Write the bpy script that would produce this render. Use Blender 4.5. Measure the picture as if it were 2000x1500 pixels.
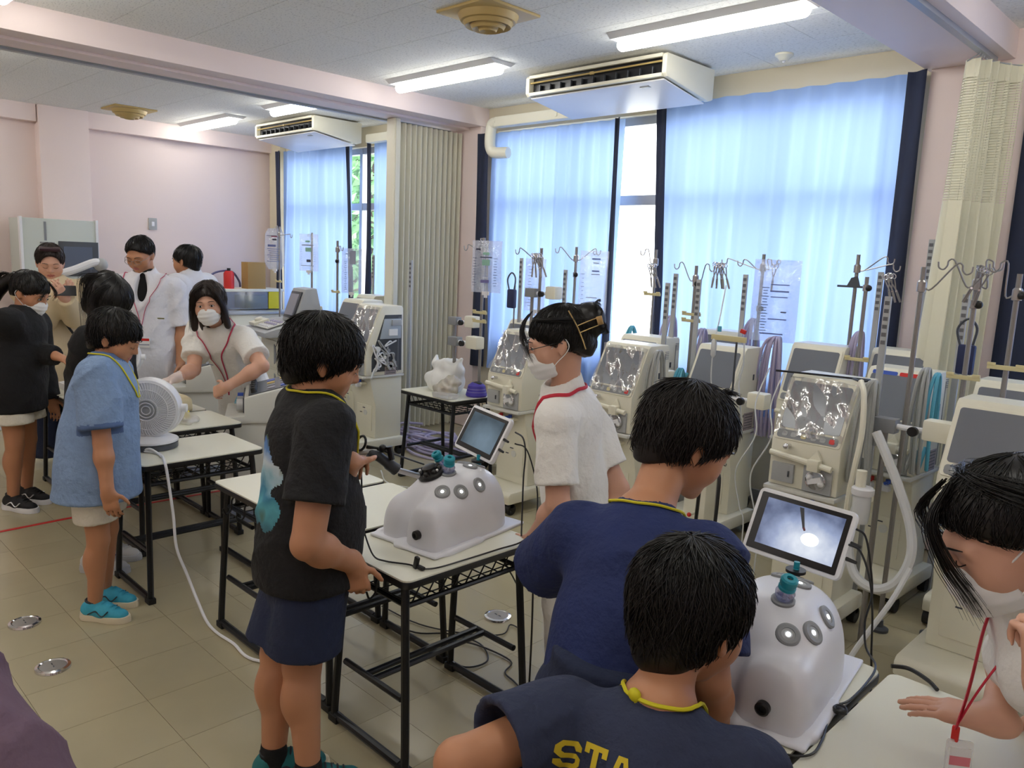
import bpy, bmesh, math, random
import numpy as np
from mathutils import Vector, Matrix, Euler
random.seed(7); RNG = np.random.default_rng(11)
for o in list(bpy.data.objects): bpy.data.objects.remove(o, do_unlink=True)
SC = bpy.context.scene; COL = SC.collection
PI = math.pi; R = math.radians

# ------------------------------------------------------------------ camera, sky, exposure
cam_d = bpy.data.cameras.new('camera'); cam = bpy.data.objects.new('camera', cam_d); COL.objects.link(cam)
YAW, PITCH, ROLL = 0.77547, 0.15958, 0.043615
cf = Vector((-math.sin(YAW), math.cos(YAW), 0)); cr0 = Vector((math.cos(YAW), math.sin(YAW), 0)); up = Vector((0, 0, 1))
fw = cf*math.cos(PITCH) - up*math.sin(PITCH); u2 = up*math.cos(PITCH) + cf*math.sin(PITCH)
rt = cr0*math.cos(ROLL) + u2*math.sin(ROLL); u3 = u2*math.cos(ROLL) - cr0*math.sin(ROLL)
m = Matrix((rt, u3, -fw)).transposed().to_4x4(); m.translation = (0, 0, 1.6)
cam.matrix_world = m
cam_d.sensor_width = 36; cam_d.lens = 36*1531.2/2000; cam_d.clip_start = .02
SC.camera = cam
SC.view_settings.view_transform = 'Standard'; SC.view_settings.look = 'None'
SC.view_settings.gamma = 1; SC.view_settings.use_curve_mapping = False
SC.view_settings.exposure = 0.36
w = bpy.data.worlds.new('overcast_sky'); SC.world = w; w.use_nodes = True
bg = w.node_tree.nodes['Background']; bg.inputs[0].default_value = (.95, .98, 1, 1); bg.inputs[1].default_value = 5.6
LAMP_STRENGTH = 15.0

# ------------------------------------------------------------------ materials
def lin(c):
    c = c/255.0
    return c/12.92 if c <= .04045 else ((c+.055)/1.055)**2.4
def rgb(r, g, b): return (lin(r), lin(g), lin(b), 1)
MATS = {}
def mat(name, col, rough=.5, metal=0, bump=0, bscale=60, var=0, vscale=6, spec=.5, coat=0, stretch=None, detail=3):
    m = bpy.data.materials.new(name); m.use_nodes = True
    nt = m.node_tree; p = nt.nodes['Principled BSDF']
    p.inputs['Base Color'].default_value = col; p.inputs['Roughness'].default_value = rough
    p.inputs['Metallic'].default_value = metal; p.inputs['Specular IOR Level'].default_value = spec
    p.inputs['Coat Weight'].default_value = coat
    if bump or var:
        tc = nt.nodes.new('ShaderNodeTexCoord'); src = tc.outputs['Object']
        if stretch:
            mp = nt.nodes.new('ShaderNodeMapping'); mp.inputs['Scale'].default_value = stretch
            nt.links.new(src, mp.inputs[0]); src = mp.outputs[0]
    if var:
        n = nt.nodes.new('ShaderNodeTexNoise'); n.inputs['Scale'].default_value = vscale; n.inputs['Detail'].default_value = detail
        nt.links.new(src, n.inputs['Vector'])
        h = nt.nodes.new('ShaderNodeMix'); h.data_type = 'RGBA'
        h.inputs[6].default_value = tuple(max(0, c*(1-var)) for c in col[:3])+(1,)
        h.inputs[7].default_value = tuple(min(1, c*(1+var)) for c in col[:3])+(1,)
        nt.links.new(n.outputs['Fac'], h.inputs[0]); nt.links.new(h.outputs[2], p.inputs['Base Color'])
    if bump:
        n2 = nt.nodes.new('ShaderNodeTexNoise'); n2.inputs['Scale'].default_value = bscale; n2.inputs['Detail'].default_value = 4
        nt.links.new(src, n2.inputs['Vector'])
        b = nt.nodes.new('ShaderNodeBump'); b.inputs['Strength'].default_value = bump; b.inputs['Distance'].default_value = .01 if bump < .3 else .03
        nt.links.new(n2.outputs['Fac'], b.inputs['Height']); nt.links.new(b.outputs[0], p.inputs['Normal'])
    MATS[name] = m
    return m
def emis(name, col, s):
    m = bpy.data.materials.new(name); m.use_nodes = True; nt = m.node_tree
    p = nt.nodes['Principled BSDF']; p.inputs['Base Color'].default_value = col
    p.inputs['Emission Color'].default_value = col; p.inputs['Emission Strength'].default_value = s
    MATS[name] = m; return m
def clear(name, col, tint=.15, gloss=.12, rough=.08, bump=0, bscale=30):
    """thin clear plastic or glass: transparent, partly milky, partly glossy"""
    m = bpy.data.materials.new(name); m.use_nodes = True; nt = m.node_tree; nt.nodes.remove(nt.nodes['Principled BSDF'])
    out = nt.nodes['Material Output']
    t = nt.nodes.new('ShaderNodeBsdfTransparent'); d = nt.nodes.new('ShaderNodeBsdfDiffuse'); tl = nt.nodes.new('ShaderNodeBsdfTranslucent')
    g = nt.nodes.new('ShaderNodeBsdfGlossy'); g.inputs['Roughness'].default_value = rough
    d.inputs[0].default_value = col; tl.inputs[0].default_value = col
    a0 = nt.nodes.new('ShaderNodeMixShader'); a0.inputs[0].default_value = .5
    nt.links.new(d.outputs[0], a0.inputs[1]); nt.links.new(tl.outputs[0], a0.inputs[2])
    a = nt.nodes.new('ShaderNodeMixShader'); a.inputs[0].default_value = tint
    nt.links.new(t.outputs[0], a.inputs[1]); nt.links.new(a0.outputs[0], a.inputs[2])
    b = nt.nodes.new('ShaderNodeMixShader'); b.inputs[0].default_value = gloss
    nt.links.new(a.outputs[0], b.inputs[1]); nt.links.new(g.outputs[0], b.inputs[2])
    if bump:
        tc = nt.nodes.new('ShaderNodeTexCoord'); n = nt.nodes.new('ShaderNodeTexNoise'); n.inputs['Scale'].default_value = bscale
        nt.links.new(tc.outputs['Object'], n.inputs['Vector'])
        bp = nt.nodes.new('ShaderNodeBump'); bp.inputs['Strength'].default_value = bump; bp.inputs['Distance'].default_value = .02
        nt.links.new(n.outputs['Fac'], bp.inputs['Height']); nt.links.new(bp.outputs[0], g.inputs['Normal'])
    nt.links.new(b.outputs[0], out.inputs[0]); MATS[name] = m; return m
def cloth_translucent(name, col, tr=.5, stripes=None):
    m = bpy.data.materials.new(name); m.use_nodes = True; nt = m.node_tree; nt.nodes.remove(nt.nodes['Principled BSDF'])
    d = nt.nodes.new('ShaderNodeBsdfDiffuse'); t = nt.nodes.new('ShaderNodeBsdfTranslucent'); a = nt.nodes.new('ShaderNodeMixShader')
    d.inputs[0].default_value = col; t.inputs[0].default_value = col; a.inputs[0].default_value = tr
    nt.links.new(d.outputs[0], a.inputs[1]); nt.links.new(t.outputs[0], a.inputs[2])
    nt.links.new(a.outputs[0], nt.nodes['Material Output'].inputs[0]); MATS[name] = m; return m

pink = mat('pink_paint', rgb(240, 222, 216), .6, bump=.05, bscale=150)
beige_wall = mat('beige_paint', rgb(214, 203, 176), .6)
floor_m = mat('vinyl_floor', rgb(172, 164, 134), .22, bump=.02, bscale=8, spec=.4)
def tone_by_object(m, base, amt):
    nt = m.node_tree; p = nt.nodes['Principled BSDF']
    oi = nt.nodes.new('ShaderNodeObjectInfo'); tc = nt.nodes.new('ShaderNodeNewGeometry')
    n = nt.nodes.new('ShaderNodeTexNoise'); n.inputs['Scale'].default_value = 3.2; n.inputs['Detail'].default_value = 6
    nt.links.new(tc.outputs['Position'], n.inputs['Vector'])
    ad = nt.nodes.new('ShaderNodeMath'); ad.operation = 'MULTIPLY_ADD'; ad.inputs[1].default_value = .45
    nt.links.new(oi.outputs['Random'], ad.inputs[0]); nt.links.new(n.outputs['Fac'], ad.inputs[2])
    mr = nt.nodes.new('ShaderNodeMapRange'); mr.inputs[1].default_value = .2; mr.inputs[2].default_value = 1.2
    nt.links.new(ad.outputs[0], mr.inputs[0])
    h = nt.nodes.new('ShaderNodeMix'); h.data_type = 'RGBA'
    h.inputs[6].default_value = tuple(c*(1-amt) for c in base[:3])+(1,); h.inputs[7].default_value = tuple(min(1, c*(1+amt)) for c in base[:3])+(1,)
    nt.links.new(mr.outputs[0], h.inputs[0]); nt.links.new(h.outputs[2], p.inputs['Base Color'])
tone_by_object(floor_m, rgb(176, 166, 136), .10)
joint_m = mat('floor_joint', rgb(132, 124, 102), .8)
ceil_m = mat('ceiling_board', rgb(214, 214, 210), .85, spec=.1)
def speckle(m, base):
    nt = m.node_tree; p = nt.nodes['Principled BSDF']
    g = nt.nodes.new('ShaderNodeNewGeometry'); n = nt.nodes.new('ShaderNodeTexNoise'); n.inputs['Scale'].default_value = 110; n.inputs['Detail'].default_value = 5
    mp = nt.nodes.new('ShaderNodeMapping'); mp.inputs['Scale'].default_value = (.45, 1, 1)
    nt.links.new(g.outputs['Position'], mp.inputs[0]); nt.links.new(mp.outputs[0], n.inputs['Vector'])
    r = nt.nodes.new('ShaderNodeValToRGB'); r.color_ramp.elements[0].position = .34; r.color_ramp.elements[1].position = .44
    r.color_ramp.elements[0].color = tuple(c*.72 for c in base[:3])+(1,); r.color_ramp.elements[1].color = base
    nt.links.new(n.outputs['Fac'], r.inputs[0]); nt.links.new(r.outputs[0], p.inputs['Base Color'])
speckle(ceil_m, rgb(238, 237, 230))
white_enamel = mat('white_enamel', rgb(232, 232, 230), .35)
white_plastic = mat('white_plastic', rgb(236, 236, 238), .3)
trainer_m = mat('trainer_shell', rgb(232, 232, 238), .32, bump=.02, bscale=40)
cream = mat('cream_plastic', rgb(232, 228, 208), .42, bump=.03, bscale=80)
cream2 = mat('ivory_plastic', rgb(238, 234, 214), .4)
old_white = mat('old_white', rgb(220, 220, 212), .45)
grey_pl = mat('grey_plastic', rgb(176, 178, 178), .45)
mid_grey = mat('mid_grey', rgb(140, 142, 144), .4)
dark_grey = mat('dark_grey', rgb(72, 76, 82), .35)
lcd = mat('dead_screen', rgb(122, 126, 134), .18, spec=.6)
black_pl = mat('black_plastic', rgb(24, 24, 26), .35)
black_metal = mat('black_steel', rgb(28, 30, 34), .35, metal=.3)
rubber = mat('black_rubber', rgb(20, 20, 20), .6)
steel = mat('steel', rgb(176, 172, 168), .3, metal=.9)
dull_steel = mat('dull_steel', rgb(150, 146, 142), .4, metal=.6)
chrome = mat('chrome', rgb(225, 225, 228), .12, metal=1)
desk_top_m = mat('desk_laminate', rgb(232, 230, 212), .35, bump=.01)
teal = mat('teal_plastic', rgb(24, 150, 168), .35)
blue_pl = mat('blue_plastic', rgb(58, 92, 190), .4)
red_pl = mat('red_plastic', rgb(214, 44, 40), .4)
yellow_pl = mat('yellow_plastic', rgb(232, 214, 40), .5)
yel_clip = mat('aged_clip', rgb(220, 208, 158), .5)
port_grey = mat('port_grey', rgb(142, 144, 146), .5)
port_in = mat('port_inner', rgb(176, 178, 180), .45)
lav_hose = mat('lavender_hose', rgb(176, 168, 196), .35)
cyan_tube = mat('cyan_tube', rgb(92, 176, 200), .3)
clear_tube = mat('milky_tube', rgb(214, 216, 216), .25, spec=.6)
navy_box = mat('navy_case', rgb(34, 44, 84), .6)
label_m = mat('printed_label', rgb(168, 156, 156), .6, var=.35, vscale=60)
white_paper = mat('white_paper', rgb(240, 240, 238), .7)
tan_m = mat('tan_vent', rgb(190, 164, 104), .5)
glass_m = clear('window_glass', (1, 1, 1, 1), 0.0, .05, .02)
film_m = clear('plastic_film', rgb(235, 238, 242), .12, .42, .14, bump=.9, bscale=9)
bag_m = clear('iv_bag_plastic', rgb(236, 240, 246), .26, .10, .12, bump=.4, bscale=22)
poly_m = clear('polythene', rgb(240, 240, 240), .5, .15, .2, bump=.6, bscale=28)
cap_clear = clear('clear_violet_plastic', rgb(150, 156, 214), .45, .2, .1)
curtain_m = cloth_translucent('blue_curtain', rgb(158, 186, 236), .42)
partition_m = mat('accordion_vinyl', rgb(220, 216, 196), .5)
yel_curtain = mat('cream_curtain', rgb(238, 234, 208), .8, bump=.05, bscale=200)
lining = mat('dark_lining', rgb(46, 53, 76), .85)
alu = mat('window_aluminium', rgb(176, 180, 186), .4, metal=.4)
lamp_on = emis('lamp_diffuser', (1, .985, .93, 1), LAMP_STRENGTH)
skin_a = mat('skin_light', rgb(214, 164, 138), .5, bump=.03, bscale=120, var=.06, vscale=14)
skin_b = mat('skin_tan', rgb(190, 134, 98), .5, bump=.03, bscale=120, var=.06, vscale=14)
lips_m = mat('lips', rgb(178, 104, 94), .45)
hair_m = mat('black_hair', rgb(19, 17, 16), .38, spec=.4)
hair_br = mat('dark_brown_hair', rgb(44, 34, 30), .42, spec=.35)
eye_w = mat('eye_white', rgb(232, 228, 224), .3); eye_d = mat('eye_dark', rgb(26, 18, 16), .25)
tee_black = mat('black_cotton', rgb(17, 18, 21), .85, bump=.35, bscale=38)
tee_black2 = mat('black_jersey', rgb(15, 16, 19), .88, bump=.35, bscale=30)
shorts_navy = mat('navy_cotton', rgb(32, 42, 70), .85, bump=.35, bscale=26)
tee_navy = mat('navy_tee', rgb(44, 52, 78), .85, bump=.35, bscale=30)
tee_tie = mat('mottled_navy_tee', rgb(30, 44, 92), .85, bump=.35, bscale=26, var=.35, vscale=7)
tee_blue = mat('blue_chambray', rgb(128, 154, 190), .85, bump=.35, bscale=30, var=.06, vscale=30)
tee_blue_d = mat('blue_trim', rgb(84, 108, 150), .85)
uniform = mat('white_uniform', rgb(238, 236, 230), .75, bump=.35, bscale=22)
coat_m = mat('white_coat', rgb(230, 230, 236), .75, bump=.35, bscale=18)
cream_knit = mat('cream_knit', rgb(222, 204, 168), .85, bump=.2, bscale=120)
mask_m = mat('mask_fabric', rgb(236, 236, 234), .7)
lan_yel = mat('yellow_cord', rgb(214, 204, 30), .6); lan_red = mat('red_strap', rgb(196, 36, 58), .6)
mauve = mat('mauve_trousers', rgb(120, 98, 116), .85, bump=.35, bscale=20, var=.1, vscale=3)
beige_cl = mat('pale_shorts', rgb(222, 216, 200), .8, bump=.35, bscale=40)
sole_m = mat('cream_sole', rgb(226, 214, 186), .6)
shoe_teal = mat('teal_mesh', rgb(60, 168, 196), .7, var=.12, vscale=80)
shoe_dark = mat('dark_overlay', rgb(36, 48, 58), .6); shoe_grey = mat('grey_mesh', rgb(196, 196, 194), .7)
orange_m = mat('orange_collar', rgb(250, 96, 50), .6); shoe_blk = mat('black_mesh', rgb(24, 24, 28), .7)
cardboard = mat('cardboard', rgb(176, 140, 84), .8)

# ------------------------------------------------------------------ object helpers
def link(o): COL.objects.link(o); return o
def meshobj(name, me, material=None, parent=None, smooth=True):
    o = bpy.data.objects.new(name, me); link(o)
    if material is not None:
        for mm in (material if isinstance(material, (list, tuple)) else [material]): me.materials.append(mm)
    if smooth and len(me.polygons): me.polygons.foreach_set('use_smooth', [True]*len(me.polygons))
    if parent is not None: o.parent = parent
    return o
class MB:
    """collects shapes into one mesh"""
    def __init__(s): s.v = []; s.f = []; s.n = 0; s.mi = []; s.cur = 0
    def add(s, vs, fs):
        s.v += [tuple(a) for a in vs]; s.f += [tuple(i+s.n for i in f) for f in fs]; s.mi += [s.cur]*len(fs); s.n += len(vs); return s
    def box(s, c, d, rot=None, taper=None):
        x, y, z = d[0]/2, d[1]/2, d[2]/2
        P = [Vector((sx*x, sy*y, sz*z)) for sz in (-1, 1) for sy in (-1, 1) for sx in (-1, 1)]
        if taper: P = [Vector((p.x*(taper[0] if p.z > 0 else 1), p.y*(taper[1] if p.z > 0 else 1), p.z)) for p in P]
        if rot is not None:
            M = Euler(rot).to_matrix() if not isinstance(rot, Matrix) else rot; P = [M @ p for p in P]
        P = [p+Vector(c) for p in P]
        return s.add(P, [(0, 2, 3, 1), (4, 5, 7, 6), (0, 1, 5, 4), (2, 6, 7, 3), (0, 4, 6, 2), (1, 3, 7, 5)])
    def prism(s, prof, a, b, axis='x'):
        """extrude a 2-D profile between a and b along an axis; profile is (y,z) for x, (x,z) for y, (x,y) for z"""
        n = len(prof)
        def P(t, q): return (t, q[0], q[1]) if axis == 'x' else ((q[0], t, q[1]) if axis == 'y' else (q[0], q[1], t))
        vs = [P(a, q) for q in prof]+[P(b, q) for q in prof]
        fs = [tuple(range(n))[::-1], tuple(range(n, 2*n))]+[(i, (i+1) % n, n+(i+1) % n, n+i) for i in range(n)]
        return s.add(vs, fs)
    def tube(s, pts, r, seg=8, closed=False, cap=True, flat=1):
        pts = [Vector(p) for p in pts]; n = len(pts)
        rs = r if isinstance(r, (list, tuple)) else [r]*n
        vs = []; nrm = None
        for i, p in enumerate(pts):
            a = pts[(i-1) % n] if (i > 0 or closed) else p; b = pts[(i+1) % n] if (i < n-1 or closed) else p
            t = (b-a); t = t.normalized() if t.length > 1e-9 else Vector((0, 0, 1))
            if nrm is None:
                nrm = t.cross(Vector((0, 0, 1)));
                if nrm.length < .05: nrm = t.cross(Vector((1, 0, 0)))
            nrm = (nrm - t*nrm.dot(t)); nrm.normalize(); bn = t.cross(nrm)
            for k in range(seg):
                an = 2*PI*k/seg; vs.append(p+nrm*(math.cos(an)*rs[i])+bn*(math.sin(an)*rs[i]*flat))
        fs = []
        for i in range(n if closed else n-1):
            j = (i+1) % n
            for k in range(seg):
                k2 = (k+1) % seg; fs.append((i*seg+k, i*seg+k2, j*seg+k2, j*seg+k))
        if cap and not closed: fs += [tuple(range(seg))[::-1], tuple((n-1)*seg+k for k in range(seg))]
        return s.add(vs, fs)
    def cyl(s, a, b, r, seg=16, r2=None): return s.tube([a, b], [r, r if r2 is None else r2], seg)
    def lathe(s, prof, c=(0, 0, 0), seg=24, M=None):
        """profile [(r,z)...] turned about z"""
        vs = []; n = len(prof)
        for r, z in prof:
            for k in range(seg):
                v = Vector((r*math.cos(2*PI*k/seg), r*math.sin(2*PI*k/seg), z))
                if M is not None: v = M @ v
                vs.append(v+Vector(c))
        fs = []
        for i in range(n-1):
            for k in range(seg):
                k2 = (k+1) % seg; fs.append((i*seg+k, i*seg+k2, (i+1)*seg+k2, (i+1)*seg+k))
        fs += [tuple(range(seg))[::-1], tuple((n-1)*seg+k for k in range(seg))]
        return s.add(vs, fs)
    def ball(s, c, r, seg=12, ring=8):
        rr = r if isinstance(r, (list, tuple)) else (r, r, r)
        vs = [(c[0], c[1], c[2]-rr[2])]
        for i in range(1, ring):
            t = PI*i/ring
            for k in range(seg):
                a = 2*PI*k/seg; vs.append((c[0]+rr[0]*math.sin(t)*math.cos(a), c[1]+rr[1]*math.sin(t)*math.sin(a), c[2]-rr[2]*math.cos(t)))
        vs.append((c[0], c[1], c[2]+rr[2])); L = len(vs)-1; fs = []
        for k in range(seg):
            k2 = (k+1) % seg; fs.append((0, 1+k2, 1+k)); fs.append((L, L-seg+k, L-seg+k2))
            for i in range(ring-2): fs.append((1+i*seg+k, 1+i*seg+k2, 1+(i+1)*seg+k2, 1+(i+1)*seg+k))
        return s.add(vs, fs)
    def grid(s, fn, nu, nv, closed_u=False):
        vs = [fn(i/(nu-1) if not closed_u else i/nu, j/(nv-1)) for j in range(nv) for i in range(nu)]; fs = []
        for j in range(nv-1):
            for i in range(nu if closed_u else nu-1):
                i2 = (i+1) % nu; fs.append((j*nu+i, j*nu+i2, (j+1)*nu+i2, (j+1)*nu+i))
        return s.add(vs, fs)
    def mesh(s, name):
        me = bpy.data.meshes.new(name); me.from_pydata(s.v, [], s.f)
        if any(s.mi): me.polygons.foreach_set('material_index', s.mi)
        me.update(); return me
    def build(s, name, material, parent=None, bevel=0, smooth=True, angle=35, fix=True):
        me = s.mesh(name); bm = bmesh.new(); bm.from_mesh(me)
        if fix: bmesh.ops.recalc_face_normals(bm, faces=bm.faces)
        if bevel:
            ed = [e for e in bm.edges if len(e.link_faces) == 2 and e.calc_face_angle(0) > R(40)]
            try: bmesh.ops.bevel(bm, geom=ed, offset=bevel, segments=2, profile=.6, affect='EDGES', clamp_overlap=True)
            except Exception: pass
        bm.to_mesh(me); bm.free()
        o = meshobj(name, me, material, parent, smooth)
        if smooth:
            try: me.set_sharp_from_angle(angle=R(angle))
            except Exception: pass
        return o
def tag(o, label=None, cat=None, group=None, kind=None):
    if label: o['label'] = label
    if cat: o['category'] = cat
    if group: o['group'] = group
    if kind: o['kind'] = kind
    return o
def thing(name, label, cat, loc=(0, 0, 0), rotz=0, group=None):
    o = bpy.data.objects.new(name, None); link(o); o.empty_display_size = .05
    o.location = loc; o.rotation_euler = (0, 0, rotz); return tag(o, label, cat, group)
def struct(o): o['kind'] = 'structure'; return o
def dup(root, loc, rotz=0, label=None, group=None, skip=()):
    r = root.copy(); link(r); r.location = loc; r.rotation_euler = (0, 0, rotz)
    if label: r['label'] = label
    if group: r['group'] = group
    for ch in list(root.children):
        if ch.name.split('.')[0] in skip: continue
        c = ch.copy(); link(c); c.parent = r
        for g in ch.children:
            d = g.copy(); link(d); d.parent = c
    return r
def catmull(pts, n=6, closed=False):
    P = [Vector(p) for p in pts]; out = []; L = len(P)
    for i in range(L if closed else L-1):
        p0 = P[(i-1) % L] if (i > 0 or closed) else P[0]*2-P[1]; p1 = P[i]; p2 = P[(i+1) % L]; p3 = P[(i+2) % L] if (i+2 < L or closed) else P[-1]*2-P[-2]
        for k in range(n):
            t = k/n; out.append(.5*((2*p1)+(p2-p0)*t+(2*p0-5*p1+4*p2-p3)*t*t+(3*p1-p0-3*p2+p3)*t**3))
    if not closed: out.append(P[-1])
    return out
def rrect(w, h, r, n=4):
    out = []
    for cx, cy, a0 in ((w/2-r, h/2-r, 0), (-w/2+r, h/2-r, 90), (-w/2+r, -h/2+r, 180), (w/2-r, -h/2+r, 270)):
        for k in range(n+1):
            a = R(a0+90*k/n); out.append((cx+r*math.cos(a), cy+r*math.sin(a)))
    return out
def cord(name, pts, r, m, label=None, cat='cable', parent=None, seg=6, n=6, **k):
    b = MB(); b.tube(catmull(pts, n), r, seg); o = b.build(name, m, parent)
    if label: tag(o, label, cat, **k)
    return o
# ------------------------------------------------------------------ the room
ZC = 2.9; YW = 5.0; XL = -9.22; XR = 2.4; YF = -1.5
b = MB(); b.box(((XL+XR)/2, (YF+YW)/2, -.06), (XR-XL+.4, YW-YF+.4, .1)); floor = struct(b.build('floor', joint_m, smooth=False))
tile_me = MB().box((0, 0, -.0055), (.3025, .3025, .009)).mesh('floor_tile'); tile_me.materials.append(floor_m)
T = .304; TX0, TY0 = -2.672, .955     # tile corner measured on the floor
cells = []
for i in range(-22, 18):
    for j in range(-9, 14):
        x, y = TX0+(i+.5)*T, TY0+(j+.5)*T
        if XL < x-T/2 and x+T/2 < XR and YF < y-T/2 and y+T/2 < YW: cells.append((x, y))
def seen_key(c): return (c[0]*c[0]+c[1]*c[1]) if (-.8*c[1]-.1 > c[0] > -9.2*max(c[1], .02) and c[1] > .1) else 1e3+c[0]*c[0]+c[1]*c[1]
cells.sort(key=seen_key)
rest = MB()
for k, (x, y) in enumerate(cells):
    if k < 290:
        o = bpy.data.objects.new('floor_tile', tile_me); link(o); o.location = (x, y, 0); o.parent = floor
    else: rest.box((x, y, -.0055), (.3025, .3025, .009))
tag(rest.build('floor_tile', floor_m, floor, smooth=False, fix=False), kind='stuff')
# ceiling boards
b = MB(); b.box(((XL+XR)/2, (YF+YW)/2, ZC+.07), (XR-XL+.4, YW-YF+.4, .1)); ceiling = struct(b.build('ceiling', joint_m, smooth=False))
bw, bd = .91, .455
brd = MB().box((0, 0, .008), (bw-.003, bd-.003, .016)).mesh('ceiling_board'); brd.materials.append(ceil_m)
n = 0
for i in range(-13, 5):
    for j in range(-5, 14):
        x = -.32+bw*i + (0 if j % 2 else bw/2); y = 4.77-bd*(11-j)
        if x+bw/2 < XL or x-bw/2 > XR or y+bd/2 < YF or y-bd/2 > YW: continue
        o = bpy.data.objects.new('ceiling_board', brd); link(o); o.location = (x, y, ZC); o.parent = ceiling
# walls
b = MB(); b.box((XL-.06, (YF+YW)/2, 1.45), (.12, YW-YF+.3, 3.1)); wl = struct(b.build('wall_left', pink, smooth=False))
b = MB(); b.box((XL+.07, 2.62, 1.45), (.16, .46, 2.9)); struct(b.build('trim_1', pink, bevel=.006))         # pilaster
b = MB(); b.box((XL+.05, 3.93, 2.82), (.12, 2.15, .17)); b.box((XL+.05, .44, 2.82), (.12, 3.88, .17)); struct(b.build('trim_2', pink, smooth=False))
b = MB(); b.box((XR+.06, (YF+YW)/2, 1.45), (.12, YW-YF+.3, 3.1)); struct(b.build('wall_right', pink, smooth=False))
b = MB(); b.box(((XL+XR)/2, YF-.06, 1.45), (XR-XL, .12, 3.1)); struct(b.build('wall_front', pink, smooth=False))
WIN = [(-8.84, -5.98), (-5.22, -1.72), (-1.04, 1.9)]; ZS, ZT = .82, 2.70
b = MB(); b.box(((XL+XR)/2, YW+.08, ZS/2), (XR-XL, .16, ZS)); b.box(((XL+XR)/2, YW+.08, (ZT+2.95)/2), (XR-XL, .16, 2.95-ZT))
ed = [XL]+[q for p in WIN for q in p]+[XR]
for k in range(0, len(ed), 2): b.box(((ed[k]+ed[k+1])/2, YW+.08, (ZS+ZT)/2), (ed[k+1]-ed[k], .16, ZT-ZS))
struct(b.build('wall_back', beige_wall, smooth=False))
b = MB(); b.box((-1.365, YW-.02, 1.45), (.53, .1, 2.9)); struct(b.build('trim_3', pink, smooth=False))
b = MB(); b.box((-5.6, YW-.03, 1.45), (.5, .1, 2.9)); struct(b.build('trim_4', pink, smooth=False))
b = MB(); b.box((-9.03, YW-.03, 1.45), (.26, .1, 2.9)); struct(b.build('trim_5', beige_wall, smooth=False))
# beams with curtain rails
b = MB(); b.box((-5.525, (YF+YW)/2, 2.825), (.39, YW-YF, .165)); b.box((-5.6, (YF+YW)/2, 2.738), (.2, YW-YF, .03)); struct(b.build('trim_6', pink, bevel=.004))
b = MB(); b.box((-5.785, (YF+YW)/2, 2.80), (.13, YW-YF, .14)); b.box((-5.785, (YF+YW)/2, 2.727), (.05, YW-YF, .02)); struct(b.build('trim_7', grey_pl, smooth=False))
b = MB(); b.box((-1.44, (YF+YW)/2, 2.83), (.44, YW-YF, .16)); struct(b.build('trim_8', pink, bevel=.004))
b = MB(); b.box((-1.30, 1.7, 2.738), (.035, 6.3, .024)); struct(b.build('trim_9', alu, smooth=False))
b = MB(); b.box((XL+.012, (YF+YW)/2, .04), (.03, YW-YF, .08)); struct(b.build('baseboard_left', mid_grey, smooth=False))
b = MB(); b.box(((XL+XR)/2, YW-.008, .04), (XR-XL, .02, .08)); struct(b.build('baseboard_back', mid_grey, smooth=False))
# windows
for k, (x0, x1) in enumerate(WIN):
    b = MB(); y = YW+.1
    for z, h in ((ZS+.03, .06), (ZT-.03, .06), (2.08, .075)): b.box(((x0+x1)/2, y, z), (x1-x0, .06, h))
    npan = 4; ws = (x1-x0)/npan
    for i in range(npan+1): b.box((x0+ws*i if 0 < i < npan else (x0+.025 if i == 0 else x1-.025), y, (ZS+ZT)/2), (.05, .07, ZT-ZS))
    wnd = struct(b.build('window_%d' % (k+1), alu, smooth=False))
    for i in range(npan):
        for z0, z1 in ((ZS+.06, 2.04), (2.12, ZT-.06)):
            g = MB(); g.box((x0+ws*(i+.5), y, (z0+z1)/2), (ws-.05, .005, z1-z0)); g.build('pane', glass_m, wnd, smooth=False)
# curtains
def curtain(x0, x1, label, pitch=.17, amp=.034, y=YW-.05, z0=.6, z1=2.742, seed=0, flare0=0, flare1=0, edges=()):
    rg = random.Random(seed); ph = [rg.uniform(0, 6.28) for _ in range(6)]
    L = x1-x0; nu = int(L/.012); nv = 26
    def fn(u, v):
        z = z1+(z0-z1)*v; t = u*L
        x = x0+t + (flare0*v*(1-u)+flare1*v*u)
        q = 2*PI*t/pitch + .9*math.sin(2*PI*t/(pitch*3.7)+ph[0])*v + .5*math.sin(3*v+ph[1]+t*4)
        s = math.sin(q); a = amp*(.45+.75*v)
        yy = y + a*(s*abs(s)**.3) + .018*v*math.sin(2*PI*t/(pitch*2.3)+ph[2]) + .012*math.sin(5*v+t*3+ph[3])*v
        return (x+.015*v*math.sin(q*.5+ph[4]), yy-.004, z)
    b = MB(); b.grid(fn, nu, nv); o = b.build('curtain', curtain_m, angle=180, fix=False); tag(o, label, 'curtain', 'blue window curtains')
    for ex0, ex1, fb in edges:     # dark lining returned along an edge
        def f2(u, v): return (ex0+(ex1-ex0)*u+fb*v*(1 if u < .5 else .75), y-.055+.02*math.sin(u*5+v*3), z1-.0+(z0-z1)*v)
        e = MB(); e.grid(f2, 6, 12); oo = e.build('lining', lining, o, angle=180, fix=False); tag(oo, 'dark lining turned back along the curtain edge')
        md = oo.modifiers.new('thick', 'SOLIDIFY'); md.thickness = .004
curtain(-8.86, -7.42, 'blue curtain nearest the pink left wall, at left of the far window gap', seed=1, edges=((-8.97, -8.84, 0), (-7.46, -7.36, .10)))
curtain(-7.0, -6.02, 'narrow blue curtain just left of the folded accordion partition', seed=2, z1=2.735, edges=((-7.06, -6.96, -.02),))
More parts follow.
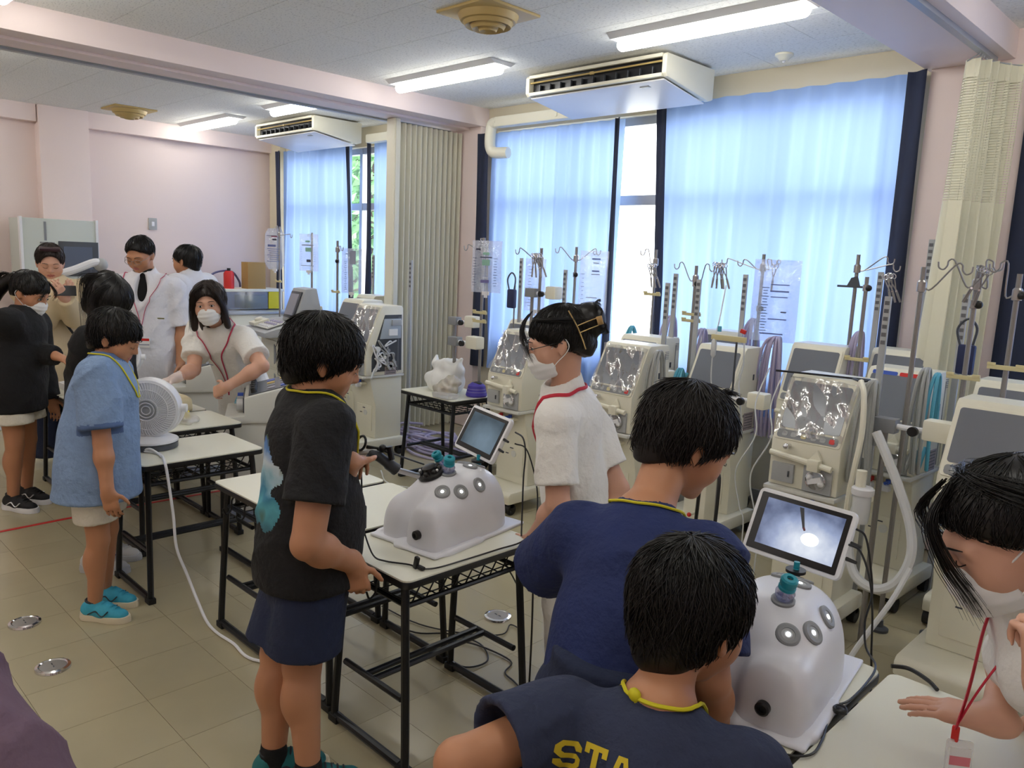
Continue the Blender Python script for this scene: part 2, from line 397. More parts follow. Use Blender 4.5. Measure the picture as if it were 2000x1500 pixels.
curtain(-5.22, -3.78, 'blue curtain hanging below the long pipe, left of the bright window gap', seed=3, z1=2.675, amp=.034, pitch=.14, edges=((-5.36, -5.20, 0), (-3.83, -3.77, 0)))
curtain(-3.42, -1.70, 'widest blue curtain, right of the bright window gap', seed=4, pitch=.185, edges=((-1.745, -1.635, 0), (-3.46, -3.36, .12)))
curtain(-.90, 1.2, 'blue curtain at the right frame edge beyond the cream ward curtain', seed=5, edges=((-1.13, -.86, 0),))
# cream ward curtain bunched on the beam rail
def ward(u, v):
    z = 2.70+(.35-2.70)*v; wd = .30+.04*v
    s = math.sin(2*PI*u*5); return (-1.27+(.05+.035*v)*s-.03*v+.17*(u-.5)+.01*math.sin(9*u+4*v), 4.585-.05*v+wd*u+.012*math.cos(2*PI*u*5), z)
wc = thing('ward_curtain', 'cream ward curtain with open-weave top, bunched at the ceiling rail on the right', 'curtain')
b = MB(); b.grid(lambda u, v: ward(u, .30+.70*v), 90, 20); b.build('curtain_fabric', yel_curtain, wc, angle=180, fix=False)
b = MB()
for k in range(46):
    v0 = .035+.265*k/46
    b.grid(lambda u, v: ward(u, v0+v*.0032), 70, 2)
for k in range(36):
    u = k/35; b.tube([ward(u, .03+.27*t/6) for t in range(7)], .0016, 3, cap=False)
b.grid(lambda u, v: ward(u, .0+.035*v), 90, 3)
tag(b.build('curtain_mesh_top', yel_curtain, wc, angle=180, fix=False), kind='stuff')
for k in range(7):
    p = ward(k/6, 0); h = MB(); h.tube([(p[0], p[1], 2.69), (-1.30, p[1], 2.72), (-1.30, p[1], 2.735)], .004, 5); h.build('curtain_hook', alu, wc)
# accordion partition
ac = thing('accordion_partition', 'ivory accordion partition folded against the window wall under the beam', 'partition', (-5.62, 0, 0))
b = MB(); b.box((0, 4.165, 1.36), (.13, .045, 2.72)); b.build('leading_post', partition_m, ac, bevel=.006)
b = MB(); b.box((.0, 4.139, 1.36), (.11, .006, 2.72)); b.build('edge_strip', cream2, ac, smooth=False)
NP = 26; y = 4.19; dy = (4.94-4.19)/NP; pm = MB().box((0, 0, 1.355), (.125, .006, 2.67)).mesh('accordion_panel'); pm.materials.append(partition_m)
for k in range(NP):
    o = bpy.data.objects.new('accordion_panel', pm); link(o); o.parent = ac
    o.location = (.0, y+dy*(k+.5), 0); o.rotation_euler = (0, 0, R(13 if k % 2 else -13))
# light fittings
def ceiling_light(x0, y, label, L=1.17):
    t = thing('ceiling_light', label, 'light', (x0+L/2, y, ZC), 0, 'long ceiling light fittings')
    b = MB(); b.prism([(-.115, -.001), (.115, -.001), (.075, -.028), (-.075, -.028)], -L/2, L/2, 'x'); b.build('housing', white_enamel, t, smooth=False)
    pts = [(-L/2+.04, 0, -.05)]+[(-L/2+.04+(L-.08)*k/10, 0, -.05) for k in range(1, 10)]+[(L/2-.04, 0, -.05)]
    b = MB(); b.tube(pts, .036, 14, flat=1); b.ball((-L/2+.04, 0, -.05), .036); b.ball((L/2-.04, 0, -.05), .036); b.build('diffuser', lamp_on, t)
for x0, y, l in ((-3.02, 3.84, 'lit ceiling light nearest the camera, above the right air conditioner'),
                 (-5.15, 3.84, 'lit ceiling light before the pink beam, left of the right air conditioner'),
                 (-7.1, 3.84, 'lit ceiling light just beyond the pink beam, half hidden by it'),
                 (-9.0, 3.84, 'lit ceiling light farthest away, near the pink left wall'),
                 (-5.15, 1.2, 'lit ceiling light cut by the top left corner of the photo'),
                 (-3.02, 1.2, 'ceiling light above the desks out of view'), (-.9, 3.84, 'ceiling light beyond the right beam out of view'),
                 (-.9, 1.2, 'ceiling light over the right desks out of view'), (-7.1, 1.2, 'ceiling light of the far room out of view'), (-9.0, 1.2, 'ceiling light by the far wall out of view'),
                 (-3.02, -.6, 'ceiling light behind the camera'), (-.9, -.6, 'ceiling light behind and right of the camera'), (-5.15, -.6, 'ceiling light behind and left of the camera')):
    ceiling_light(x0, y, l)
# vents and detector
def vent(x, y, label):
    t = thing('ceiling_vent', label, 'vent', (x, y, ZC), 0, 'square tan ceiling vents')
    b = MB(); b.box((0, 0, -.008), (.40, .40, .016)); b.build('vent_plate', tan_m, t, bevel=.005)
    b = MB(); b.lathe([(.02, -.06), (.15, -.05), (.165, -.02), (.165, -.012)], seg=28); b.build('vent_ring', tan_m, t)
    for rr, zz in ((.125, -.075), (.085, -.09), (.045, -.10)):
        b = MB(); b.lathe([(rr-.018, zz+.02), (rr, zz), (rr+.012, zz+.022), (rr-.01, zz+.028)], seg=24); b.build('vent_cone', tan_m, t)
vent(-3.3, 3.06, 'square tan ceiling vent with round louvres at the top of the photo')
vent(-8.5, 3.05, 'square tan ceiling vent in the far room beyond the beam')
t = thing('smoke_detector', 'small round smoke detector on the ceiling near the right beam', 'detector', (-2.42, 4.72, ZC))
b = MB(); b.lathe([(.055, 0), (.055, -.012), (.04, -.02), (.025, -.04), (.01, -.042)], seg=20); b.build('detector_body', cream, t)
b = MB(); b.ball((0, 0, -.043), .009); b.build('detector_led', white_plastic, t)
# air conditioners
def aircon(x0, x1, label, pipe_to, y0=4.22, y1=4.78):
    t = thing('air_conditioner', label, 'air conditioner', ((x0+x1)/2, 0, 0), 0, 'ceiling hung air conditioners'); hw = (x1-x0)/2
    prof = [(y0+.012, 2.885), (y0, 2.87), (y0, 2.765), (y0+.02, 2.745), (y1-.05, 2.675), (y1, 2.69), (y1, 2.885)]
    for sx in (-1, 1):
        b = MB(); b.prism(prof, sx*hw, sx*(hw-.035), 'x'); b.build('end_panel', cream2, t, bevel=.008)
    b = MB(); b.prism([(y0+.05, 2.885), (y0+.05, 2.78), (y0+.06, 2.755), (y1-.05, 2.685), (y1, 2.695), (y1, 2.885)], -hw+.035, hw-.035, 'x'); b.build('casing', cream2, t, bevel=.004)
    b = MB(); b.box((0, y0+.012, 2.875), (2*hw-.07, .03, .022)); b.box((0, y0+.012, 2.758), (2*hw-.07, .03, .022)); b.build('front_rim', cream2, t, bevel=.004)
    b = MB(); b.box((0, y0+.047, 2.82), (2*hw-.075, .004, .10)); b.build('outlet_grille', black_pl, t, smooth=False)
    for k in range(11):
        b = MB(); b.box((-hw+.12+(2*hw-.24)*k/10, y0+.03, 2.795), (.004, .03, .045), (0, .0, R(20))); b.build('vane', dark_grey, t, smooth=False)
    b = MB(); b.tube([(-hw+.04, y0+.012, 2.835), (hw-.04, y0+.012, 2.84)], .006, 6); b.box((0, y0+.012, 2.837), (.03, .012, .018)); b.build('louvre_bar', tan_m, t)
    b = MB(); b.prism([(y0+.025, 2.738), (y1-.06, 2.668), (y1-.06, 2.660), (y0+.03, 2.730)], -hw+.03, hw-.03, 'x'); b.build('bottom_panel', white_plastic, t, bevel=.003)
    b = MB(); b.box((hw-.22, y0+.10, 2.722), (.07, .03, .012)); b.build('receiver', grey_pl, t, bevel=.002)
    b = MB(); yy = y1+.05
    if pipe_to is not None:
        xe = pipe_to-(x0+x1)/2
        b.box(((xe+.07-hw)/2+.02, yy, 2.735), (abs(xe+.07+hw)+.04, .09, .085)); b.build('pipe_cover', cream2, t, bevel=.015)
        e = MB(); e.tube(catmull([(xe+.09, yy, 2.735), (xe+.02, yy, 2.73), (xe, yy, 2.70), (xe, yy-.01, 2.60), (xe, yy, 2.53), (xe+.04, yy+.01, 2.49), (xe+.18, yy+.04, 2.485)], 5), .048, 12); e.build('pipe_elbow', cream2, t)
        h = MB(); h.cyl((-hw-.18, yy-.03, 2.9), (-hw-.18, yy-.03, 2.80), .011); h.box((-hw-.18, yy-.04, 2.79), (.05, .02, .02), (0, .6, 0)); h.box((-hw-.2, yy-.05, 2.745), (.02, .01, .06)); h.build('pipe_hanger', cream2, t)
    return t
aircon(-4.13, -2.93, 'large ivory air conditioner under the ceiling above the right window', -5.12)
aircon(-8.17, -6.99, 'ivory air conditioner in the far room beyond the pink beam', None)
t = thing('pipe_cover', 'ivory pipe cover on the far window wall between air conditioner and partition', 'pipe cover', (-6.45, 4.84, 2.735))
b = MB(); b.box((0, 0, 0), (1.0, .09, .085)); b.build('cover', cream2, t, bevel=.015)
b = MB(); b.cyl((-.1, -.03, .16), (-.1, -.03, .07), .011); b.box((-.12, -.045, .0), (.02, .012, .09)); b.build('pipe_hanger', cream2, t)
# wall plate
t = thing('switch_plate', 'small grey switch plate on the far pink wall', 'switch', (XL, 3.52, 1.8))
b = MB(); b.box((.006, 0, 0), (.012, .09, .13)); b.build('plate', grey_pl, t, bevel=.003)
b = MB(); b.box((.015, 0, 0), (.008, .03, .05)); b.build('switch_rocker', white_plastic, t, bevel=.002)
# floor outlets and tape
for x, y, l in ((-3.575, .795, 'round metal floor outlet left of the near one, by the person in pale blue'), (-3.12, .777, 'round metal floor outlet nearest the bottom left'), (-2.34, 2.36, 'round metal floor outlet under the cables behind the middle desk')):
    t = thing('floor_outlet', l, 'outlet', (x, y, 0), 0, 'round floor outlets')
    b = MB(); b.lathe([(.062, 0), (.06, .008), (.05, .011), (.046, .008)], seg=28); b.build('outlet_ring', chrome, t)
    b = MB(); b.lathe([(.045, .0), (.045, .0085), (.002, .009)], seg=24); b.build('outlet_lid', steel, t)
    b = MB(); b.box((.012, 0, .0095), (.012, .004, .002)); b.box((-.012, 0, .0095), (.012, .004, .002)); b.build('lid_slot', dark_grey, t, smooth=False)
b = MB(); b.grid(lambda u, v: (-4.86+.03*v+.012*math.sin(u*9), .3+u*2.6, .0006), 24, 2); o = b.build('floor_tape', red_pl, fix=False)
tag(o, 'strip of red tape on the floor running past the people at left', 'tape'); md = o.modifiers.new('thick', 'SOLIDIFY'); md.thickness = .0005
# outside
b = MB(); b.box((-6, 16, -.6), (70, 21.5, .2)); struct(b.build('ground', mat('concrete_yard', rgb(196, 194, 186), .9), smooth=False))
def tree(x, y, h, label, seed):
    t = thing('tree', label, 'tree', (x, y, -.5), 0, 'trees outside the far window'); rg = random.Random(seed)
    b = MB(); b.tube([(0, 0, 0), (.05, 0, h*.4), (-.05, .05, h*.75)], [.16, .12, .05], 8); b.build('trunk', mat('bark', rgb(92, 78, 62), .9), t)
    b = MB()
    for k in range(2600):
        d = Vector((rg.gauss(0, 1), rg.gauss(0, 1), rg.gauss(0, 1))); d.normalize(); rr = rg.uniform(.45, 1)
        c = Vector((d.x*1.5*rr, d.y*1.5*rr, h*.62+d.z*h*.42*rr)); a = Vector((rg.gauss(0, 1), rg.gauss(0, 1), rg.gauss(0, 1))).normalized(); q = a.orthogonal().normalized()
        e = a.cross(q); s = rg.uniform(.09, .17); b.add([c-q*s, c+e*s*.5, c+q*s, c-e*s*.5], [(0, 1, 2, 3)])
    tag(b.build('foliage', MATS.get('leaf') or mat('leaf', rgb(120, 166, 112), .7, var=.3, vscale=2), t, fix=False, smooth=False), kind='stuff')
tree(-13.6, 9.6, 5.2, 'leafy green tree outside, seen through the far window gap', 1)
tree(-16.4, 11.0, 6.0, 'taller leafy tree farther outside the far window', 2)
# ------------------------------------------------------------------ desks
def make_desk(label, loc, rotz=0):
    D, W, Hh = .415, .565, .64
    t = thing('school_desk', label, 'desk', loc, rotz)
    out = [(x, y) for x, y in rrect(D, W, .025)]
    b = MB(); b.prism(out, Hh-.006, Hh, 'z'); b.build('desk_top', desk_top_m, t, smooth=False)
    out2 = [(x*1.012, y*1.008) for x, y in out]
    b = MB(); b.prism(out2, Hh-.027, Hh-.005, 'z'); b.build('edge_band', black_pl, t, bevel=.003)
    for sy in (-1, 1):
        yy = sy*.262
        for sx in (-1, 1):
            b = MB(); b.tube(catmull([(sx*.155, yy*.93, Hh-.03), (sx*.165, yy*.95, .5), (sx*.196, yy, .06), (sx*.185, yy, .022), (sx*.14, yy, .018)], 4), .0135, 8); b.build('leg', black_metal, t)
            b = MB(); b.box((sx*.19, yy, .013), (.05, .034, .026)); b.build('foot_cap', rubber, t, bevel=.004)
        b = MB(); b.cyl((-.17, yy, .02), (.17, yy, .02), .0145, 8); b.build('foot_bar', black_metal, t)
        b = MB(); b.cyl((-.155, yy*.93, Hh-.1), (.155, yy*.93, Hh-.1), .009, 8); b.cyl((-.16, yy*.93, Hh-.036), (.16, yy*.93, Hh-.036), .012, 8); b.build('side_rail', black_metal, t)
    for sx in (-1, 1):
        b = MB(); b.cyl((sx*.02-.02, -.25, .23), (sx*.02-.02, .25, .23), .011, 8); b.build('stretcher', black_metal, t)
    for sy in (-1, 1):
        b = MB(); b.tube([(-.155, sy*.248, .23), (.0, sy*.248, .23), (.155, sy*.248, .23)], .011, 8); b.build('cross_tube', black_metal, t)
    b = MB(); z = Hh-.105
    for sx in (-1, 1):
        b.cyl((sx*.155, -.245, z), (sx*.155, .245, z), .009, 8)
        for k in range(9):
            yk = -.22+.44*k/8; b.cyl((sx*.155, yk, z), (sx*.155, min(.245, yk+.05), Hh-.03), .0028, 5)
    for k in range(9): b.cyl((-.155, -.22+.44*k/8, z), (.155, -.22+.44*k/8, z), .0026, 5)
    for k in range(5): b.cyl((-.12+.06*k, -.245, z), (-.12+.06*k, .245, z), .0026, 5)
    b.build('book_shelf', black_metal, t)
    for kx in (-.06, .05):
        b = MB(); b.tube(catmull([(kx, -.262, Hh-.03), (kx, -.275, Hh-.05), (kx, -.278, Hh-.085), (kx, -.30, Hh-.10), (kx, -.312, Hh-.075)], 5), .0035, 6); b.build('bag_hook', black_metal, t)
    return t
DESKS = [((-1.945, 1.645), 'desk under the middle white trainer with black legs, front edge toward camera'),
 ((-2.395, 1.66), 'desk behind the middle trainer desk, hidden partly by the person in black T-shirt'),
 ((-2.84, 1.66), 'desk mostly hidden behind the person in black T-shirt, third from the middle trainer'),
 ((-.795, 1.655), 'desk under the right white trainer with teal port'),
 ((-.36, 1.665), 'desk at the bottom right where the masked person rests a hand'),
 ((.075, 1.665), 'desk at the extreme bottom right corner beside the one with the hand'),
 ((-3.635, 1.52), 'desk carrying the white fan, nearest the person in pale blue'),
 ((-4.215, 1.70), 'desk just beyond the fan desk, with the crumpled bag and yellow scrap'),
 ((-4.66, 1.70), 'desk holding the cream padded block in front of the people at left'),
 ((-5.10, 1.71), 'desk second last in the far row, by the person in black top'),
 ((-5.54, 1.71), 'desk last in the far row, by the person in black hoodie')]
for (x, y), l in DESKS: make_desk(l, (x, y, 0))
make_desk('desk by the partition with plastic bags on it', (-4.15, 3.59, 0), PI/2)

# ------------------------------------------------------------------ signed distance modelling
def V3(a): return np.array(a, dtype=np.float32)
def rcone(a, b, ra, rb):
    a = V3(a); b = V3(b); ba = b-a; L2 = float(ba@ba)+1e-9
    def f(p):
        q = p-a; h = np.clip(q@ba/L2, 0, 1); d = q-h[:, None]*ba
        return np.sqrt((d*d).sum(1))-(ra+(rb-ra)*h)
    r = max(ra, rb); f.lo = np.minimum(a, b)-r; f.hi = np.maximum(a, b)+r; return f
def ellip(c, r, M=None):
    c = V3(c); r = V3(r); Mi = None if M is None else np.array(M, dtype=np.float32)   # columns = local axes
    def f(p):
        q = p-c
        if Mi is not None: q = q@Mi
        k0 = np.sqrt(((q/r)**2).sum(1)); k1 = np.sqrt(((q/(r*r))**2).sum(1))+1e-6
        return k0*(k0-1)/k1
    if Mi is None: e = r
    else: e = np.sqrt(((Mi*r)**2).sum(1))
    f.lo = c-e; f.hi = c+e; return f
def econe(a, b, ra, rb, wdir, flat):
    """tapered limb with an elliptic section: thinner by 'flat' along wdir"""
    a = V3(a); b = V3(b); wd = V3(wdir); ba = b-a
    wd = wd-ba*(wd@ba)/(ba@ba+1e-9); wd = wd/np.linalg.norm(wd); L2 = float(ba@ba)+1e-9
    def f(p):
        q = p-a; h = np.clip(q@ba/L2, 0, 1); d = q-h[:, None]*ba
        c = d@wd; d2 = d+((c/flat-c)[:, None])*wd
        return (np.sqrt((d2*d2).sum(1))-(ra+(rb-ra)*h))*(.5+.5*flat)
    r = max(ra, rb); f.lo = np.minimum(a, b)-r; f.hi = np.maximum(a, b)+r; return f
def rbox(c, half, rad, M=None):
    c = V3(c); hf = V3(half)-rad; Mi = None if M is None else np.array(M, dtype=np.float32)
    def f(p):
        q = p-c
        if Mi is not None: q = q@Mi
        q = np.abs(q)-hf
        return np.sqrt((np.maximum(q, 0)**2).sum(1))+np.minimum(q.max(1), 0)-rad
    e = V3(half) if Mi is None else np.abs(Mi)@V3(half)
    f.lo = c-e; f.hi = c+e; return f
def halfspace(pt, nrm):
    pt = V3(pt); n = V3(nrm); n = n/np.linalg.norm(n)
    def f(p): return (p-pt)@n
    f.lo = None; return f
def superell(c, r, e):
    c = V3(c); r = V3(r)
    def f(p):
        q = np.abs((p-c)/r); k = (q**e).sum(1)**(1/e); return (k-1)*float(r.min())
    f.lo = c-r; f.hi = c+r; return f
class SDF:
    def __init__(s): s.ops = []; s.disp = None
    def u(s, f, k=.02): s.ops.append(('u', f, k)); return s
    def sub(s, f, k=.006): s.ops.append(('s', f, k)); return s
    def cut(s, pt, nrm, k=.003): s.ops.append(('s', halfspace(pt, nrm), k)); return s      # removes the side the normal points to
    def inter(s, f, k=.004): s.ops.append(('i', f, k)); return s
    def bounds(s):
        lo = np.min([f.lo for o, f, k in s.ops if o == 'u'], 0); hi = np.max([f.hi for o, f, k in s.ops if o == 'u'], 0); return lo, hi
    def __call__(s, p):
        d = np.full(len(p), 9., np.float32)
        for o, f, k in s.ops:
            if f.lo is not None and o == 'u':
                ix = np.nonzero(((p > f.lo-.11) & (p < f.hi+.11)).all(1))[0]
                if len(ix) == 0: continue
                e = f(p[ix]); dd = d[ix]; h = np.maximum(k-np.abs(dd-e), 0)/k; d[ix] = np.minimum(dd, e)-h*h*k*.25
            elif o == 's':
                e = f(p) if f.lo is None else -f(p)
                h = np.maximum(k-np.abs(d-e), 0)/k; d = np.maximum(d, e)+h*h*k*.25
            else:
                e = f(p); h = np.maximum(k-np.abs(d-e), 0)/k; d = np.maximum(d, e)+h*h*k*.25
        if s.disp is not None: d = d+s.disp(p)
        return d
    def one(s, p): return float(s(np.array([p], dtype=np.float32))[0])
    def grad(s, p, e=.004):
        P = np.repeat(np.array([p], dtype=np.float32), 6, 0)
        for i in range(3): P[2*i, i] += e; P[2*i+1, i] -= e
        d = s(P); g = np.array([d[0]-d[1], d[2]-d[3], d[4]-d[5]]); return g/(np.linalg.norm(g)+1e-9)
    def snap(s, p, off=0, it=7):
        p = np.array(p, dtype=np.float32)
        for _ in range(it): p = p-s.grad(p)*(s.one(p)-off)*.9
        return Vector([float(c) for c in p])
    def mesh(s, name, vox, margin=.03):
        lo, hi = s.bounds(); lo = lo-margin; hi = hi+margin; B = 8
        nb = np.ceil((hi-lo)/(vox*B)).astype(int)+1; N = nb*B
        g = [np.arange(n) for n in nb]
        cc = np.stack(np.meshgrid(*g, indexing='ij'), -1).reshape(-1, 3)
        cen = (lo+(cc*B+(B-1)/2)*vox).astype(np.float32)
        dc = s(cen); act = np.abs(dc) < vox*B*1.25+.012
        Vg = np.repeat(np.repeat(np.repeat(np.where(dc > 0, 1., -1.).astype(np.float32).reshape(nb), B, 0), B, 1), B, 2)
        off = np.stack(np.meshgrid(*[np.arange(B)]*3, indexing='ij'), -1).reshape(-1, 3)
        ab = cc[act]
        idx = (ab[:, None, :]*B+off[None]).reshape(-1, 3)
        for st in range(0, len(idx), 400000):
            ii = idx[st:st+400000]; Vg[ii[:, 0], ii[:, 1], ii[:, 2]] = s((lo+ii*vox).astype(np.float32))
        ins = Vg < 0
        cs = [ins[i:N[0]-1+i, j:N[1]-1+j, k:N[2]-1+k] for i in (0, 1) for j in (0, 1) for k in (0, 1)]
        cnt = np.zeros(cs[0].shape, np.int8)
        for c in cs: cnt += c
        cell = np.argwhere((cnt > 0) & (cnt < 8)); vid = np.full(cnt.shape, -1, np.int32); vid[cell[:, 0], cell[:, 1], cell[:, 2]] = np.arange(len(cell))
        corner = [(i, j, k) for i in (0, 1) for j in (0, 1) for k in (0, 1)]
        vals = [Vg[cell[:, 0]+c[0], cell[:, 1]+c[1], cell[:, 2]+c[2]] for c in corner]
        acc = np.zeros((len(cell), 3)); n = np.zeros(len(cell))
        for a in range(8):
            for ax in range(3):
                ca = corner[a]
                if ca[ax] == 0:
                    cb = list(ca); cb[ax] = 1; bq = corner.index(tuple(cb)); va, vb = vals[a], vals[bq]; mk = (va < 0) != (vb < 0)
                    t = np.clip(np.where(mk, va/(va-vb+1e-12), 0), 0, 1); pt = np.array(ca, float)[None]+np.eye(3)[ax][None]*t[:, None]
                    acc += pt*mk[:, None]; n += mk
        vs = lo+(cell+acc/n[:, None])*vox
        faces = []
        for ax in range(3):
            o1, o2 = (ax+1) % 3, (ax+2) % 3
            sl = [slice(1, N[i]-1) for i in range(3)]; sl2 = list(sl); sl[ax] = slice(0, N[ax]-1); sl2[ax] = slice(1, N[ax])
            a = ins[tuple(sl)]; bq = ins[tuple(sl2)]; e = np.argwhere(a != bq); flip = a[e[:, 0], e[:, 1], e[:, 2]]
            e = e.copy()
            for i in (o1, o2): e[:, i] += 1
            def vv(d1, d2):
                q = e.copy(); q[:, o1] -= d1; q[:, o2] -= d2; return vid[q[:, 0], q[:, 1], q[:, 2]]
            F = np.stack([vv(1, 1), vv(0, 1), vv(0, 0), vv(1, 0)], 1); F[~flip] = F[~flip][:, ::-1]
            faces.append(F[(F >= 0).all(1)])
        F = np.concatenate(faces)
        me = bpy.data.meshes.new(name); me.vertices.add(len(vs)); me.vertices.foreach_set('co', vs.astype(np.float32).ravel())
        me.loops.add(F.size); me.loops.foreach_set('vertex_index', F.ravel().astype(np.int32))
        me.polygons.add(len(F)); me.polygons.foreach_set('loop_start', np.arange(0, F.size, 4, dtype=np.int32))
        me.update(calc_edges=True); me.validate()
        return me
    def build(s, name, vox, material, parent=None, relax=1):
        me = s.mesh(name, vox)
        if relax:
            bm = bmesh.new(); bm.from_mesh(me)
            for _ in range(relax): bmesh.ops.smooth_vert(bm, verts=bm.verts, factor=.5, use_axis_x=True, use_axis_y=True, use_axis_z=True)
            bm.to_mesh(me); bm.free()
        return meshobj(name, me, material, parent)

# ------------------------------------------------------------------ the two trainers
def trainer(loc, label, light, rz=0):
    t = thing('surgical_trainer', label, 'trainer', loc, rz)
    s = SDF()
    s.u(superell((0, .05, 0), (.152, .212, .245), 2.7), .02)
    s.u(superell((.066, -.10, 0), (.086, .14, .168), 3.0), .022)
    s.u(superell((-.088, -.085, 0), (.074, .12, .160), 3.0), .022)
    s.cut((0, 0, 0), (0, 0, -1), .003); s.cut((0, -.222, 0), (0, -1, .10), .02)
    o = s.build('trainer_shell', .005, trainer_m, t, relax=3)
    fl = SDF(); fl.u(rbox((0, .05, .006), (.168, .228, .006), .004), .01); fl.u(rbox((.066, -.12, .006), (.10, .122, .006), .004), .03); fl.u(rbox((-.088, -.11, .006), (.088, .115, .006), .004), .03)
    fl.build('flange', .005, trainer_m, t)
    def port(p, on, trocar=False):
        q = s.snap(p, 0); n = Vector([float(c) for c in s.grad(q)]); M = n.to_track_quat('Z', 'Y').to_matrix()
        b = MB(); b.lathe([(.0285, -.004), (.0285, .003), (.024, .0055), (.016, .0045), (.0155, .002)], q, 28, M)
        pr = b.build('port_ring', port_grey, t)
        b = MB(); b.lathe([(.016, -.002), (.016, .0025), (.0095, .0042), (.0065, .003), (.001, .003)], q, 24, M); b.build('port_seal', port_in, pr)
        b = MB(); b.lathe([(.0062, .002), (.0055, .0046), (.0005, .0052)], q, 16, M); b.build('port_opening', light if on else mid_grey, pr)
        return q, n, M
    for p, on in (((.075, -.115, .215), True), ((.12, -.05, .2), True), ((.118, .05, .2), True), ((.03, -.035, .3), False), ((.035, .10, .3), True), ((-.03, .14, .3), False), ((.02, .175, .27), False), ((-.115, -.02, .2), False), ((-.12, .08, .2), False)):
        port(p, on)
    def trocar(p, nn, h=.05, cap=.021):
        n = Vector(nn).normalized(); M = n.to_track_quat('Z', 'Y').to_matrix(); q = Vector(p)
        tr = MB(); tr.lathe([(.017, 0), (.022, .008), (.024, .02), (.018, .032)], q, 20, M); o = tr.build('trocar_body', cap_clear, t)
        c = MB(); c.lathe([(.017, .028), (cap, .032), (cap, .038), (cap-.003, .040), (cap-.003, .046), (cap, .048), (cap, .06), (cap-.004, .064), (.008, .064), (.007, .058), (.001, .058)], q, 24, M); c.build('trocar_cap', teal, o)
        c = MB(); c.lathe([(.0065, .0585), (.003, .0602), (.0005, .0602)], q, 12, M); c.build('trocar_valve', black_pl, o)
    q = s.snap((.03, -.035, .3), .003); trocar(q, (.25, -.22, 1))
    if label.startswith('white laparoscopic'):
        q = s.snap((-.045, -.075, .3), .001); n = Vector([float(c) for c in s.grad(q)]); M = n.to_track_quat('Z', 'Y').to_matrix()
        b = MB(); b.lathe([(.052, -.006), (.052, .004), (.046, .010), (.03, .012), (.026, .028), (.012, .032)], q, 28, M)
        ad = b.build('camera_adapter', black_pl, t)
        b = MB()
        for k in range(7):
            a = k*.9; b.ball(q+M @ Vector((.036*math.cos(a), .036*math.sin(a), .012)), .012, 8, 6)
        b.build('adapter_clamp', black_pl, ad)
        for a in (.3, 3.9):
            b = MB(); b.ball(q+M @ Vector((.04*math.cos(a), .04*math.sin(a), .0165)), .0055, 8, 6); b.build('adapter_screw', white_plastic, ad)
        q2 = s.snap((-.05, .02, .3), .002); trocar(q2, (-.25, -.55, .9), cap=.019)
    # black cable gland on the front bulge
    b = MB(); M = Matrix.Rotation(R(90), 3, 'X'); q = Vector((.062, -.228, .062)); b.lathe([(.0165, -.01), (.0165, .004), (.012, .007), (.0075, .0065), (.007, .002), (.001, .002)], q, 20, M); b.build('cable_gland', black_pl, t)
    # mount for the tablet
    b = MB(); b.prism([(-.028, 0), (.028, 0), (.02, .05), (-.014, .055)], .17, .215, 'y'); oo = b.build('mount_clamp', black_pl, t, bevel=.004); oo.location = (-.01, 0, .165)
    b = MB(); b.ball((-.01, .192, .232), .014); b.cyl((-.01, .192, .215), (-.01, .195, .262), .008, 10); b.build('mount_ball', teal, t)
    b = MB(); b.cyl((-.03, .192, .19), (-.055, .192, .195), .016, 12); b.build('mount_knob', mid_grey, t)
    b = MB(); b.cyl((-.01, .19, .235), (-.01, .19, .243), .026, 20); b.build('mount_disc', black_pl, t)
    t.scale = (.93, .93, .93)
    return t, s
led = emis('port_lamp', (.95, .98, 1, 1), 3.0)
TR1, S1 = trainer((-1.995, 1.735, .6405), 'white laparoscopic trainer shell with black camera adapter, beside the person in black T-shirt', led, R(8))
TR2, S2 = trainer((-.748, 1.66, .6405), 'white dome trainer with teal port under the bright tablet, at lower right', led, R(8))

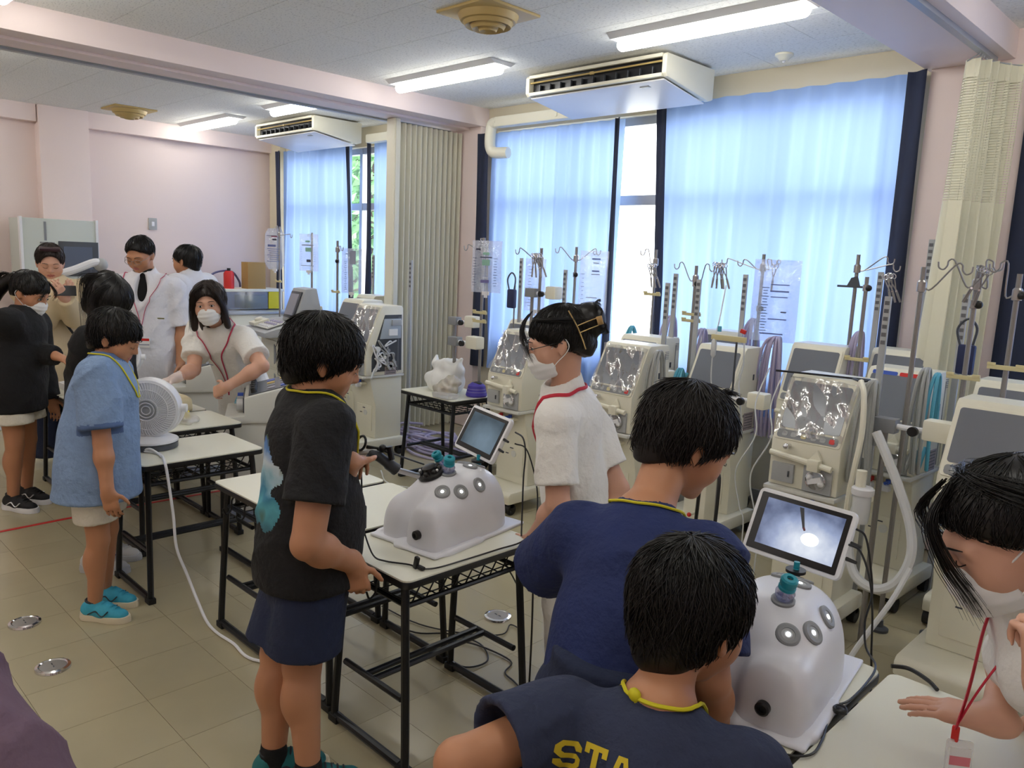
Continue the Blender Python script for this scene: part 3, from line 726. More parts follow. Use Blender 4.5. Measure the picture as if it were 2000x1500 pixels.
# ------------------------------------------------------------------ tablets on the trainers
def screen_mat(name, kind):
    m = bpy.data.materials.new(name); m.use_nodes = True; nt = m.node_tree; p = nt.nodes['Principled BSDF']; p.inputs['Roughness'].default_value = .07
    tc = nt.nodes.new('ShaderNodeTexCoord'); sp = nt.nodes.new('ShaderNodeSeparateXYZ'); nt.links.new(tc.outputs['Object'], sp.inputs[0])
    def mth(op, a, b=None, cl=False):
        n = nt.nodes.new('ShaderNodeMath'); n.operation = op; n.use_clamp = cl
        for i, v in enumerate((a, b)):
            if v is None: continue
            if isinstance(v, (int, float)): n.inputs[i].default_value = v
            else: nt.links.new(v, n.inputs[i])
        return n.outputs[0]
    x, y = sp.outputs[0], sp.outputs[1]
    n = nt.nodes.new('ShaderNodeTexNoise'); n.inputs['Scale'].default_value = 26; n.inputs['Detail'].default_value = 6; nt.links.new(tc.outputs['Object'], n.inputs['Vector'])
    dx = mth('SUBTRACT', x, .035); dy = mth('ADD', y, .03)
    r2 = mth('ADD', mth('MULTIPLY', mth('MULTIPLY', dx, dx), 60), mth('MULTIPLY', mth('MULTIPLY', dy, dy), 130))
    gl = mth('SUBTRACT', 1.0, r2, True)
    ad = mth('ADD', mth('MULTIPLY', gl, .62), mth('MULTIPLY', n.outputs['Fac'], .42))
    rp = nt.nodes.new('ShaderNodeValToRGB'); e = rp.color_ramp.elements
    if kind == 'live':
        e[0].position = .1; e[0].color = rgb(70, 80, 110); e[1].position = .95; e[1].color = rgb(236, 242, 250); q = e.new(.5); q.color = rgb(150, 164, 196)
    else:
        e[0].position = .0; e[0].color = rgb(58, 76, 88); e[1].position = 1; e[1].color = rgb(150, 176, 196)
    nt.links.new(ad, rp.inputs[0]); nt.links.new(rp.outputs[0], p.inputs['Emission Color'])
    p.inputs['Base Color'].default_value = (.01, .01, .012, 1); p.inputs['Emission Strength'].default_value = .8 if kind == 'live' else .42
    MATS[name] = m; return m
def tablet(label, corner_bl, u, v, live):
    """u,v: unit vectors along the screen width and height"""
    u = Vector(u).normalized(); v = Vector(v); v = (v-u*v.dot(u)).normalized(); nrm = u.cross(v)
    W, Hh = .268, .178
    t = thing('tablet_monitor', label, 'monitor'); M = Matrix((u, v, nrm)).transposed().to_4x4(); c = Vector(corner_bl)+u*W/2+v*Hh/2; M.translation = c; t.matrix_world = M
    b = MB(); b.prism(rrect(W, Hh, .016), -.018, 0, 'z'); b.build('tablet_case', white_plastic, t, bevel=.004)
    b = MB(); b.prism(rrect(W-.022, Hh-.022, .004), 0, .0016, 'z'); b.build('glass_front', black_pl, t, smooth=False)
    b = MB(); b.box((.004, .003, .0022), (W-.056, Hh-.052, .001)); b.build('display', screen_mat('display_live', 'live') if live else screen_mat('display_idle', 'idle'), t, smooth=False)
    if live:
        b = MB(); b.prism([(-.012, .0627), (.0, .0627), (.016, .016), (.011, .012)], .0028, .0032, 'z'); b.build('displayed_instrument', dark_grey, t, smooth=False)
        b = MB(); b.prism([(.011, .012), (.016, .016), (.021, .008), (.017, .005)], .0029, .0033, 'z'); b.build('displayed_tip', mat('tip_red', rgb(120, 66, 70), .5), t, smooth=False)
        b = MB(); b.prism([(.038+.024*math.cos(a*.314), -.012+.017*math.sin(a*.314)) for a in range(20)], .0028, .0031, 'z'); b.build('displayed_target', emis('disc_glow', (.8, .86, .95, 1), .95), t, smooth=False)
    for yy in (.012, -.028):
        b = MB(); b.cyl((W/2-.002, yy, -.008), (W/2+.026, yy-.002, -.010), .0055, 10, .0042); b.build('plug', black_pl, t)
    return t
T1M = tablet('tablet with plain blue-grey screen on the trainer by the person in black T-shirt', (-2.213, 1.95, .877), (.265, -.055, -.008), (.05, .085, .175), False)
T2M = tablet('tablet with bright training picture on the lower right trainer', (-.967, 1.90, .850), (.27, -.008, -.005), (.0, .075, .165), True)

# ------------------------------------------------------------------ dialysis machines
def make_machine(label, x, y, rz=0, film=False, top_label=False, tall=0):
    """front face at local y=0, looking toward -y"""
    t = thing('dialysis_machine', label, 'machine', (x, y, 0), rz); w = .155; h = 1.14+tall
    b = MB(); b.prism([(-.11, .07), (-.11, .125), (-.09, .145), (.35, .145), (.36, .125), (.36, .07)], -w-.035, w+.035, 'x'); b.build('base', cream, t, bevel=.012)
    for sx in (-1, 1):
        for yy in (-.07, .32):
            b = MB(); b.cyl((sx*(w-.005), yy, .035), (sx*(w+.03), yy, .035), .035, 14); b.box((sx*(w+.005), yy, .06), (.05, .03, .03)); b.build('caster', rubber, t)
    b = MB(); b.prism([(.10, .145), (.10, .40), (.05, .60), (.05, .64), (.35, .64), (.35, .145)], -w+.01, w-.01, 'x'); b.build('pedestal', cream, t, bevel=.008)
    b = MB(); b.box((0, .097, .30), (.20, .006, .20)); pd = b.build('service_panel', cream, t, bevel=.002)
    b = MB(); b.cyl((.02, .095, .34), (.02, .09, .34), .022, 16); b.build('panel_dial', old_white, pd)
    for sq in ((.0, .375, .03), (-.04, .335, .025)):
        b = MB(); b.box((sq[0], .093, sq[1]), (sq[2], .004, .006)); b.build('panel_slot', dark_grey, pd, smooth=False)
    b = MB(); b.prism([(-.03, .632), (-.03, .650), (.36, .650), (.36, .632)], -w-.006, w+.006, 'x'); b.build('tray', old_white, t, bevel=.004)
    ys, zs = .135, .855        # slope of the screen
    prof = [(0, .652), (0, zs), (ys, h-.015), (ys+.02, h), (.33, h), (.345, h-.015), (.36, .66), (.36, .652)]
    b = MB(); b.prism(prof, -w, w, 'x'); b.build('housing', cream, t, bevel=.012)
    d = Vector((0, ys, h-.015-zs)); Ls = d.length; d.normalize(); n = Vector((0, -d.z, d.y)); O = Vector((0, 0, zs))
    M = Matrix((Vector((1, 0, 0)), d, n)).transposed()
    def P(px, s_, o_): return O+M @ Vector((px, s_, o_))
    def slab(name, x0, x1, s0, s1, o0, o1, m, par, bev=.003):
        b = MB(); pr = rrect(x1-x0, s1-s0, min(.012, (s1-s0)/3)); b.prism([(px+(x0+x1)/2, py+(s0+s1)/2) for px, py in pr], o0, o1, 'z')
        b.v = [tuple(O+M @ Vector(q)) for q in b.v]; return b.build(name, m, par, bevel=bev)
    sc = slab('screen_bezel', -w+.008, w-.008, .005, Ls-.006, 0, .006, cream2, t)
    slab('screen', -w+.022, w-.022, .06, Ls-.02, .0055, .0085, lcd, sc, 0)
    st = slab('button_strip', -w+.02, w-.02, .012, .05, .0055, .0085, mid_grey, t, 0)
    for k, (bx, m_) in enumerate(((-.10, grey_pl), (-.06, grey_pl), (-.015, yel_clip), (.03, grey_pl), (.07, grey_pl), (.11, red_pl))):
        slab('button', bx-.012, bx+.012, .02, .042, .008, .0105, m_, st, 0)
    # front fittings
    b = MB(); b.tube(catmull([(-w+.01, -.02, .80), (-.06, -.028, .795), (.05, -.03, .785), (w-.02, -.03, .775)], 4), .013, 10); b.build('clamp_tube', cream2, t)
    b = MB(); b.box((.06, -.03, .78), (.05, .045, .05)); b.prism([(.03, .80), (.085, .80), (.06, .845)], -.02, 0, 'y'); b.build('detector_block', cream2, t, bevel=.006)
    b = MB(); b.cyl((-.07, 0, .838), (-.07, -.03, .838), .010, 10); b.ball((-.07, -.035, .838), .014); b.build('latch_knob', chrome, t)
    b = MB(); b.box((-.085, -.008, .715), (.10, .018, .085)); gp = b.build('sensor_cover', grey_pl, t, bevel=.004)
    b = MB(); b.box((-.055, -.02, .715), (.006, .006, .025)); b.build('cover_handle', dark_grey, gp, smooth=False)
    b = MB(); b.box((.07, -.006, .712), (.125, .014, .112)); pp = b.build('pump_plate', grey_pl, t, bevel=.003)
    b = MB(); M2 = Matrix.Rotation(R(90), 3, 'X'); b.lathe([(.045, 0), (.045, .012), (.04, .018), (.004, .02)], (.07, -.012, .715), 24, M2); b.build('pump_cover', film_m, pp)
    b = MB(); b.box((.07, -.03, .715), (.062, .02, .022), (0, R(-20), 0)); b.ball((.045, -.03, .725), .014); b.ball((.095, -.03, .705), .014); b.build('pump_rotor', white_plastic, pp)
    b = MB(); b.tube([(.07+.041*math.cos(a*.5), -.03, .715+.041*math.sin(a*.5)) for a in range(9)], .004, 6); b.build('pump_ring', chrome, pp)
    b = MB(); b.box((.0, .035, .585), (.17, .05, .016)); cp = b.build('coupling_shelf', cream2, t, bevel=.004)
    for bx, m_ in ((-.035, red_pl), (.045, blue_pl)):
        b = MB(); b.cyl((bx, .02, .588), (bx, .02, .612), .012, 12); b.cyl((bx, -.02, .60), (bx, .02, .60), .008, 10); b.build('coupling', m_, cp)
        b = MB(); b.box((bx, .005, .572), (.034, .04, .03)); b.build('coupling_block', white_plastic, cp, bevel=.004)
    # right side: label, screws, rating vents
    b = MB(); b.box((w+.001, .23, .70), (.003, .11, .11)); sl = b.build('side_label', label_m, t, smooth=False)
    b = MB()
    for q in range(6): b.box((w+.003, .23, .745-.016*q), (.001, .09, .004))
    b.build('label_print', dark_grey, sl, smooth=False)
    b = MB(); b.box((w+.001, .25, .965), (.003, .016, .034)); b.build('side_socket', dark_grey, t, smooth=False)
    b = MB(); b.cyl((w, .17, .74), (w+.003, .17, .74), .009, 12); b.build('side_screw', dull_steel, t)
    b = MB(); b.box((w+.001, .30, .88), (.004, .004, .42)); b.build('side_seam', mid_grey, t, smooth=False)
    b = MB()
    for q in range(5): b.box((w+.001, .315, 1.06+.01*q), (.003, .035, .003))
    b.build('side_vent', mid_grey, t, smooth=False)
    if film:
        rg = random.Random(int(x*100))
        def ff(u, v):
            px = -w+.004+(2*w-.008)*u; s_ = .03+(Ls-.03)*v
            o_ = .012+.010*math.sin(9*u+rg_ph[0])*math.sin(7*v+rg_ph[1])+.006*math.sin(23*u+11*v+rg_ph[2])
            return tuple(P(px, s_, o_))
        rg_ph = [rg.uniform(0, 6) for _ in range(3)]
        b = MB(); b.grid(ff, 24, 18); o = b.build('plastic_film', film_m, t, angle=180, fix=False); tag(o, 'clear crinkled film over the screen')
    if top_label:
        for x0, x1, m_ in ((-.13, -.01, blue_pl), (.0, .14, red_pl)):
            slab('top_label', x0, x1, Ls-.022, Ls-.002, .007, .009, m_, t, 0)
    return t
MACH = [(-1.41, 3.27, 0, True, False, 'dialysis machine with film-covered screen, right above the bright tablet'),
 (-2.68, 3.53, 0, True, False, 'dialysis machine with film-covered screen just right of the person in white tunic'),
 (-3.48, 3.48, 0, True, False, 'dialysis machine with film-covered screen just left of the person in white tunic'),
 (-2.35, 4.02, 0, False, False, 'dialysis machine with grey screen behind the drip line, above the person in mottled navy'),
 (-1.32, 3.93, -2, False, True, 'dialysis machine with blue and red strip labels along its top'),
 (-1.88, 4.26, 0, False, False, 'dialysis machine with dark screen behind the film-covered one above the tablet'),
 (-2.93, 4.02, 0, False, False, 'rear dialysis machine right of the white tunic, only its top showing'),
 (-2.62, 4.49, 0, False, False, 'dialysis machine in the rear row beside the lavender hoses'),
 (-1.50, 4.46, 0, False, False, 'rearmost dialysis machine behind the one with strip labels'),
 (-.83, 3.92, 0, False, False, 'dialysis machine behind the one at the right frame edge'),
 (-.71, 3.20, 0, False, False, 'dialysis machine at the right frame edge with red and blue couplings'),
 (-4.05, 4.10, 0, False, False, 'dialysis machine behind the one left of the person in white tunic, film edge beside it')]
for x, y, rz, fl, tl, l in MACH:
    make_machine(l, x, y, R(rz), fl, tl, .045 if y > 4.2 else 0)
# ------------------------------------------------------------------ poles, bags and clamps among the machines
def iv_pole(label, x, y, zt, hooks=(), knob=None, clips=(), r=.0105, bar=None, z0=0, coll=True):
    t = thing('iv_pole', label, 'pole', (x, y, 0))
    b = MB(); b.cyl((0, 0, z0), (0, 0, zt), r, 10); b.build('pole', dull_steel, t)
    b = MB(); b.lathe([(.04, z0), (.04, z0+.012), (.018, z0+.02), (.015, z0+.05)], seg=16); b.build('pole_foot', dark_grey, t)
    if coll and hooks:
        b = MB(); zc = zt-.075; b.lathe([(.012, zc-.03), (.019, zc-.028), (.019, zc+.012), (.013, zc+.02)], seg=14); b.build('collar', steel, t)
    for hx, hz in hooks:
        s = 1 if hx > 0 else -1; zc = zt-.085
        p = [(s*.012, 0, zc), (s*.04, 0, zc-.004), (hx-s*.055, 0, hz+.012), (hx-s*.03, 0, hz+.014), (hx-s*.026, 0, hz-.008), (hx-s*.012, 0, hz-.024), (hx+s*.006, 0, hz-.016), (hx+s*.01, 0, hz+.008)]
        b = MB(); b.tube(catmull(p, 4), .0036, 6); b.build('hook_arm', steel, t)
    if knob:
        b = MB(); b.lathe([(.014, knob-.018), (.017, knob-.016), (.017, knob+.016), (.014, knob+.018)], seg=12); b.build('clamp', steel, t)
        b = MB(); b.ball((.022, -.02, knob), .017); b.build('clamp_knob', black_pl, t)
    for z in clips:
        b = MB(); b.box((0, -.016, z), (.13, .012, .018)); b.box((-.05, -.022, z+.012), (.03, .01, .012)); b.box((.05, -.022, z+.012), (.03, .01, .012)); b.build('tube_clip', yel_clip, t, bevel=.002)
    if bar:
        b = MB(); b.box((0, -.016, bar), (.19, .014, .012)); b.prism([(-.04, bar+.006), (.03, bar+.006), (.012, bar+.06), (-.02, bar+.05)], -.02, -.006, 'y'); b.build('cross_bar', dark_grey, t)
    return t
iv_pole('steel pole left of the person in white tunic with two hooks and a clamp bunch', -3.629, 3.93, 1.672, ((-.235, 1.65),), None, ())
iv_pole('tall steel pole right of the clamp bunch, left of the curtain gap', -3.652, 4.32, 1.695, ((-.19, 1.672), (.207, 1.668)), 1.50)
iv_pole('slim steel pole in front of the bright window gap', -3.03, 4.40, 1.694, ((-.118, 1.678),), None, (1.40,), r=.009)
iv_pole('two-hooked steel pole with black knob above the rear machines', -2.644, 4.28, 1.60, ((-.15, 1.598), (.118, 1.594)), 1.49, (1.30, 1.26))
iv_pole('steel pole carrying the large clear bag with blue marks', -2.302, 4.47, 1.686, ((-.27, 1.637), (-.16, 1.634), (.08, 1.64)), 1.36)
iv_pole('steel pole with a dark cross bar before the wide curtain', -1.807, 4.64, 1.703, ((.19, 1.677), (.225, 1.639)), None, (), bar=1.52)
iv_pole('short steel pole with knob and clamps right of the cross bar pole', -1.655, 4.40, 1.58, (), 1.52, (1.13,))
iv_pole('tall bare steel pole in front of the pink pillar', -1.125, 3.60, 1.636, ((.175, 1.636),), None, ())
iv_pole('steel pole before the cream ward curtain, hooks on both sides', -.949, 3.72, 1.653, ((-.148, 1.654), (.078, 1.656)), 1.49, (1.18,))
iv_pole('steel pole at the right frame edge before the dark curtain strip', -.777, 3.62, 1.623, ((-.10, 1.65),), 1.54, (1.25,))
iv_pole('steel pole holding the printed bag beside the accordion partition', -3.93, 3.68, 1.724, ((-.19, 1.66), (.02, 1.70)), 1.02, (1.22, 1.16))
iv_pole('far steel pole under the rounded fluid bag', -7.76, 4.28, 1.82, ((-.10, 1.81), (.25, 1.73)), None, (1.24,))
iv_pole('far steel pole under the green printed bag', -7.01, 4.22, 1.76, (), None, (1.02,))
iv_pole('far steel pole left of the upright clear bag', -6.24, 4.02, 1.684, ((.08, 1.62),), 1.50, (1.22,))
def gauge(label, x, y, zt, h=1.0):
    t = thing('pressure_gauge_strip', label, 'gauge', (x, y, 0), 0, 'slotted gauge strips'); h = zt-.002
    b = MB(); b.box((0, 0, zt-h/2), (.03, .014, h)); b.build('strip', grey_pl, t, bevel=.002)
    b = MB()
    for k in range(6): b.box((0, -.0075, zt-.03-.036*k), (.02, .003, .018))
    o = b.build('slots', MATS.get('slot_grey') or mat('slot_grey', rgb(104, 104, 108), .5), t, smooth=False); o['kind'] = 'stuff'
for x, y, z, h, l in ((-3.726, 4.30, 1.531, .9, 'grey slotted strip standing right of the clamp bunch pole'),
    (-2.80, 4.30, 1.545, .95, 'grey slotted strip just left of the two-hooked pole'), (-2.71, 4.08, 1.49, .9, 'grey slotted strip nearest, crossing in front of the two-hooked pole'), (-2.58, 4.22, 1.519, .9, 'grey slotted strip just right of the two-hooked pole'),
    (-2.393, 4.44, 1.56, .95, 'grey slotted strip left of the large clear bag'), (-1.70, 4.72, 1.61, 1.0, 'grey slotted strip right of the cross bar pole, against the curtain'),
    (-1.306, 3.75, 1.50, .85, 'wide grey slotted strip before the wide curtain right edge'), (-1.469, 4.78, 1.80, 1.2, 'white slotted strip against the pink pillar'),
    (-1.13, 4.28, 1.519, 1.0, 'grey slotted strip before the cream ward curtain'), (-6.389, 4.52, 1.568, 1.1, 'grey slotted strip before the far narrow curtain'),
    (-5.13, 4.0, 1.545, 1.1, 'pale slotted strip before the accordion partition'), (-4.112, 4.24, 1.60, 1.1, 'grey slotted strip hanging left of the clamp bunch')):
    gauge(l, x, y, z, h)
# fluid bags
def iv_bag(label, x, y, zt, zb, w, prints, rz=None, round_=False, full=.02):
    t = thing('fluid_bag', label, 'bag', (x, y, 0), R(14 if x > -3 else (24 if x > -4.5 else 32)) if rz is None else rz); h = zt-zb
    def fn(sgn):
        def g(u, v):
            px = (u-.5)*w; e = 1
            if round_: e = min(1, .55+2.2*min(v, 1-v)+.1)
            px *= e; dd = (1-abs(2*u-1)**3)*math.sin(PI*min(1, max(0, (v-.1)/.85)))**.6 if v > .1 else 0
            return (px, sgn*(full*dd+.001)+.004*math.sin(9*u+7*v), zt-h*v)
        return g
    b = MB(); b.grid(fn(-1), 13, 21); b.grid(fn(1), 13, 21)
    b.build('bag_film', bag_m, t, angle=180, fix=False)
    b = MB(); b.cyl((0, 0, zb+.005), (0, 0, zb-.035), .011, 10); b.box((0, 0, zb-.005), (.05, .012, .025)); b.build('bag_port', white_plastic, t)
    b = MB(); b.tube([(.012*math.cos(a*.6), 0, zt-.012+.012*math.sin(a*.6)) for a in range(11)], .003, 5); b.build('hanger_hole', clear_tube, t)
    for px, pz, pw, ph, m_ in prints:
        b = MB(); b.box((px*w, -full-.0045, zt-h*pz), (pw*w, .001, ph*h)); b.build('bag_print', m_, t, smooth=False)
    return t
ink = mat('blue_ink', rgb(104, 116, 168), .6); ink_d = mat('dark_ink', rgb(70, 72, 92), .6); ink_g = mat('green_ink', rgb(150, 196, 178), .6); ink_l = mat('pale_ink', rgb(158, 162, 180), .6)
def scale(x0, n, z0, z1, m_, wd=.08): return [(x0, z0+(z1-z0)*k/(n-1), wd*(1.3 if k % 3 == 0 else .8), .008, m_) for k in range(n)]
iv_bag('printed fluid bag with green and purple blocks before the accordion partition', -3.87, 3.655, 1.705, 1.36, .215, [(-.25, .17, .15, .03, ink_d), (.02, .25, .22, .05, ink_g), (.02, .32, .40, .02, ink_d), (.02, .42, .26, .11, ink_g), (.0, .78, .28, .06, mat('violet_ink', rgb(112, 108, 160), .6)), (0, .68, .2, .012, ink_l)]+scale(-.36, 11, .34, .86, ink_d, .1)+scale(.34, 11, .34, .86, ink_d, .1))
iv_bag('clear fluid bag with faint scale left of the bright window gap', -3.445, 4.27, 1.67, 1.215, .20, [(.1, .12, .3, .02, ink), (.1, .18, .2, .012, ink_l), (.1, .3, .26, .02, ink), (.1, .35, .3, .012, ink_l), (.0, .7, .4, .012, ink_l)]+scale(-.34, 9, .35, .85, ink_l, .09))
iv_bag('large clear bag with blue marks before the wide curtain', -2.19, 4.44, 1.655, 1.17, .27, [(.1, .38, .4, .018, ink), (.1, .3, .4, .012, ink), (.1, .45, .36, .012, ink), (.1, .72, .4, .014, ink), (0, .9, .5, .016, ink), (.22, .63, .12, .016, ink_d)]+scale(-.2, 17, .34, .9, ink_d, .12))
iv_bag('faint clear bag behind the clamp bunch', -3.76, 4.02, 1.60, 1.24, .15, scale(-.2, 14, .15, .9, ink_l, .16))
iv_bag('rounded fluid bag hanging leftmost in the far room', -7.83, 4.26, 1.80, 1.365, .235, [(.08, .2, .3, .03, mat('red_ink', rgb(176, 120, 140), .6)), (.08, .27, .2, .04, ink_d), (-.05, .18, .5, .012, ink_d), (-.05, .42, .4, .05, ink)]+[(0.02, .5+.05*k, .6-.1*(k % 3), .012, ink) for k in range(7)], round_=True, full=.035)
iv_bag('fluid bag with green block in the far room', -7.02, 4.19, 1.745, 1.38, .205, [(.0, .2, .25, .05, ink_g), (0, .3, .6, .03, ink_l), (.03, .42, .3, .11, ink_g), (.05, .72, .22, .07, ink_d), (0, .85, .7, .014, ink_l)]+scale(-.33, 10, .3, .85, ink_l, .1)+scale(.36, 8, .35, .8, ink_l, .1))
iv_bag('upright clear bag on the machine numbered 5', -6.16, 4.12, 1.62, 1.215, .20, [(.0, .12, .5, .012, ink_l), (.1, .2, .3, .3, ink_l)]+scale(-.25, 16, .3, .92, ink_d, .1))
# hemostats hanging in bunches
def make_hemostat(label, loc, rx, ry, group):
    t = thing('hemostat', label, 'clamp', loc, 0, group); t.rotation_euler = (rx, ry, 0)
    for s in (-1, 1):
        b = MB(); b.tube([(s*.013+.011*math.cos(a*PI/5), 0, -.012+.014*math.sin(a*PI/5)) for a in range(10)], .003, 6, closed=True); b.build('finger_ring', chrome, t)
        b = MB(); b.tube(catmull([(s*.012, 0, -.026), (s*.007, 0, -.055), (-s*.003, 0, -.10), (-s*.0022, 0, -.16)], 4), [.0036]*13, 6); b.build('blade', dull_steel, t)
    b = MB(); b.cyl((0, -.005, -.095), (0, .005, -.095), .005, 8); b.build('hinge', chrome, t)
    return t
hm0 = None
def bunch(x, y, z, n, where, group, spread=.42, tilt=0):
    global hm0
    for k in range(n):
        a = tilt+spread*((k+.5)/n-.5); lab = 'steel clamp, ' + ('leftmost', 'second from left', 'middle', 'second from right', 'rightmost')[[0, 1, 2, 3, 4][min(k if n > 3 else k*2, 4)]] + ' of those ' + where
        L_ = (x+.012*(k-n/2), y-.012-.004*(k % 2), z-.002*k); rx = .05*((k*37) % 5-2)
        if hm0 is None: hm0 = make_hemostat(lab, L_, rx, -a, group); continue
        o = dup(hm0, L_, 0, lab, group); o.rotation_euler = (rx, a*-1, 0)
bunch(-3.63, 3.90, 1.635, 5, 'on the hook left of the white tunic', 'clamps hanging left of the person in white tunic', .5, .25)
bunch(-2.575, 4.46, 1.625, 5, 'left of the large clear bag', 'clamps left of the clear bag', .5, .12)
bunch(-1.60, 4.58, 1.60, 3, 'right of the cross bar pole', 'clamps by the cross bar pole', .15, .35)
bunch(-3.02, 4.36, 1.60, 3, 'beside the window gap pole', 'clamps by the window gap', .2, .3)
bunch(-.905, 3.69, 1.645, 2, 'before the cream ward curtain', 'clamps before the ward curtain', .35, -.3)
bunch(-2.222, 4.485, 1.63, 1, 'over the clear bag marks', 'clamp over the clear bag')
# holder arms with plastic heads
def holder(label, loc, rz=0, wide=.12):
    t = thing('holder_arm', label, 'holder', loc, rz)
    b = MB(); b.box((0, 0, 0), (wide, .08, .085)); b.build('holder_head', cream2, t, bevel=.012)
    b = MB(); b.cyl((-wide/2-.11, .0, -.01), (-wide/2, 0, -.01), .012, 10); b.build('holder_rod', white_plastic, t)
    b = MB(); b.box((-wide/2-.15, .0, -.01), (.09, .06, .06)); b.build('rod_clamp', mid_grey, t, bevel=.004)
    b = MB(); b.cyl((-wide/2-.03, -.035, -.012), (-wide/2-.03, -.055, -.012), .02, 14); b.build('clamp_knob', black_pl, t)
    b = MB(); b.cyl((-wide/2-.15, 0, -.03), (-wide/2-.15, 0, -loc[2]), .012, 10); b.build('holder_post', dull_steel, t)
    return t
holder('cream holder head on a rod before the right edge machine', (-.93, 3.42, .985))
holder('cream holder head left of the film-covered machine above the tablet', (-1.90, 3.78, .92), wide=.10)
holder('cream holder head above the person in white tunic, beside the faint clear bag', (-3.50, 3.93, 1.38), wide=.09)
holder('cream holder head under the printed fluid bag', (-3.90, 3.60, 1.02), wide=.11)
holder('cream holder head beside the accordion partition', (-4.28, 3.92, 1.12), wide=.10)
holder('cream holder head just right of the machine behind the white tunic', (-2.62, 4.0, .93), wide=.08)
# hoses
def hose(name, label, pts, r, m_, cat='hose', group=None, n=8):
    return cord(name, pts, r, m_, label, cat, seg=8, n=n, group=group)
def bundle(label, x, y, zt, zb, w, m_, n=7, group=None, seed=0):
    t = thing('hose_bundle', label, 'hoses', (x, y, 0), 0, group); rg = random.Random(seed)
    for k in range(n):
        dx = (k-n/2+.5)*w/n; b = MB(); j = rg.uniform(-.01, .01); dp = rg.uniform(0, .03)
        b.tube(catmull([(dx*.5, .01, zb+.1), (dx*1.2+j, -.02-dp, zb), (dx*1.15, -.03-dp, (zt+zb)/2), (dx*.8, -.01-dp, zt-.06), (dx*.3, .03-dp, zt), (dx*.2, .07-dp, zt-.05), (dx*.4, .09-dp, zb+.15)], 6), .0085, 7); b.build('hose', m_, t)
    return t
bundle('lavender hoses looped below the large clear bag', -2.13, 4.36, 1.20, .62, .15, lav_hose, 8, None, 1)
bundle('lavender hoses looped at the window gap behind the person in white tunic', -2.92, 4.46, 1.26, .85, .10, lav_hose, 5, None, 2)
bundle('lavender hoses hanging by the two-hooked pole', -2.66, 4.42, 1.20, .8, .09, lav_hose, 5, None, 3)
bundle('lavender hoses looped over the rear machine left of the clear bag', -2.42, 4.62, 1.28, .95, .12, lav_hose, 5, None, 4)
bundle('lavender hoses hanging below the cross bar pole', -1.70, 4.50, 1.27, .8, .09, lav_hose, 5, None, 5)
bundle('cyan tubes looped behind the person in white tunic', -3.12, 4.30, 1.18, .95, .05, cyan_tube, 4, None, 6)
bundle('cyan and grey tubes beside the strip-label machine', -1.10, 3.86, 1.16, .72, .05, cyan_tube, 2, None, 7)
bundle('grey tubes draped down the side of the film-covered machine above the tablet', -1.20, 3.38, 1.15, .72, .07, mat('grey_tube', rgb(168, 170, 166), .35), 5, None, 8)
bundle('cyan tube coil in front of the grey-screen machine', -2.57, 4.05, .98, .80, .07, cyan_tube, 4, None, 9)
bundle('grey tubes hanging right of the machine beside the person in white tunic', -2.47, 3.66, 1.12, .75, .06, MATS['grey_tube'], 4, None, 10)
bundle('grey tubes looped over the right side of the strip-label machine', -1.14, 3.84, 1.18, .70, .06, MATS['grey_tube'], 4, None, 17)
hose('drain_hose', 'thick milky hose curving down and back beside the tablet at right', [(-1.10, 3.2, .98), (-1.05, 3.19, .90), (-.98, 3.17, .78), (-.915, 3.15, .64), (-.895, 3.12, .53), (-.93, 3.1, .43), (-1.0, 3.09, .385), (-1.08, 3.1, .41), (-1.125, 3.12, .50), (-1.13, 3.14, .62), (-1.12, 3.16, .70)], .019, clear_tube)
hose('drain_hose', 'clear tube slanting down to the floor before the right edge machine', [(-.87, 3.05, .52), (-.90, 2.98, .40), (-.98, 2.9, .2), (-1.02, 2.86, .06), (-1.0, 2.8, .012), (-.9, 2.7, .012)], .010, clear_tube)
hose('drain_hose', 'white hose running down the right side of the machine above the tablet', [(-1.24, 3.36, 1.15), (-1.20, 3.30, 1.10), (-1.18, 3.27, .95), (-1.19, 3.26, .8), (-1.2, 3.26, .68), (-1.21, 3.28, .45)], .012, cream2)
for k, (x0, l) in enumerate(((-1.70, 'thin clear line left of the machine above the tablet'), (-1.78, 'second thin clear line left of the machine above the tablet'))):
    hose('blood_line', l, [(x0, 3.62, 1.12), (x0-.02, 3.55, .95), (x0+.02, 3.5, .8), (x0-.04, 3.45, .62), (x0, 3.44, .45), (x0+.03, 3.44, .36), (x0+.03, 3.43, .01)], .0035, clear_tube, 'tube')
t = thing('drip_line', 'drip chamber line with red clip before the grey-screen machine', 'tube', (-2.16, 3.88, 0))
b = MB(); b.tube(catmull([(-.1, .1, 1.5), (-.09, .04, 1.3), (-.085, .0, 1.20), (-.09, 0, 1.02), (-.07, 0, .9), (-.02, 0, .78), (.02, 0, .7)], 6), .004, 6); b.build('line', clear_tube, t)
b = MB(); b.lathe([(.006, 1.10), (.015, 1.115), (.015, 1.19), (.006, 1.21)], (-.087, 0, 0), 14); b.build('drip_chamber', clear_tube, t)
b = MB(); b.box((0, 0, 1.215), (.21, .015, .03)); b.build('chamber_bracket', yel_clip, t, bevel=.003)
b = MB(); b.cyl((.05, 0, 1.215), (.05, 0, .82), .006, 8); b.build('bracket_post', dark_grey, t)
b = MB(); b.tube(catmull([(.10, -.01, 1.20), (.105, -.01, 1.08), (.09, -.01, .98), (.11, -.01, .86), (.13, 0, .7)], 6), .004, 6); b.build('return_line', clear_tube, t)
b = MB(); b.box((.09, -.012, 1.262), (.03, .018, .022), (0, .3, 0)); b.build('red_clip', red_pl, t, bevel=.003)
b = MB(); b.box((-.06, 0, 1.262), (.02, .012, .03)); b.build('blue_clip', cyan_tube, t, bevel=.002)
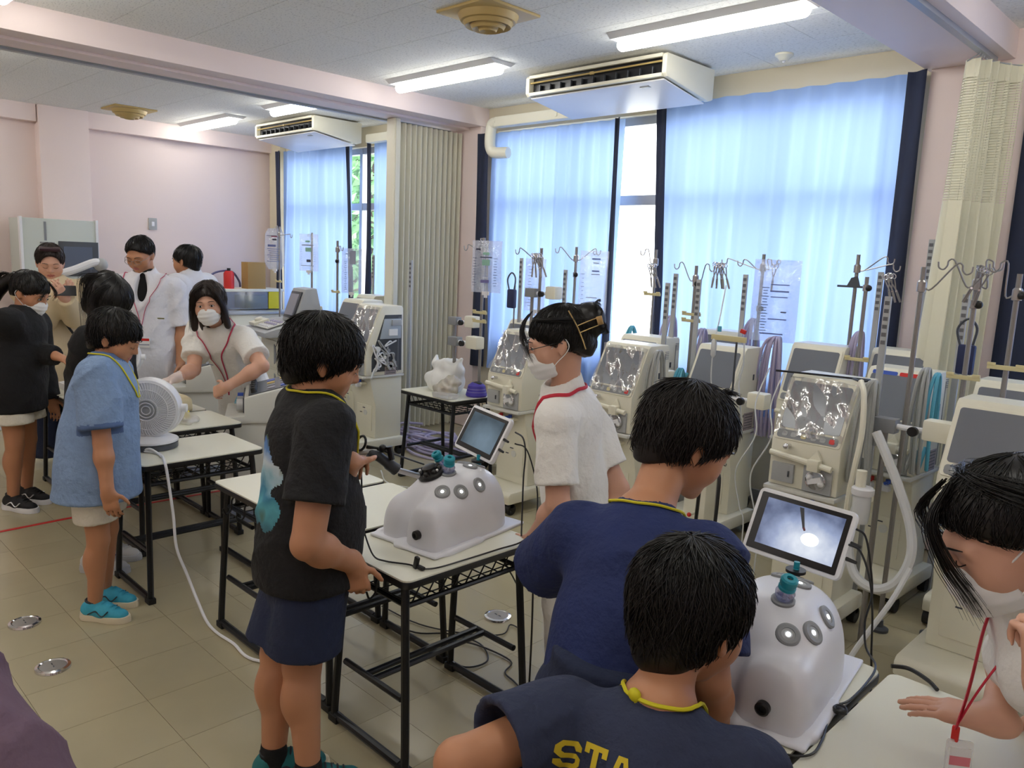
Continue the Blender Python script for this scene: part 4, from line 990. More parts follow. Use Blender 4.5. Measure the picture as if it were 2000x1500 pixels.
t = thing('filter_cup', 'white capped filter cup hanging right of the bright tablet', 'filter', (-1.10, 3.13, 0))
b = MB(); b.lathe([(.03, .62), (.034, .65), (.034, .73), (.03, .74)], seg=20); b.build('cup', clear_tube, t)
b = MB(); b.lathe([(.041, .735), (.043, .742), (.043, .760), (.036, .766)], seg=20); b.build('cup_rim', white_plastic, t)
b = MB(); b.cyl((-.012, 0, .76), (-.012, 0, .83), .02, 14); b.build('cup_cap', cream2, t)
b = MB(); b.box((0, .05, .70), (.02, .1, .02)); b.build('cup_bracket', cream2, t)
t = thing('pump_module', 'cream blood pump box with red tag behind the person in mottled navy', 'pump', (-1.93, 3.30, 0))
b = MB(); b.box((0, 0, .76), (.15, .11, .19)); b.build('pump_body', cream2, t, bevel=.02)
b = MB(); b.box((-.03, -.057, .775), (.05, .012, .08)); b.build('pump_door', white_plastic, t, bevel=.004)
b = MB(); b.box((.035, -.058, .835), (.028, .008, .014), (0, .4, 0)); b.build('red_tag', red_pl, t)
b = MB(); b.box((-.055, -.075, .63), (.075, .05, .10)); b.build('sensor_box', grey_pl, t, bevel=.006)
b = MB(); b.box((0, .02, .33), (.12, .1, .66)); b.build('pump_column', cream, t, bevel=.01)
b = MB(); b.box((0, -.02, .06), (.24, .34, .09)); b.build('pump_base', cream, t, bevel=.02)
b = MB(); b.ball((.02, -.10, .42), .011); b.build('red_knob', red_pl, t)
b = MB(); b.cyl((.02, -.03, .42), (.02, -.09, .42), .008); b.build('knob_stem', cream, t)
for x, y, z, l in ((-4.11, 4.15, 1.30, 'navy pouch hanging on a cord left of the clamp bunch'), (-1.05, 4.1, 1.22, 'navy cuff pouch hanging before the cream ward curtain')):
    t = thing('cuff_pouch', l, 'pouch', (x, y, 0)); b = MB(); b.box((0, 0, z), (.075, .035, .14)); b.build('pouch', navy_box, t, bevel=.012)
    b = MB(); b.tube(catmull([(-.03, 0, z+.06), (-.05, 0, z+.14), (-.01, 0, z+.19), (.03, 0, z+.15), (.02, 0, z+.06)], 6), .006, 6); b.build('pouch_tube', dark_grey, t)
    b = MB(); b.cyl((0, .03, z+.1), (0, .03, .012), .006, 8); b.build('pouch_post', dull_steel, t)
# ------------------------------------------------------------------ lavender hoses lying on the floor by the partition
rg = random.Random(5)
for k in range(16):
    cx, cy = -5.0+rg.uniform(-.22, .25), 4.12+rg.uniform(-.10, .12); rx, ry = rg.uniform(.18, .42), rg.uniform(.10, .2); a0 = rg.uniform(0, 6.28); zz = .012+.012*(k//2)
    pts = [(cx+rx*math.cos(a0+a*.55)*(1-.02*a), cy+ry*math.sin(a0+a*.55), zz+.006*math.sin(a*1.3+k)) for a in range(10)]
    hose('floor_hose', 'lavender hose coiled on the floor in the pile by the accordion partition', pts, .011, lav_hose, 'hose', 'lavender hoses piled on the floor', n=4)
# ------------------------------------------------------------------ far room equipment
m5 = make_machine('dialysis machine marked with a handwritten 5 on its side, by the far window', -5.72, 3.70, R(-3), False, False, .05)
tx = bpy.data.curves.new('number', 'FONT'); tx.body = '5'; tx.size = .085; tx.extrude = .0008; tx.align_x = 'CENTER'
o = bpy.data.objects.new('number_tmp', tx); link(o); dg = bpy.context.evaluated_depsgraph_get(); me = bpy.data.meshes.new_from_object(o.evaluated_get(dg)); bpy.data.objects.remove(o)
nm = meshobj('number', me, ink_d, m5, smooth=False); nm.rotation_euler = (R(90), 0, R(90)); nm.location = (.1575, .20, 1.085)
mo = make_machine('dialysis machine with its side panel open and tubing bare, in front of the partition', -5.12, 3.46, R(0), True, False, .05)
b = MB(); b.prism([(.05, .68), (.05, .80), (.17, 1.12), (.33, 1.12), (.335, .68)], .148, .157, 'x'); b.build('recess_shade_plate', dark_grey, mo, smooth=False)  # flat dark plate; its colour stands in for the shade inside the housing
b = MB(); b.prism([(.12, .935), (.16, 1.09), (.32, 1.09), (.32, .935)], .157, .166, 'x'); b.build('inner_plate', mat('blue_grey_plate', rgb(172, 182, 190), .4), mo, bevel=.002)
b = MB(); b.box((.170, .24, .985), (.01, .08, .05)); b.build('inner_board', white_paper, mo, smooth=False)
b = MB(); b.box((.172, .27, 1.06), (.014, .09, .045)); b.build('power_box', grey_pl, mo, bevel=.003)
rg = random.Random(9)
for k in range(11):
    y0, z0 = rg.uniform(.07, .31), rg.uniform(.70, .91); b = MB()
    b.tube(catmull([(.16, y0, z0), (.172, y0+rg.uniform(-.06, .06), z0+rg.uniform(-.07, .07)), (.178, y0+rg.uniform(-.09, .09), z0+rg.uniform(-.08, .08)), (.165, min(.32, max(.06, y0+rg.uniform(-.1, .1))), min(.92, max(.69, z0+rg.uniform(-.1, .1))))], 5), .0065, 6); b.build('inner_tube', (clear_tube, grey_pl, white_plastic)[k % 3], mo)
for k in range(6):
    b = MB(); y0, z0 = rg.uniform(.09, .30), rg.uniform(.71, .90); b.cyl((.157, y0, z0), (.18, y0, z0), rg.uniform(.012, .024), 12); b.build('inner_valve', (grey_pl, old_white, mid_grey)[k % 3], mo)
# console machine with small screen and drawers
t = thing('dialysis_console', 'cream console unit with small tilted screen, keypad and three half-window doors', 'machine', (-6.20, 3.34, 0), R(-8))
b = MB(); b.box((0, .22, .46), (.52, .44, .86)); b.build('cabinet', cream, t, bevel=.012)
for k, z in enumerate((.20, .45, .70)):
    b = MB(); b.box((.05, -.006, z), (.36, .014, .225)); d = b.build('door', cream2, t, bevel=.004)
    b = MB(); b.prism([(.10+.05*math.cos(a*.314), z+.085*math.sin(a*.314)) for a in range(-5, 6)], -.018, -.013, 'y'); b.build('door_window', mid_grey, d, smooth=False)
    b = MB(); b.ball((-.10, -.022, z), .02); b.build('door_knob', yel_clip, d)
b = MB(); b.prism([(-.16, .86), (-.16, .90), (.12, .985), (.44, .985), (.44, .86)], -.28, .28, 'x'); b.build('console_top', grey_pl, t, bevel=.008)
b = MB(); b.box((.06, -.03, .953), (.28, .17, .010), (R(17), 0, 0)); kp = b.build('keypad', old_white, t, bevel=.002)
for i in range(5):
    for j in range(3):
        b = MB(); b.box((-.04+.05*i, -.08+.05*j, .946+.0155*j), (.034, .03, .008), (R(17), 0, 0)); b.build('key', lav_hose if j else white_plastic, kp, smooth=False)
b = MB(); b.box((-.16, -.05, .955), (.13, .14, .03), (R(15), 0, 0)); b.cyl((-.16, -.05, .965), (-.16, -.06, .99), .035, 14); b.build('roller_pump', cream2, t, bevel=.006)
b = MB(); b.prism([(.10, .985), (.20, 1.26), (.30, 1.27), (.36, .985)], -.02, .26, 'x'); b.build('screen_head', grey_pl, t, bevel=.008)
b = MB(); d_ = Vector((0, .10, .275)).normalized(); ang = math.atan2(.275, .10); b.box((.12, .143, 1.125), (.22, .235, .012), (ang, 0, 0)); sb = b.build('screen_bezel', dark_grey, t, bevel=.003)
b = MB(); b.box((.12, .135, 1.127), (.175, .19, .010), (ang, 0, 0)); b.build('screen', mat('violet_lcd', rgb(150, 150, 160), .25), sb, smooth=False)
for sx in (-.2, .2):
    b = MB(); b.cyl((sx, .1, .0), (sx, .1, .04), .03, 12); b.build('caster', rubber, t)
# small machines behind it
make_machine('dialysis machine in the far row behind the number 5 machine, violet screen', -6.28, 4.22, R(-4), False, False, .05)
holder('white holder head in the far row below the green printed bag', (-6.42, 3.9, 1.04), wide=.13)
# heart lung consoles behind the far desks
def pump_console(label, loc, rz):
    t = thing('pump_console', label, 'console', loc, rz)
    b = MB(); b.box((0, 0, .32), (.42, .40, .55)); b.build('console_body', old_white, t, bevel=.012)
    b = MB(); b.box((0, 0, .035), (.44, .42, .07)); b.build('console_plinth', mat('blue_grey_plinth', rgb(132, 142, 166), .5), t, bevel=.006)
    b = MB(); b.prism([(-.24, .595), (-.24, .63), (-.13, .64), (-.13, .745), (.20, .83), (.20, .595)], -.23, .23, 'x'); b.build('console_head', old_white, t, bevel=.010)
    b = MB(); b.box((0, -.132, .692), (.36, .012, .085)); b.build('recess', dark_grey, t, smooth=False)
    for k, (m_, x) in enumerate(((blue_pl, -.10), (grey_pl, .02), (clear_tube, .11))):
        b = MB(); b.cyl((x, -.135, .685), (x, -.175, .685), .034, 14); b.build('pump_head', m_, t)
    b = MB(); b.tube(catmull([(-.14, -.17, .70), (-.09, -.19, .66), (-.04, -.18, .67), (0, -.17, .65)], 5), .006, 6); b.build('pump_tube', cyan_tube, t)
    ang = math.atan2(.085, .33); nrm = Vector((0, -math.sin(ang), math.cos(ang)))
    b = MB(); b.box(Vector((0, .03, .786))+nrm*.002, (.40, .28, .006), (ang, 0, 0)); pn = b.build('control_panel', dark_grey, t, smooth=False)
    for k in range(5):
        p = Vector((-.14+.07*k, -.075, .76)); b = MB(); b.cyl(p, p+nrm*.032, .020, 12, .016); b.build('dial', black_pl, pn)
    for i in range(4):
        for j in range(2):
            p = Vector((-.13+.085*i, .02+.075*j, .7845+.0193*j))+nrm*.005; b = MB(); b.box(p, (.06, .045, .006), (ang, 0, 0)); b.build('readout', (blue_pl, mat('amber_readout', rgb(196, 168, 60), .4), mid_grey, MATS['violet_lcd'])[(i+j) % 4], pn, smooth=False)
    return t
pump_console('grey pump console with dark dial panel beside the masked person in white, behind the fan', (-4.30, 2.29, 0), R(-28))
pump_console('farther pump console with dark dials left of the masked person in white', (-5.40, 2.42, 0), R(-28))
# far wall: cabinet machine, counter, box, canister
t = thing('imaging_cabinet', 'tall pale grey cabinet with a dark screen against the far pink wall', 'cabinet', (-8.88, 2.42, 0))
b = MB(); b.box((0, 0, .92), (.44, .66, 1.72)); b.build('cabinet_body', mat('pale_green_grey', rgb(206, 212, 204), .4), t, bevel=.008)
for sy in (-1, 1):
    b = MB(); b.box((.2, sy*.335, .92), (.06, .025, 1.74)); b.build('side_trim', white_plastic, t, bevel=.004)
b = MB(); b.box((.225, .16, 1.40), (.02, .36, .34)); sb = b.build('screen_bezel', dark_grey, t, bevel=.004)
b = MB(); b.box((.237, .15, 1.41), (.006, .26, .22)); b.build('screen', mat('slate_screen', rgb(96, 104, 120), .2), sb, smooth=False)
b = MB(); b.box((.223, -.13, 1.66), (.006, .02, .18)); b.build('door_slot', mid_grey, t, smooth=False)
b = MB(); b.box((.24, -.12, 1.55), (.04, .12, .012)); b.build('door_handle', mid_grey, t, bevel=.003)
b = MB(); b.box((0, 0, .03), (.40, .6, .06)); b.build('cabinet_plinth', dark_grey, t, smooth=False)
def arm(label, loc, pts):
    t = thing('swing_arm', label, 'arm', loc); b = MB(); b.tube(catmull(pts, 5), .035, 10); b.build('arm_tube', white_plastic, t)
    b = MB(); b.ball(pts[-1], .06); b.build('arm_joint', grey_pl, t)
    b = MB(); b.cyl(pts[0], (pts[0][0], pts[0][1], 0), .03, 10); b.build('arm_post', white_plastic, t)
    b = MB(); b.lathe([(.22, 0), (.22, .03), (.05, .06)], (pts[0][0], pts[0][1], 0), 20); b.build('arm_base', white_plastic, t)
    return t
arm('white jointed arm before the pale cabinet, right of the person with the phone', (-7.6, 2.05, 0), [(0, 0, 1.28), (.05, .15, 1.33), (.05, .32, 1.40), (.03, .38, 1.38)])
arm('white jointed lamp arm at the left frame edge', (-7.6, 1.35, 0), [(0, .05, 1.15), (0, .0, 1.35), (0, -.12, 1.45), (0, -.2, 1.40)])
t = thing('bed_panel', 'pale end panel with grey top rail left of the person in white coat', 'bed', (-7.9, 2.95, 0))
b = MB(); b.box((0, 0, .62), (.05, .62, 1.24)); b.build('end_panel', white_plastic, t, bevel=.015)
b = MB(); b.tube([(0, -.33, 1.27), (0, .33, 1.27)], .02, 10); b.build('top_rail', mid_grey, t)
t = thing('dark_monitor', 'black monitor at the left frame edge behind the person in black hoodie', 'monitor', (-7.0, 1.10, 0))
b = MB(); b.box((0, 0, 1.16), (.05, .42, .30)); b.build('monitor_body', black_pl, t, bevel=.008)
b = MB(); b.cyl((0, 0, 0), (0, 0, 1.02), .03, 12); b.build('monitor_stand', dark_grey, t)
b = MB(); b.lathe([(.2, 0), (.2, .02), (.04, .04)], seg=20); b.build('monitor_foot', dark_grey, t)
t = thing('wall_counter', 'beige counter with glass-fronted trough along the far wall', 'counter', (-8.6, 4.10, 0))
b = MB(); b.box((0, 0, .42), (.55, 1.3, .84)); b.build('counter_body', cream, t, bevel=.008)
b = MB(); b.box((0, 0, .855), (.6, 1.34, .03)); b.build('counter_top', alu, t, bevel=.004)
b = MB(); b.box((-.1, 0, 1.10), (.36, 1.3, .03)); b.build('shelf_top', cream2, t, bevel=.004)
b = MB(); b.box((.05, 0, .98), (.006, 1.26, .20)); b.build('glass_front', clear('smoked_glass', rgb(150, 160, 172), .5, .1, .1), t, smooth=False)
for yy in (-.62, .62):
    b = MB(); b.box((-.1, yy, .98), (.34, .03, .22)); b.build('shelf_side', cream2, t, smooth=False)
b = MB(); b.box((-.1, .38, .96), (.25, .4, .15)); tag(b.build('yellow_bin', yellow_pl, bevel=.01), 'yellow bin inside the trough on the far counter', 'bin').location = (-8.6, 4.10, 0)
b = MB(); b.box((.062, .55, .985), (.012, .17, .20)); tag(b.build('yellow_sheet', yellow_pl, bevel=.002), 'yellow sheet standing at the front of the far counter', 'sheet').location = (-8.6, 4.10, 0)
t = thing('red_canister', 'red canister on the far counter beside the cardboard box', 'canister', (-8.62, 4.12, 1.115)); b = MB(); b.lathe([(.055, 0), (.058, .01), (.058, .17), (.04, .20), (.02, .192)], seg=18); b.build('canister_body', red_pl, t)
b = MB(); b.cyl((0, 0, .20), (0, 0, .23), .02, 12); b.build('canister_cap', black_pl, t)
t = thing('cardboard_box', 'upright brown cardboard box on the far counter below the rounded bag', 'box', (-8.62, 4.42, 1.115)); b = MB(); b.box((0, 0, .15), (.16, .22, .30)); b.build('box_body', cardboard, t, bevel=.002)
for sy in (-1, 1):
    b = MB(); b.box((0, sy*.055, .302), (.16, .108, .004)); b.build('box_flap', cardboard, t, smooth=False)
cord('power_hose', [(-8.6, 3.85, 1.13), (-8.6, 3.9, 1.26), (-8.62, 4.03, 1.31), (-8.66, 4.18, 1.30), (-8.68, 4.27, 1.20), (-8.68, 4.285, 1.13)], .012, mat('dark_blue_hose', rgb(84, 80, 112), .4), 'dark blue hose arching behind the red canister on the far counter', 'hose')

# ------------------------------------------------------------------ fans
def table_fan(label, loc, rz, tilt):
    t = thing('table_fan', label, 'fan', loc, rz, 'white table fans')
    b = MB(); b.lathe([(.112, 0), (.118, .004), (.118, .026), (.112, .03)], seg=36); b.build('fan_foot', dark_grey, t)
    b = MB(); b.lathe([(.114, .029), (.121, .034), (.119, .042), (.10, .050), (.04, .058), (.02, .075), (.018, .10)], seg=36); b.build('fan_base', white_plastic, t)
    b = MB(); b.tube(catmull([(-.148, 0, .192), (-.138, 0, .15), (-.10, 0, .10), (-.05, 0, .078), (0, 0, .072), (.05, 0, .078), (.10, 0, .10), (.138, 0, .15), (.148, 0, .192)], 5), .011, 10); b.build('yoke', white_plastic, t)
    for s in (-1, 1):
        b = MB(); b.cyl((s*.135, 0, .192), (s*.165, 0, .192), .019, 14); b.build('pivot', white_plastic, t)
    M = Matrix.Rotation(tilt, 3, 'X') @ Matrix.Rotation(R(90), 3, 'X'); C = Vector((0, 0, .192))
    b = MB(); b.lathe([(.125, .045), (.138, .04), (.141, .02), (.141, -.02), (.13, -.05), (.085, -.075), (.02, -.085)], C, 40, M); b.build('fan_drum', white_plastic, t)
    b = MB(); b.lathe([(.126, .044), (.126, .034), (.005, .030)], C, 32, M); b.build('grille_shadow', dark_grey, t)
    g = MB()
    for k in range(60):
        a = 2*PI*k/60; p = [C+M @ Vector((r_*math.cos(a+tw), r_*math.sin(a+tw), z_)) for r_, z_, tw in ((.046, .062, 0), (.08, .062, .05), (.11, .055, .12), (.128, .045, .18))]
        g.tube(p, .0019, 4, cap=False)
    tag(g.build('grille_slats', white_plastic, t), kind='stuff')
    for rr, zz in ((.127, .045), (.095, .059), (.052, .063), (.035, .064), (.02, .065)):
        b = MB(); b.tube([C+M @ Vector((rr*math.cos(a*PI/18), rr*math.sin(a*PI/18), zz)) for a in range(36)], .0026, 5, closed=True); b.build('grille_ring', white_plastic, t)
    b = MB(); b.lathe([(.046, .056), (.046, .061), (.002, .063)], C, 28, M); b.build('grille_hub', grey_pl, t)
    return t
table_fan('large white table fan on the desk beside the person in pale blue', (-3.745, 1.395, .6405), R(52), R(3))
table_fan('smaller looking white fan far back between the two people in black', (-5.52, 1.86, .6405), R(60), R(-6))
cord('fan_cord', [(-3.66, 1.325, .648), (-3.60, 1.36, .647), (-3.53, 1.36, .646), (-3.445, 1.335, .648), (-3.405, 1.325, .638), (-3.395, 1.33, .58), (-3.36, 1.335, .42), (-3.32, 1.33, .28), (-3.29, 1.36, .16), (-3.22, 1.37, .07), (-3.10, 1.36, .012), (-2.98, 1.35, .008), (-2.85, 1.36, .007), (-2.68, 1.36, .007), (-2.5, 1.5, .007)], .0062, white_plastic, 'white cord running from the fan over the desk edge to the floor', 'cable', n=7)
cord('fan_cord', [(-3.66, 1.325, .653), (-3.63, 1.345, .660), (-3.57, 1.36, .6475), (-3.52, 1.352, .6465)], .0055, white_plastic, 'short white loop of cord lying beside the fan base', 'cable')
# things on the far desks
def lump(name, label, cat, prims, m_, vox=.006, amp=.004, f=40, loc=(0, 0, 0), flat=True):
    s = SDF()
    for q, k in prims: s.u(q, k)
    s.disp = lambda p: amp*(np.sin(p[:, 0]*f+3*np.sin(p[:, 1]*f*.6))*np.sin(p[:, 2]*f*.8+2*np.sin(p[:, 0]*f*.5))+.5*np.sin(p[:, 1]*f*1.9+p[:, 2]*f))
    if flat: s.cut((0, 0, 0), (0, 0, -1), .002)
    o = s.build(name, vox, m_); o.location = loc; return tag(o, label, cat)
lump('padded_block', 'cream padded block under a draped sheet, in front of the person in pale blue', 'pad', [(rbox((0, 0, .03), (.28, .20, .055), .03), .02)], mat('cream_sheet', rgb(232, 220, 182), .7), .008, .004, 26, (-4.72, 1.70, .641))
b = MB(); b.grid(lambda u, v: (-.16+.32*u, -.13+.26*v, .004+.006*math.sin(8*u+3*v)+.006*math.sin(11*v)), 20, 16); o = b.build('sheet_paper', white_paper, fix=False); tag(o, 'white paper sheet lying on the cream padded block', 'paper'); o.location = (-4.78, 1.74, .73); md = o.modifiers.new('thick', 'SOLIDIFY'); md.thickness = .0015
t = thing('document_tray', 'pale tray of papers beyond the padded block on the far desks', 'tray', (-5.45, 1.62, .641)); b = MB(); b.box((0, 0, .02), (.30, .22, .04)); b.build('tray_body', white_plastic, t, bevel=.006)
b = MB(); b.box((0, 0, .042), (.27, .19, .003)); b.build('papers', white_paper, t, smooth=False)
lump('crumpled_bag', 'crumpled clear bag on the desk behind the fan', 'bag', [(ellip((0, 0, .015), (.11, .075, .03)), .02), (ellip((-.03, .01, .03), (.05, .04, .03)), .02)], poly_m, .006, .005, 60, (-4.20, 1.74, .641))
lump('yellow_scrap', 'yellow scrap inside the crumpled clear bag behind the fan', 'scrap', [(rcone((-.03, .0, .012), (.03, .01, .03), .012, .010), .01), (rcone((0, .0, .02), (.005, .02, .05), .012, .007), .01)], yellow_pl, .004, .002, 80, (-4.21, 1.75, .641))
# things on the desk by the partition
lump('plastic_bag', 'white plastic bag full of things on the desk by the partition', 'bag', [(ellip((0, 0, .07), (.17, .12, .10)), .03), (ellip((.04, .0, .16), (.14, .08, .08)), .03), (rcone((-.1, 0, .18), (-.12, .02, .235), .035, .012), .02), (rcone((.12, 0, .18), (.15, .02, .24), .035, .012), .02)], mat('white_polythene', rgb(236, 236, 232), .35), .007, .007, 34, (-4.22, 3.62, .641))
lump('snack_bag', 'clear bag of brown snacks beside the white plastic bag', 'bag', [(ellip((0, 0, .045), (.10, .075, .06)), .02), (ellip((.03, .03, .10), (.07, .05, .04)), .02)], clear('snack_film', rgb(214, 206, 190), .55, .15, .2, .5, 30), .006, .007, 50, (-4.05, 3.48, .641))
for k in range(9):
    a = k*2.4; lump('snack', 'brown snack piece inside the clear bag by the partition', 'snack', [(ellip((0, 0, .012), (.022, .016, .012)), .01)], mat('snack_brown', rgb(184, 150, 96), .8) if k == 0 else MATS['snack_brown'], .005, .002, 90, (-4.05+.045*math.cos(a)*(k % 3)/2, 3.48+.035*math.sin(a)*(k % 3)/2, .645+.022*(k // 3)))['group'] = 'snacks in the clear bag'
t = thing('striped_pouch', 'violet striped pouch on the corner of the partition desk', 'pouch', (-3.93, 3.66, .641)); b = MB(); b.lathe([(.07, 0), (.075, .01), (.06, .075), (.035, .095)], seg=20); b.build('pouch_body', mat('violet_pouch', rgb(74, 60, 168), .5), t)
for z in (.03, .05):
    b = MB(); b.lathe([(.0735-(z-.01)*.23, z), (.0742-(z-.01)*.23, z+.004), (.0725-(z-.01)*.23, z+.008)], seg=20); b.build('pouch_stripe', white_plastic, t)
b = MB(); b.ball((.01, 0, .092), (.036, .03, .012)); b.build('pouch_opening', black_pl, t)
t = thing('clear_tray', 'clear plastic tray on the front edge of the partition desk', 'tray', (-3.98, 3.42, .641)); b = MB(); b.box((0, 0, .018), (.16, .09, .035), None, (1.1, 1.1)); b.build('tray_body', poly_m, t, bevel=.006)
b = MB(); b.box((0, 0, .008), (.12, .07, .010)); b.build('tray_content', white_paper, t, bevel=.002)
# ------------------------------------------------------------------ instruments at the middle trainer
t = thing('laparoscopic_grasper', 'black ring-handled grasper with white lever held by the person in black T-shirt', 'instrument')
b = MB(); P0 = Vector((-1.990, 1.432, .985)); ex = Vector((-.075, -.04, 0)).normalized()
b.tube([P0+ex*.055+Vector((.022*math.cos(a*.35), .008*math.sin(a*.35), .022*math.sin(a*.35)+.012)) for a in range(18)], .0042, 7, closed=True); b.build('finger_ring', black_pl, t)
b = MB(); b.tube(catmull([P0+ex*.035+Vector((0, 0, .002)), P0+Vector((0, 0, .0)), P0+Vector((.03, .012, -.002)), P0+Vector((.045, .03, -.012))], 5), [.006]*16, 8); b.ball(P0+Vector((.02, .008, .004)), .013); b.cyl(P0+Vector((.038, .02, .012)), P0+Vector((.044, .026, -.03)), .010, 10); b.build('handle_body', black_pl, t)
b = MB(); b.tube(catmull([P0+Vector((.005, .0, -.006)), P0+ex*.03+Vector((0, 0, -.014)), P0+ex*.06+Vector((0, 0, -.022))], 4), [.007, .009, .010, .010, .010, .011, .011, .011, .009], 8); b.build('white_lever', white_plastic, t)
b = MB(); b.cyl(P0+Vector((.045, .03, -.012)), Vector((-1.985, 1.62, .905)), .0028, 8); b.build('shaft', black_pl, t)
t = thing('camera_scope', 'camera scope with dark grip and silver tube entering the black adapter', 'instrument')
A = Vector((-1.985, 1.40, .975)); Bq = Vector((-1.955, 1.485, .915)); Cq = Vector((-1.990, 1.60, .868))
b = MB(); b.tube(catmull([A, A.lerp(Bq, .3)+Vector((0, 0, .008)), A.lerp(Bq, .7)+Vector((0, 0, .003)), Bq], 5), [.010]+[.014]*4+[.016]*5+[.019]*4+[.020]*2, 12); b.build('scope_grip', mat('slate_grip', rgb(48, 52, 60), .5), t)
b = MB(); b.cyl(Bq, Cq, .0095, 14); b.build('scope_tube', steel, t)
t = cord('scope_cord', [(-1.985, 1.395, .975), (-1.955, 1.352, .95), (-1.935, 1.338, .90), (-1.932, 1.338, .84), (-1.93, 1.34, .79), (-1.93, 1.345, .75), (-1.915, 1.37, .67), (-1.90, 1.405, .646), (-1.83, 1.445, .646), (-1.78, 1.455, .646), (-1.755, 1.50, .646), (-1.75, 1.60, .646), (-1.748, 1.75, .646), (-1.745, 1.87, .65), (-1.75, 1.93, .70), (-1.80, 1.985, .80), (-1.87, 2.0, .92), (-1.90, 1.965, .945)], .0028, black_pl, 'thin black cord from the scope along the desk to the tablet', 'cable')
b = MB(); b.box((-1.930, 1.341, .795), (.018, .018, .075)); tag(b.build('cord_box', black_pl, bevel=.005), 'black inline box on the scope cord beside the person in black T-shirt', 'connector')
t = thing('usb_connector', 'black plug standing on the near edge of the middle desk', 'connector', (-1.80, 1.45, .641)); b = MB(); b.box((0, 0, .02), (.016, .012, .04), (0, .25, 0)); b.build('plug_body', black_pl, t, bevel=.003)
b = MB(); b.box((.014, .006, .006), (.03, .014, .010)); b.build('plug_tip', black_pl, t, bevel=.002)
# cables on the floor and at the right desk
K = black_pl
cord('floor_cable', [(-2.62, 1.95, .006), (-2.45, 1.98, .006), (-2.35, 2.08, .006), (-2.2, 2.12, .007), (-2.08, 2.05, .006), (-2.1, 1.95, .006), (-2.22, 1.94, .008), (-2.3, 2.03, .009), (-2.2, 2.1, .009), (-2.02, 2.12, .006), (-1.97, 2.04, .006), (-1.90, 2.02, .006), (-1.80, 1.99, .006), (-1.755, 1.945, .05), (-1.745, 1.935, .25), (-1.75, 1.935, .45), (-1.76, 1.93, .60)], .0035, K, 'black cable looped on the floor and up the leg of the middle desk', 'cable')
cord('floor_cable', [(-2.75, 2.02, .006), (-2.5, 2.04, .006), (-2.3, 2.14, .006), (-2.2, 2.25, .006), (-2.24, 2.34, .006), (-2.16, 2.33, .02), (-2.08, 2.25, .12), (-2.02, 2.15, .3), (-1.99, 2.0, .5), (-1.97, 1.94, .6)], .003, K, 'thin black cable rising from the floor behind the middle desk', 'cable')
cord('pale_floor_cable', [(-4.6, 3.35, .006), (-4.3, 3.2, .006), (-4.0, 3.3, .006), (-3.7, 3.2, .006), (-3.5, 2.95, .006), (-3.75, 2.88, .006), (-3.95, 3.0, .006), (-3.6, 3.1, .007), (-3.2, 3.05, .006)], .005, old_white, 'pale cable looped on the floor before the partition desk', 'cable')
cord('tablet_cable', [(-.675, 1.905, .985), (-.655, 1.915, .97), (-.645, 1.94, .90), (-.648, 1.99, .80), (-.66, 2.0, .72), (-.645, 1.985, .66), (-.60, 1.93, .65), (-.585, 1.84, .648), (-.582, 1.72, .648), (-.60, 1.66, .649), (-.58, 1.60, .649), (-.56, 1.53, .647), (-.555, 1.46, .647), (-.60, 1.42, .647), (-.70, 1.415, .647), (-.80, 1.42, .647)], .0028, K, 'thin black cable from the bright tablet down past its trainer', 'cable')
cord('tablet_cable', [(-.685, 1.895, .945), (-.66, 1.91, .93), (-.648, 1.96, .85), (-.655, 2.03, .74), (-.655, 2.06, .62), (-.655, 2.1, .45), (-.67, 2.12, .2), (-.65, 2.2, .02)], .0028, K, 'second black cable hanging behind the right desk from the tablet', 'cable')
cord('desk_cable', [(-.575, 1.965, .647), (-.54, 1.985, .647), (-.49, 1.96, .648), (-.46, 1.93, .648)], .005, K, 'thick black cable end lying at the rear edge of the right desks', 'cable')
b = MB(); b.tube([(-.575+.012*math.cos(a*.5), 1.655+.016*math.sin(a*.5), .652+.002*a/6) for a in range(26)], .0036, 6); b.ball((-.575, 1.655, .654), (.013, .011, .008)); tag(b.build('cable_knot', black_pl), 'black cable clip with coiled slack between the two right desks', 'clip')
cord('idle_tablet_cable', [(-1.905, 1.97, .985), (-1.87, 1.975, .97), (-1.845, 1.965, .92), (-1.835, 1.95, .84), (-1.815, 1.93, .75), (-1.80, 1.915, .68), (-1.785, 1.90, .647)], .003, K, 'black cable hanging from the reflecting tablet to the desk', 'cable')
cord('black_lead', [(-1.74, 2.98, .012), (-1.74, 2.97, .3), (-1.72, 2.95, .62), (-1.70, 2.93, .72), (-1.66, 2.93, .76), (-1.62, 2.92, .74), (-1.60, 2.9, .66), (-1.6, 2.88, .3), (-1.62, 2.9, .012)], .008, K, 'black lead arching above the head nearest the camera', 'cable')
cord('machine_strap', [(-1.62, 3.36, 1.147), (-1.48, 3.4, 1.147), (-1.36, 3.43, 1.147), (-1.27, 3.43, 1.15), (-1.22, 3.40, 1.155), (-1.24, 3.36, 1.15), (-1.29, 3.40, 1.152)], .005, K, 'black cord lying over the top of the machine above the bright tablet', 'cable')
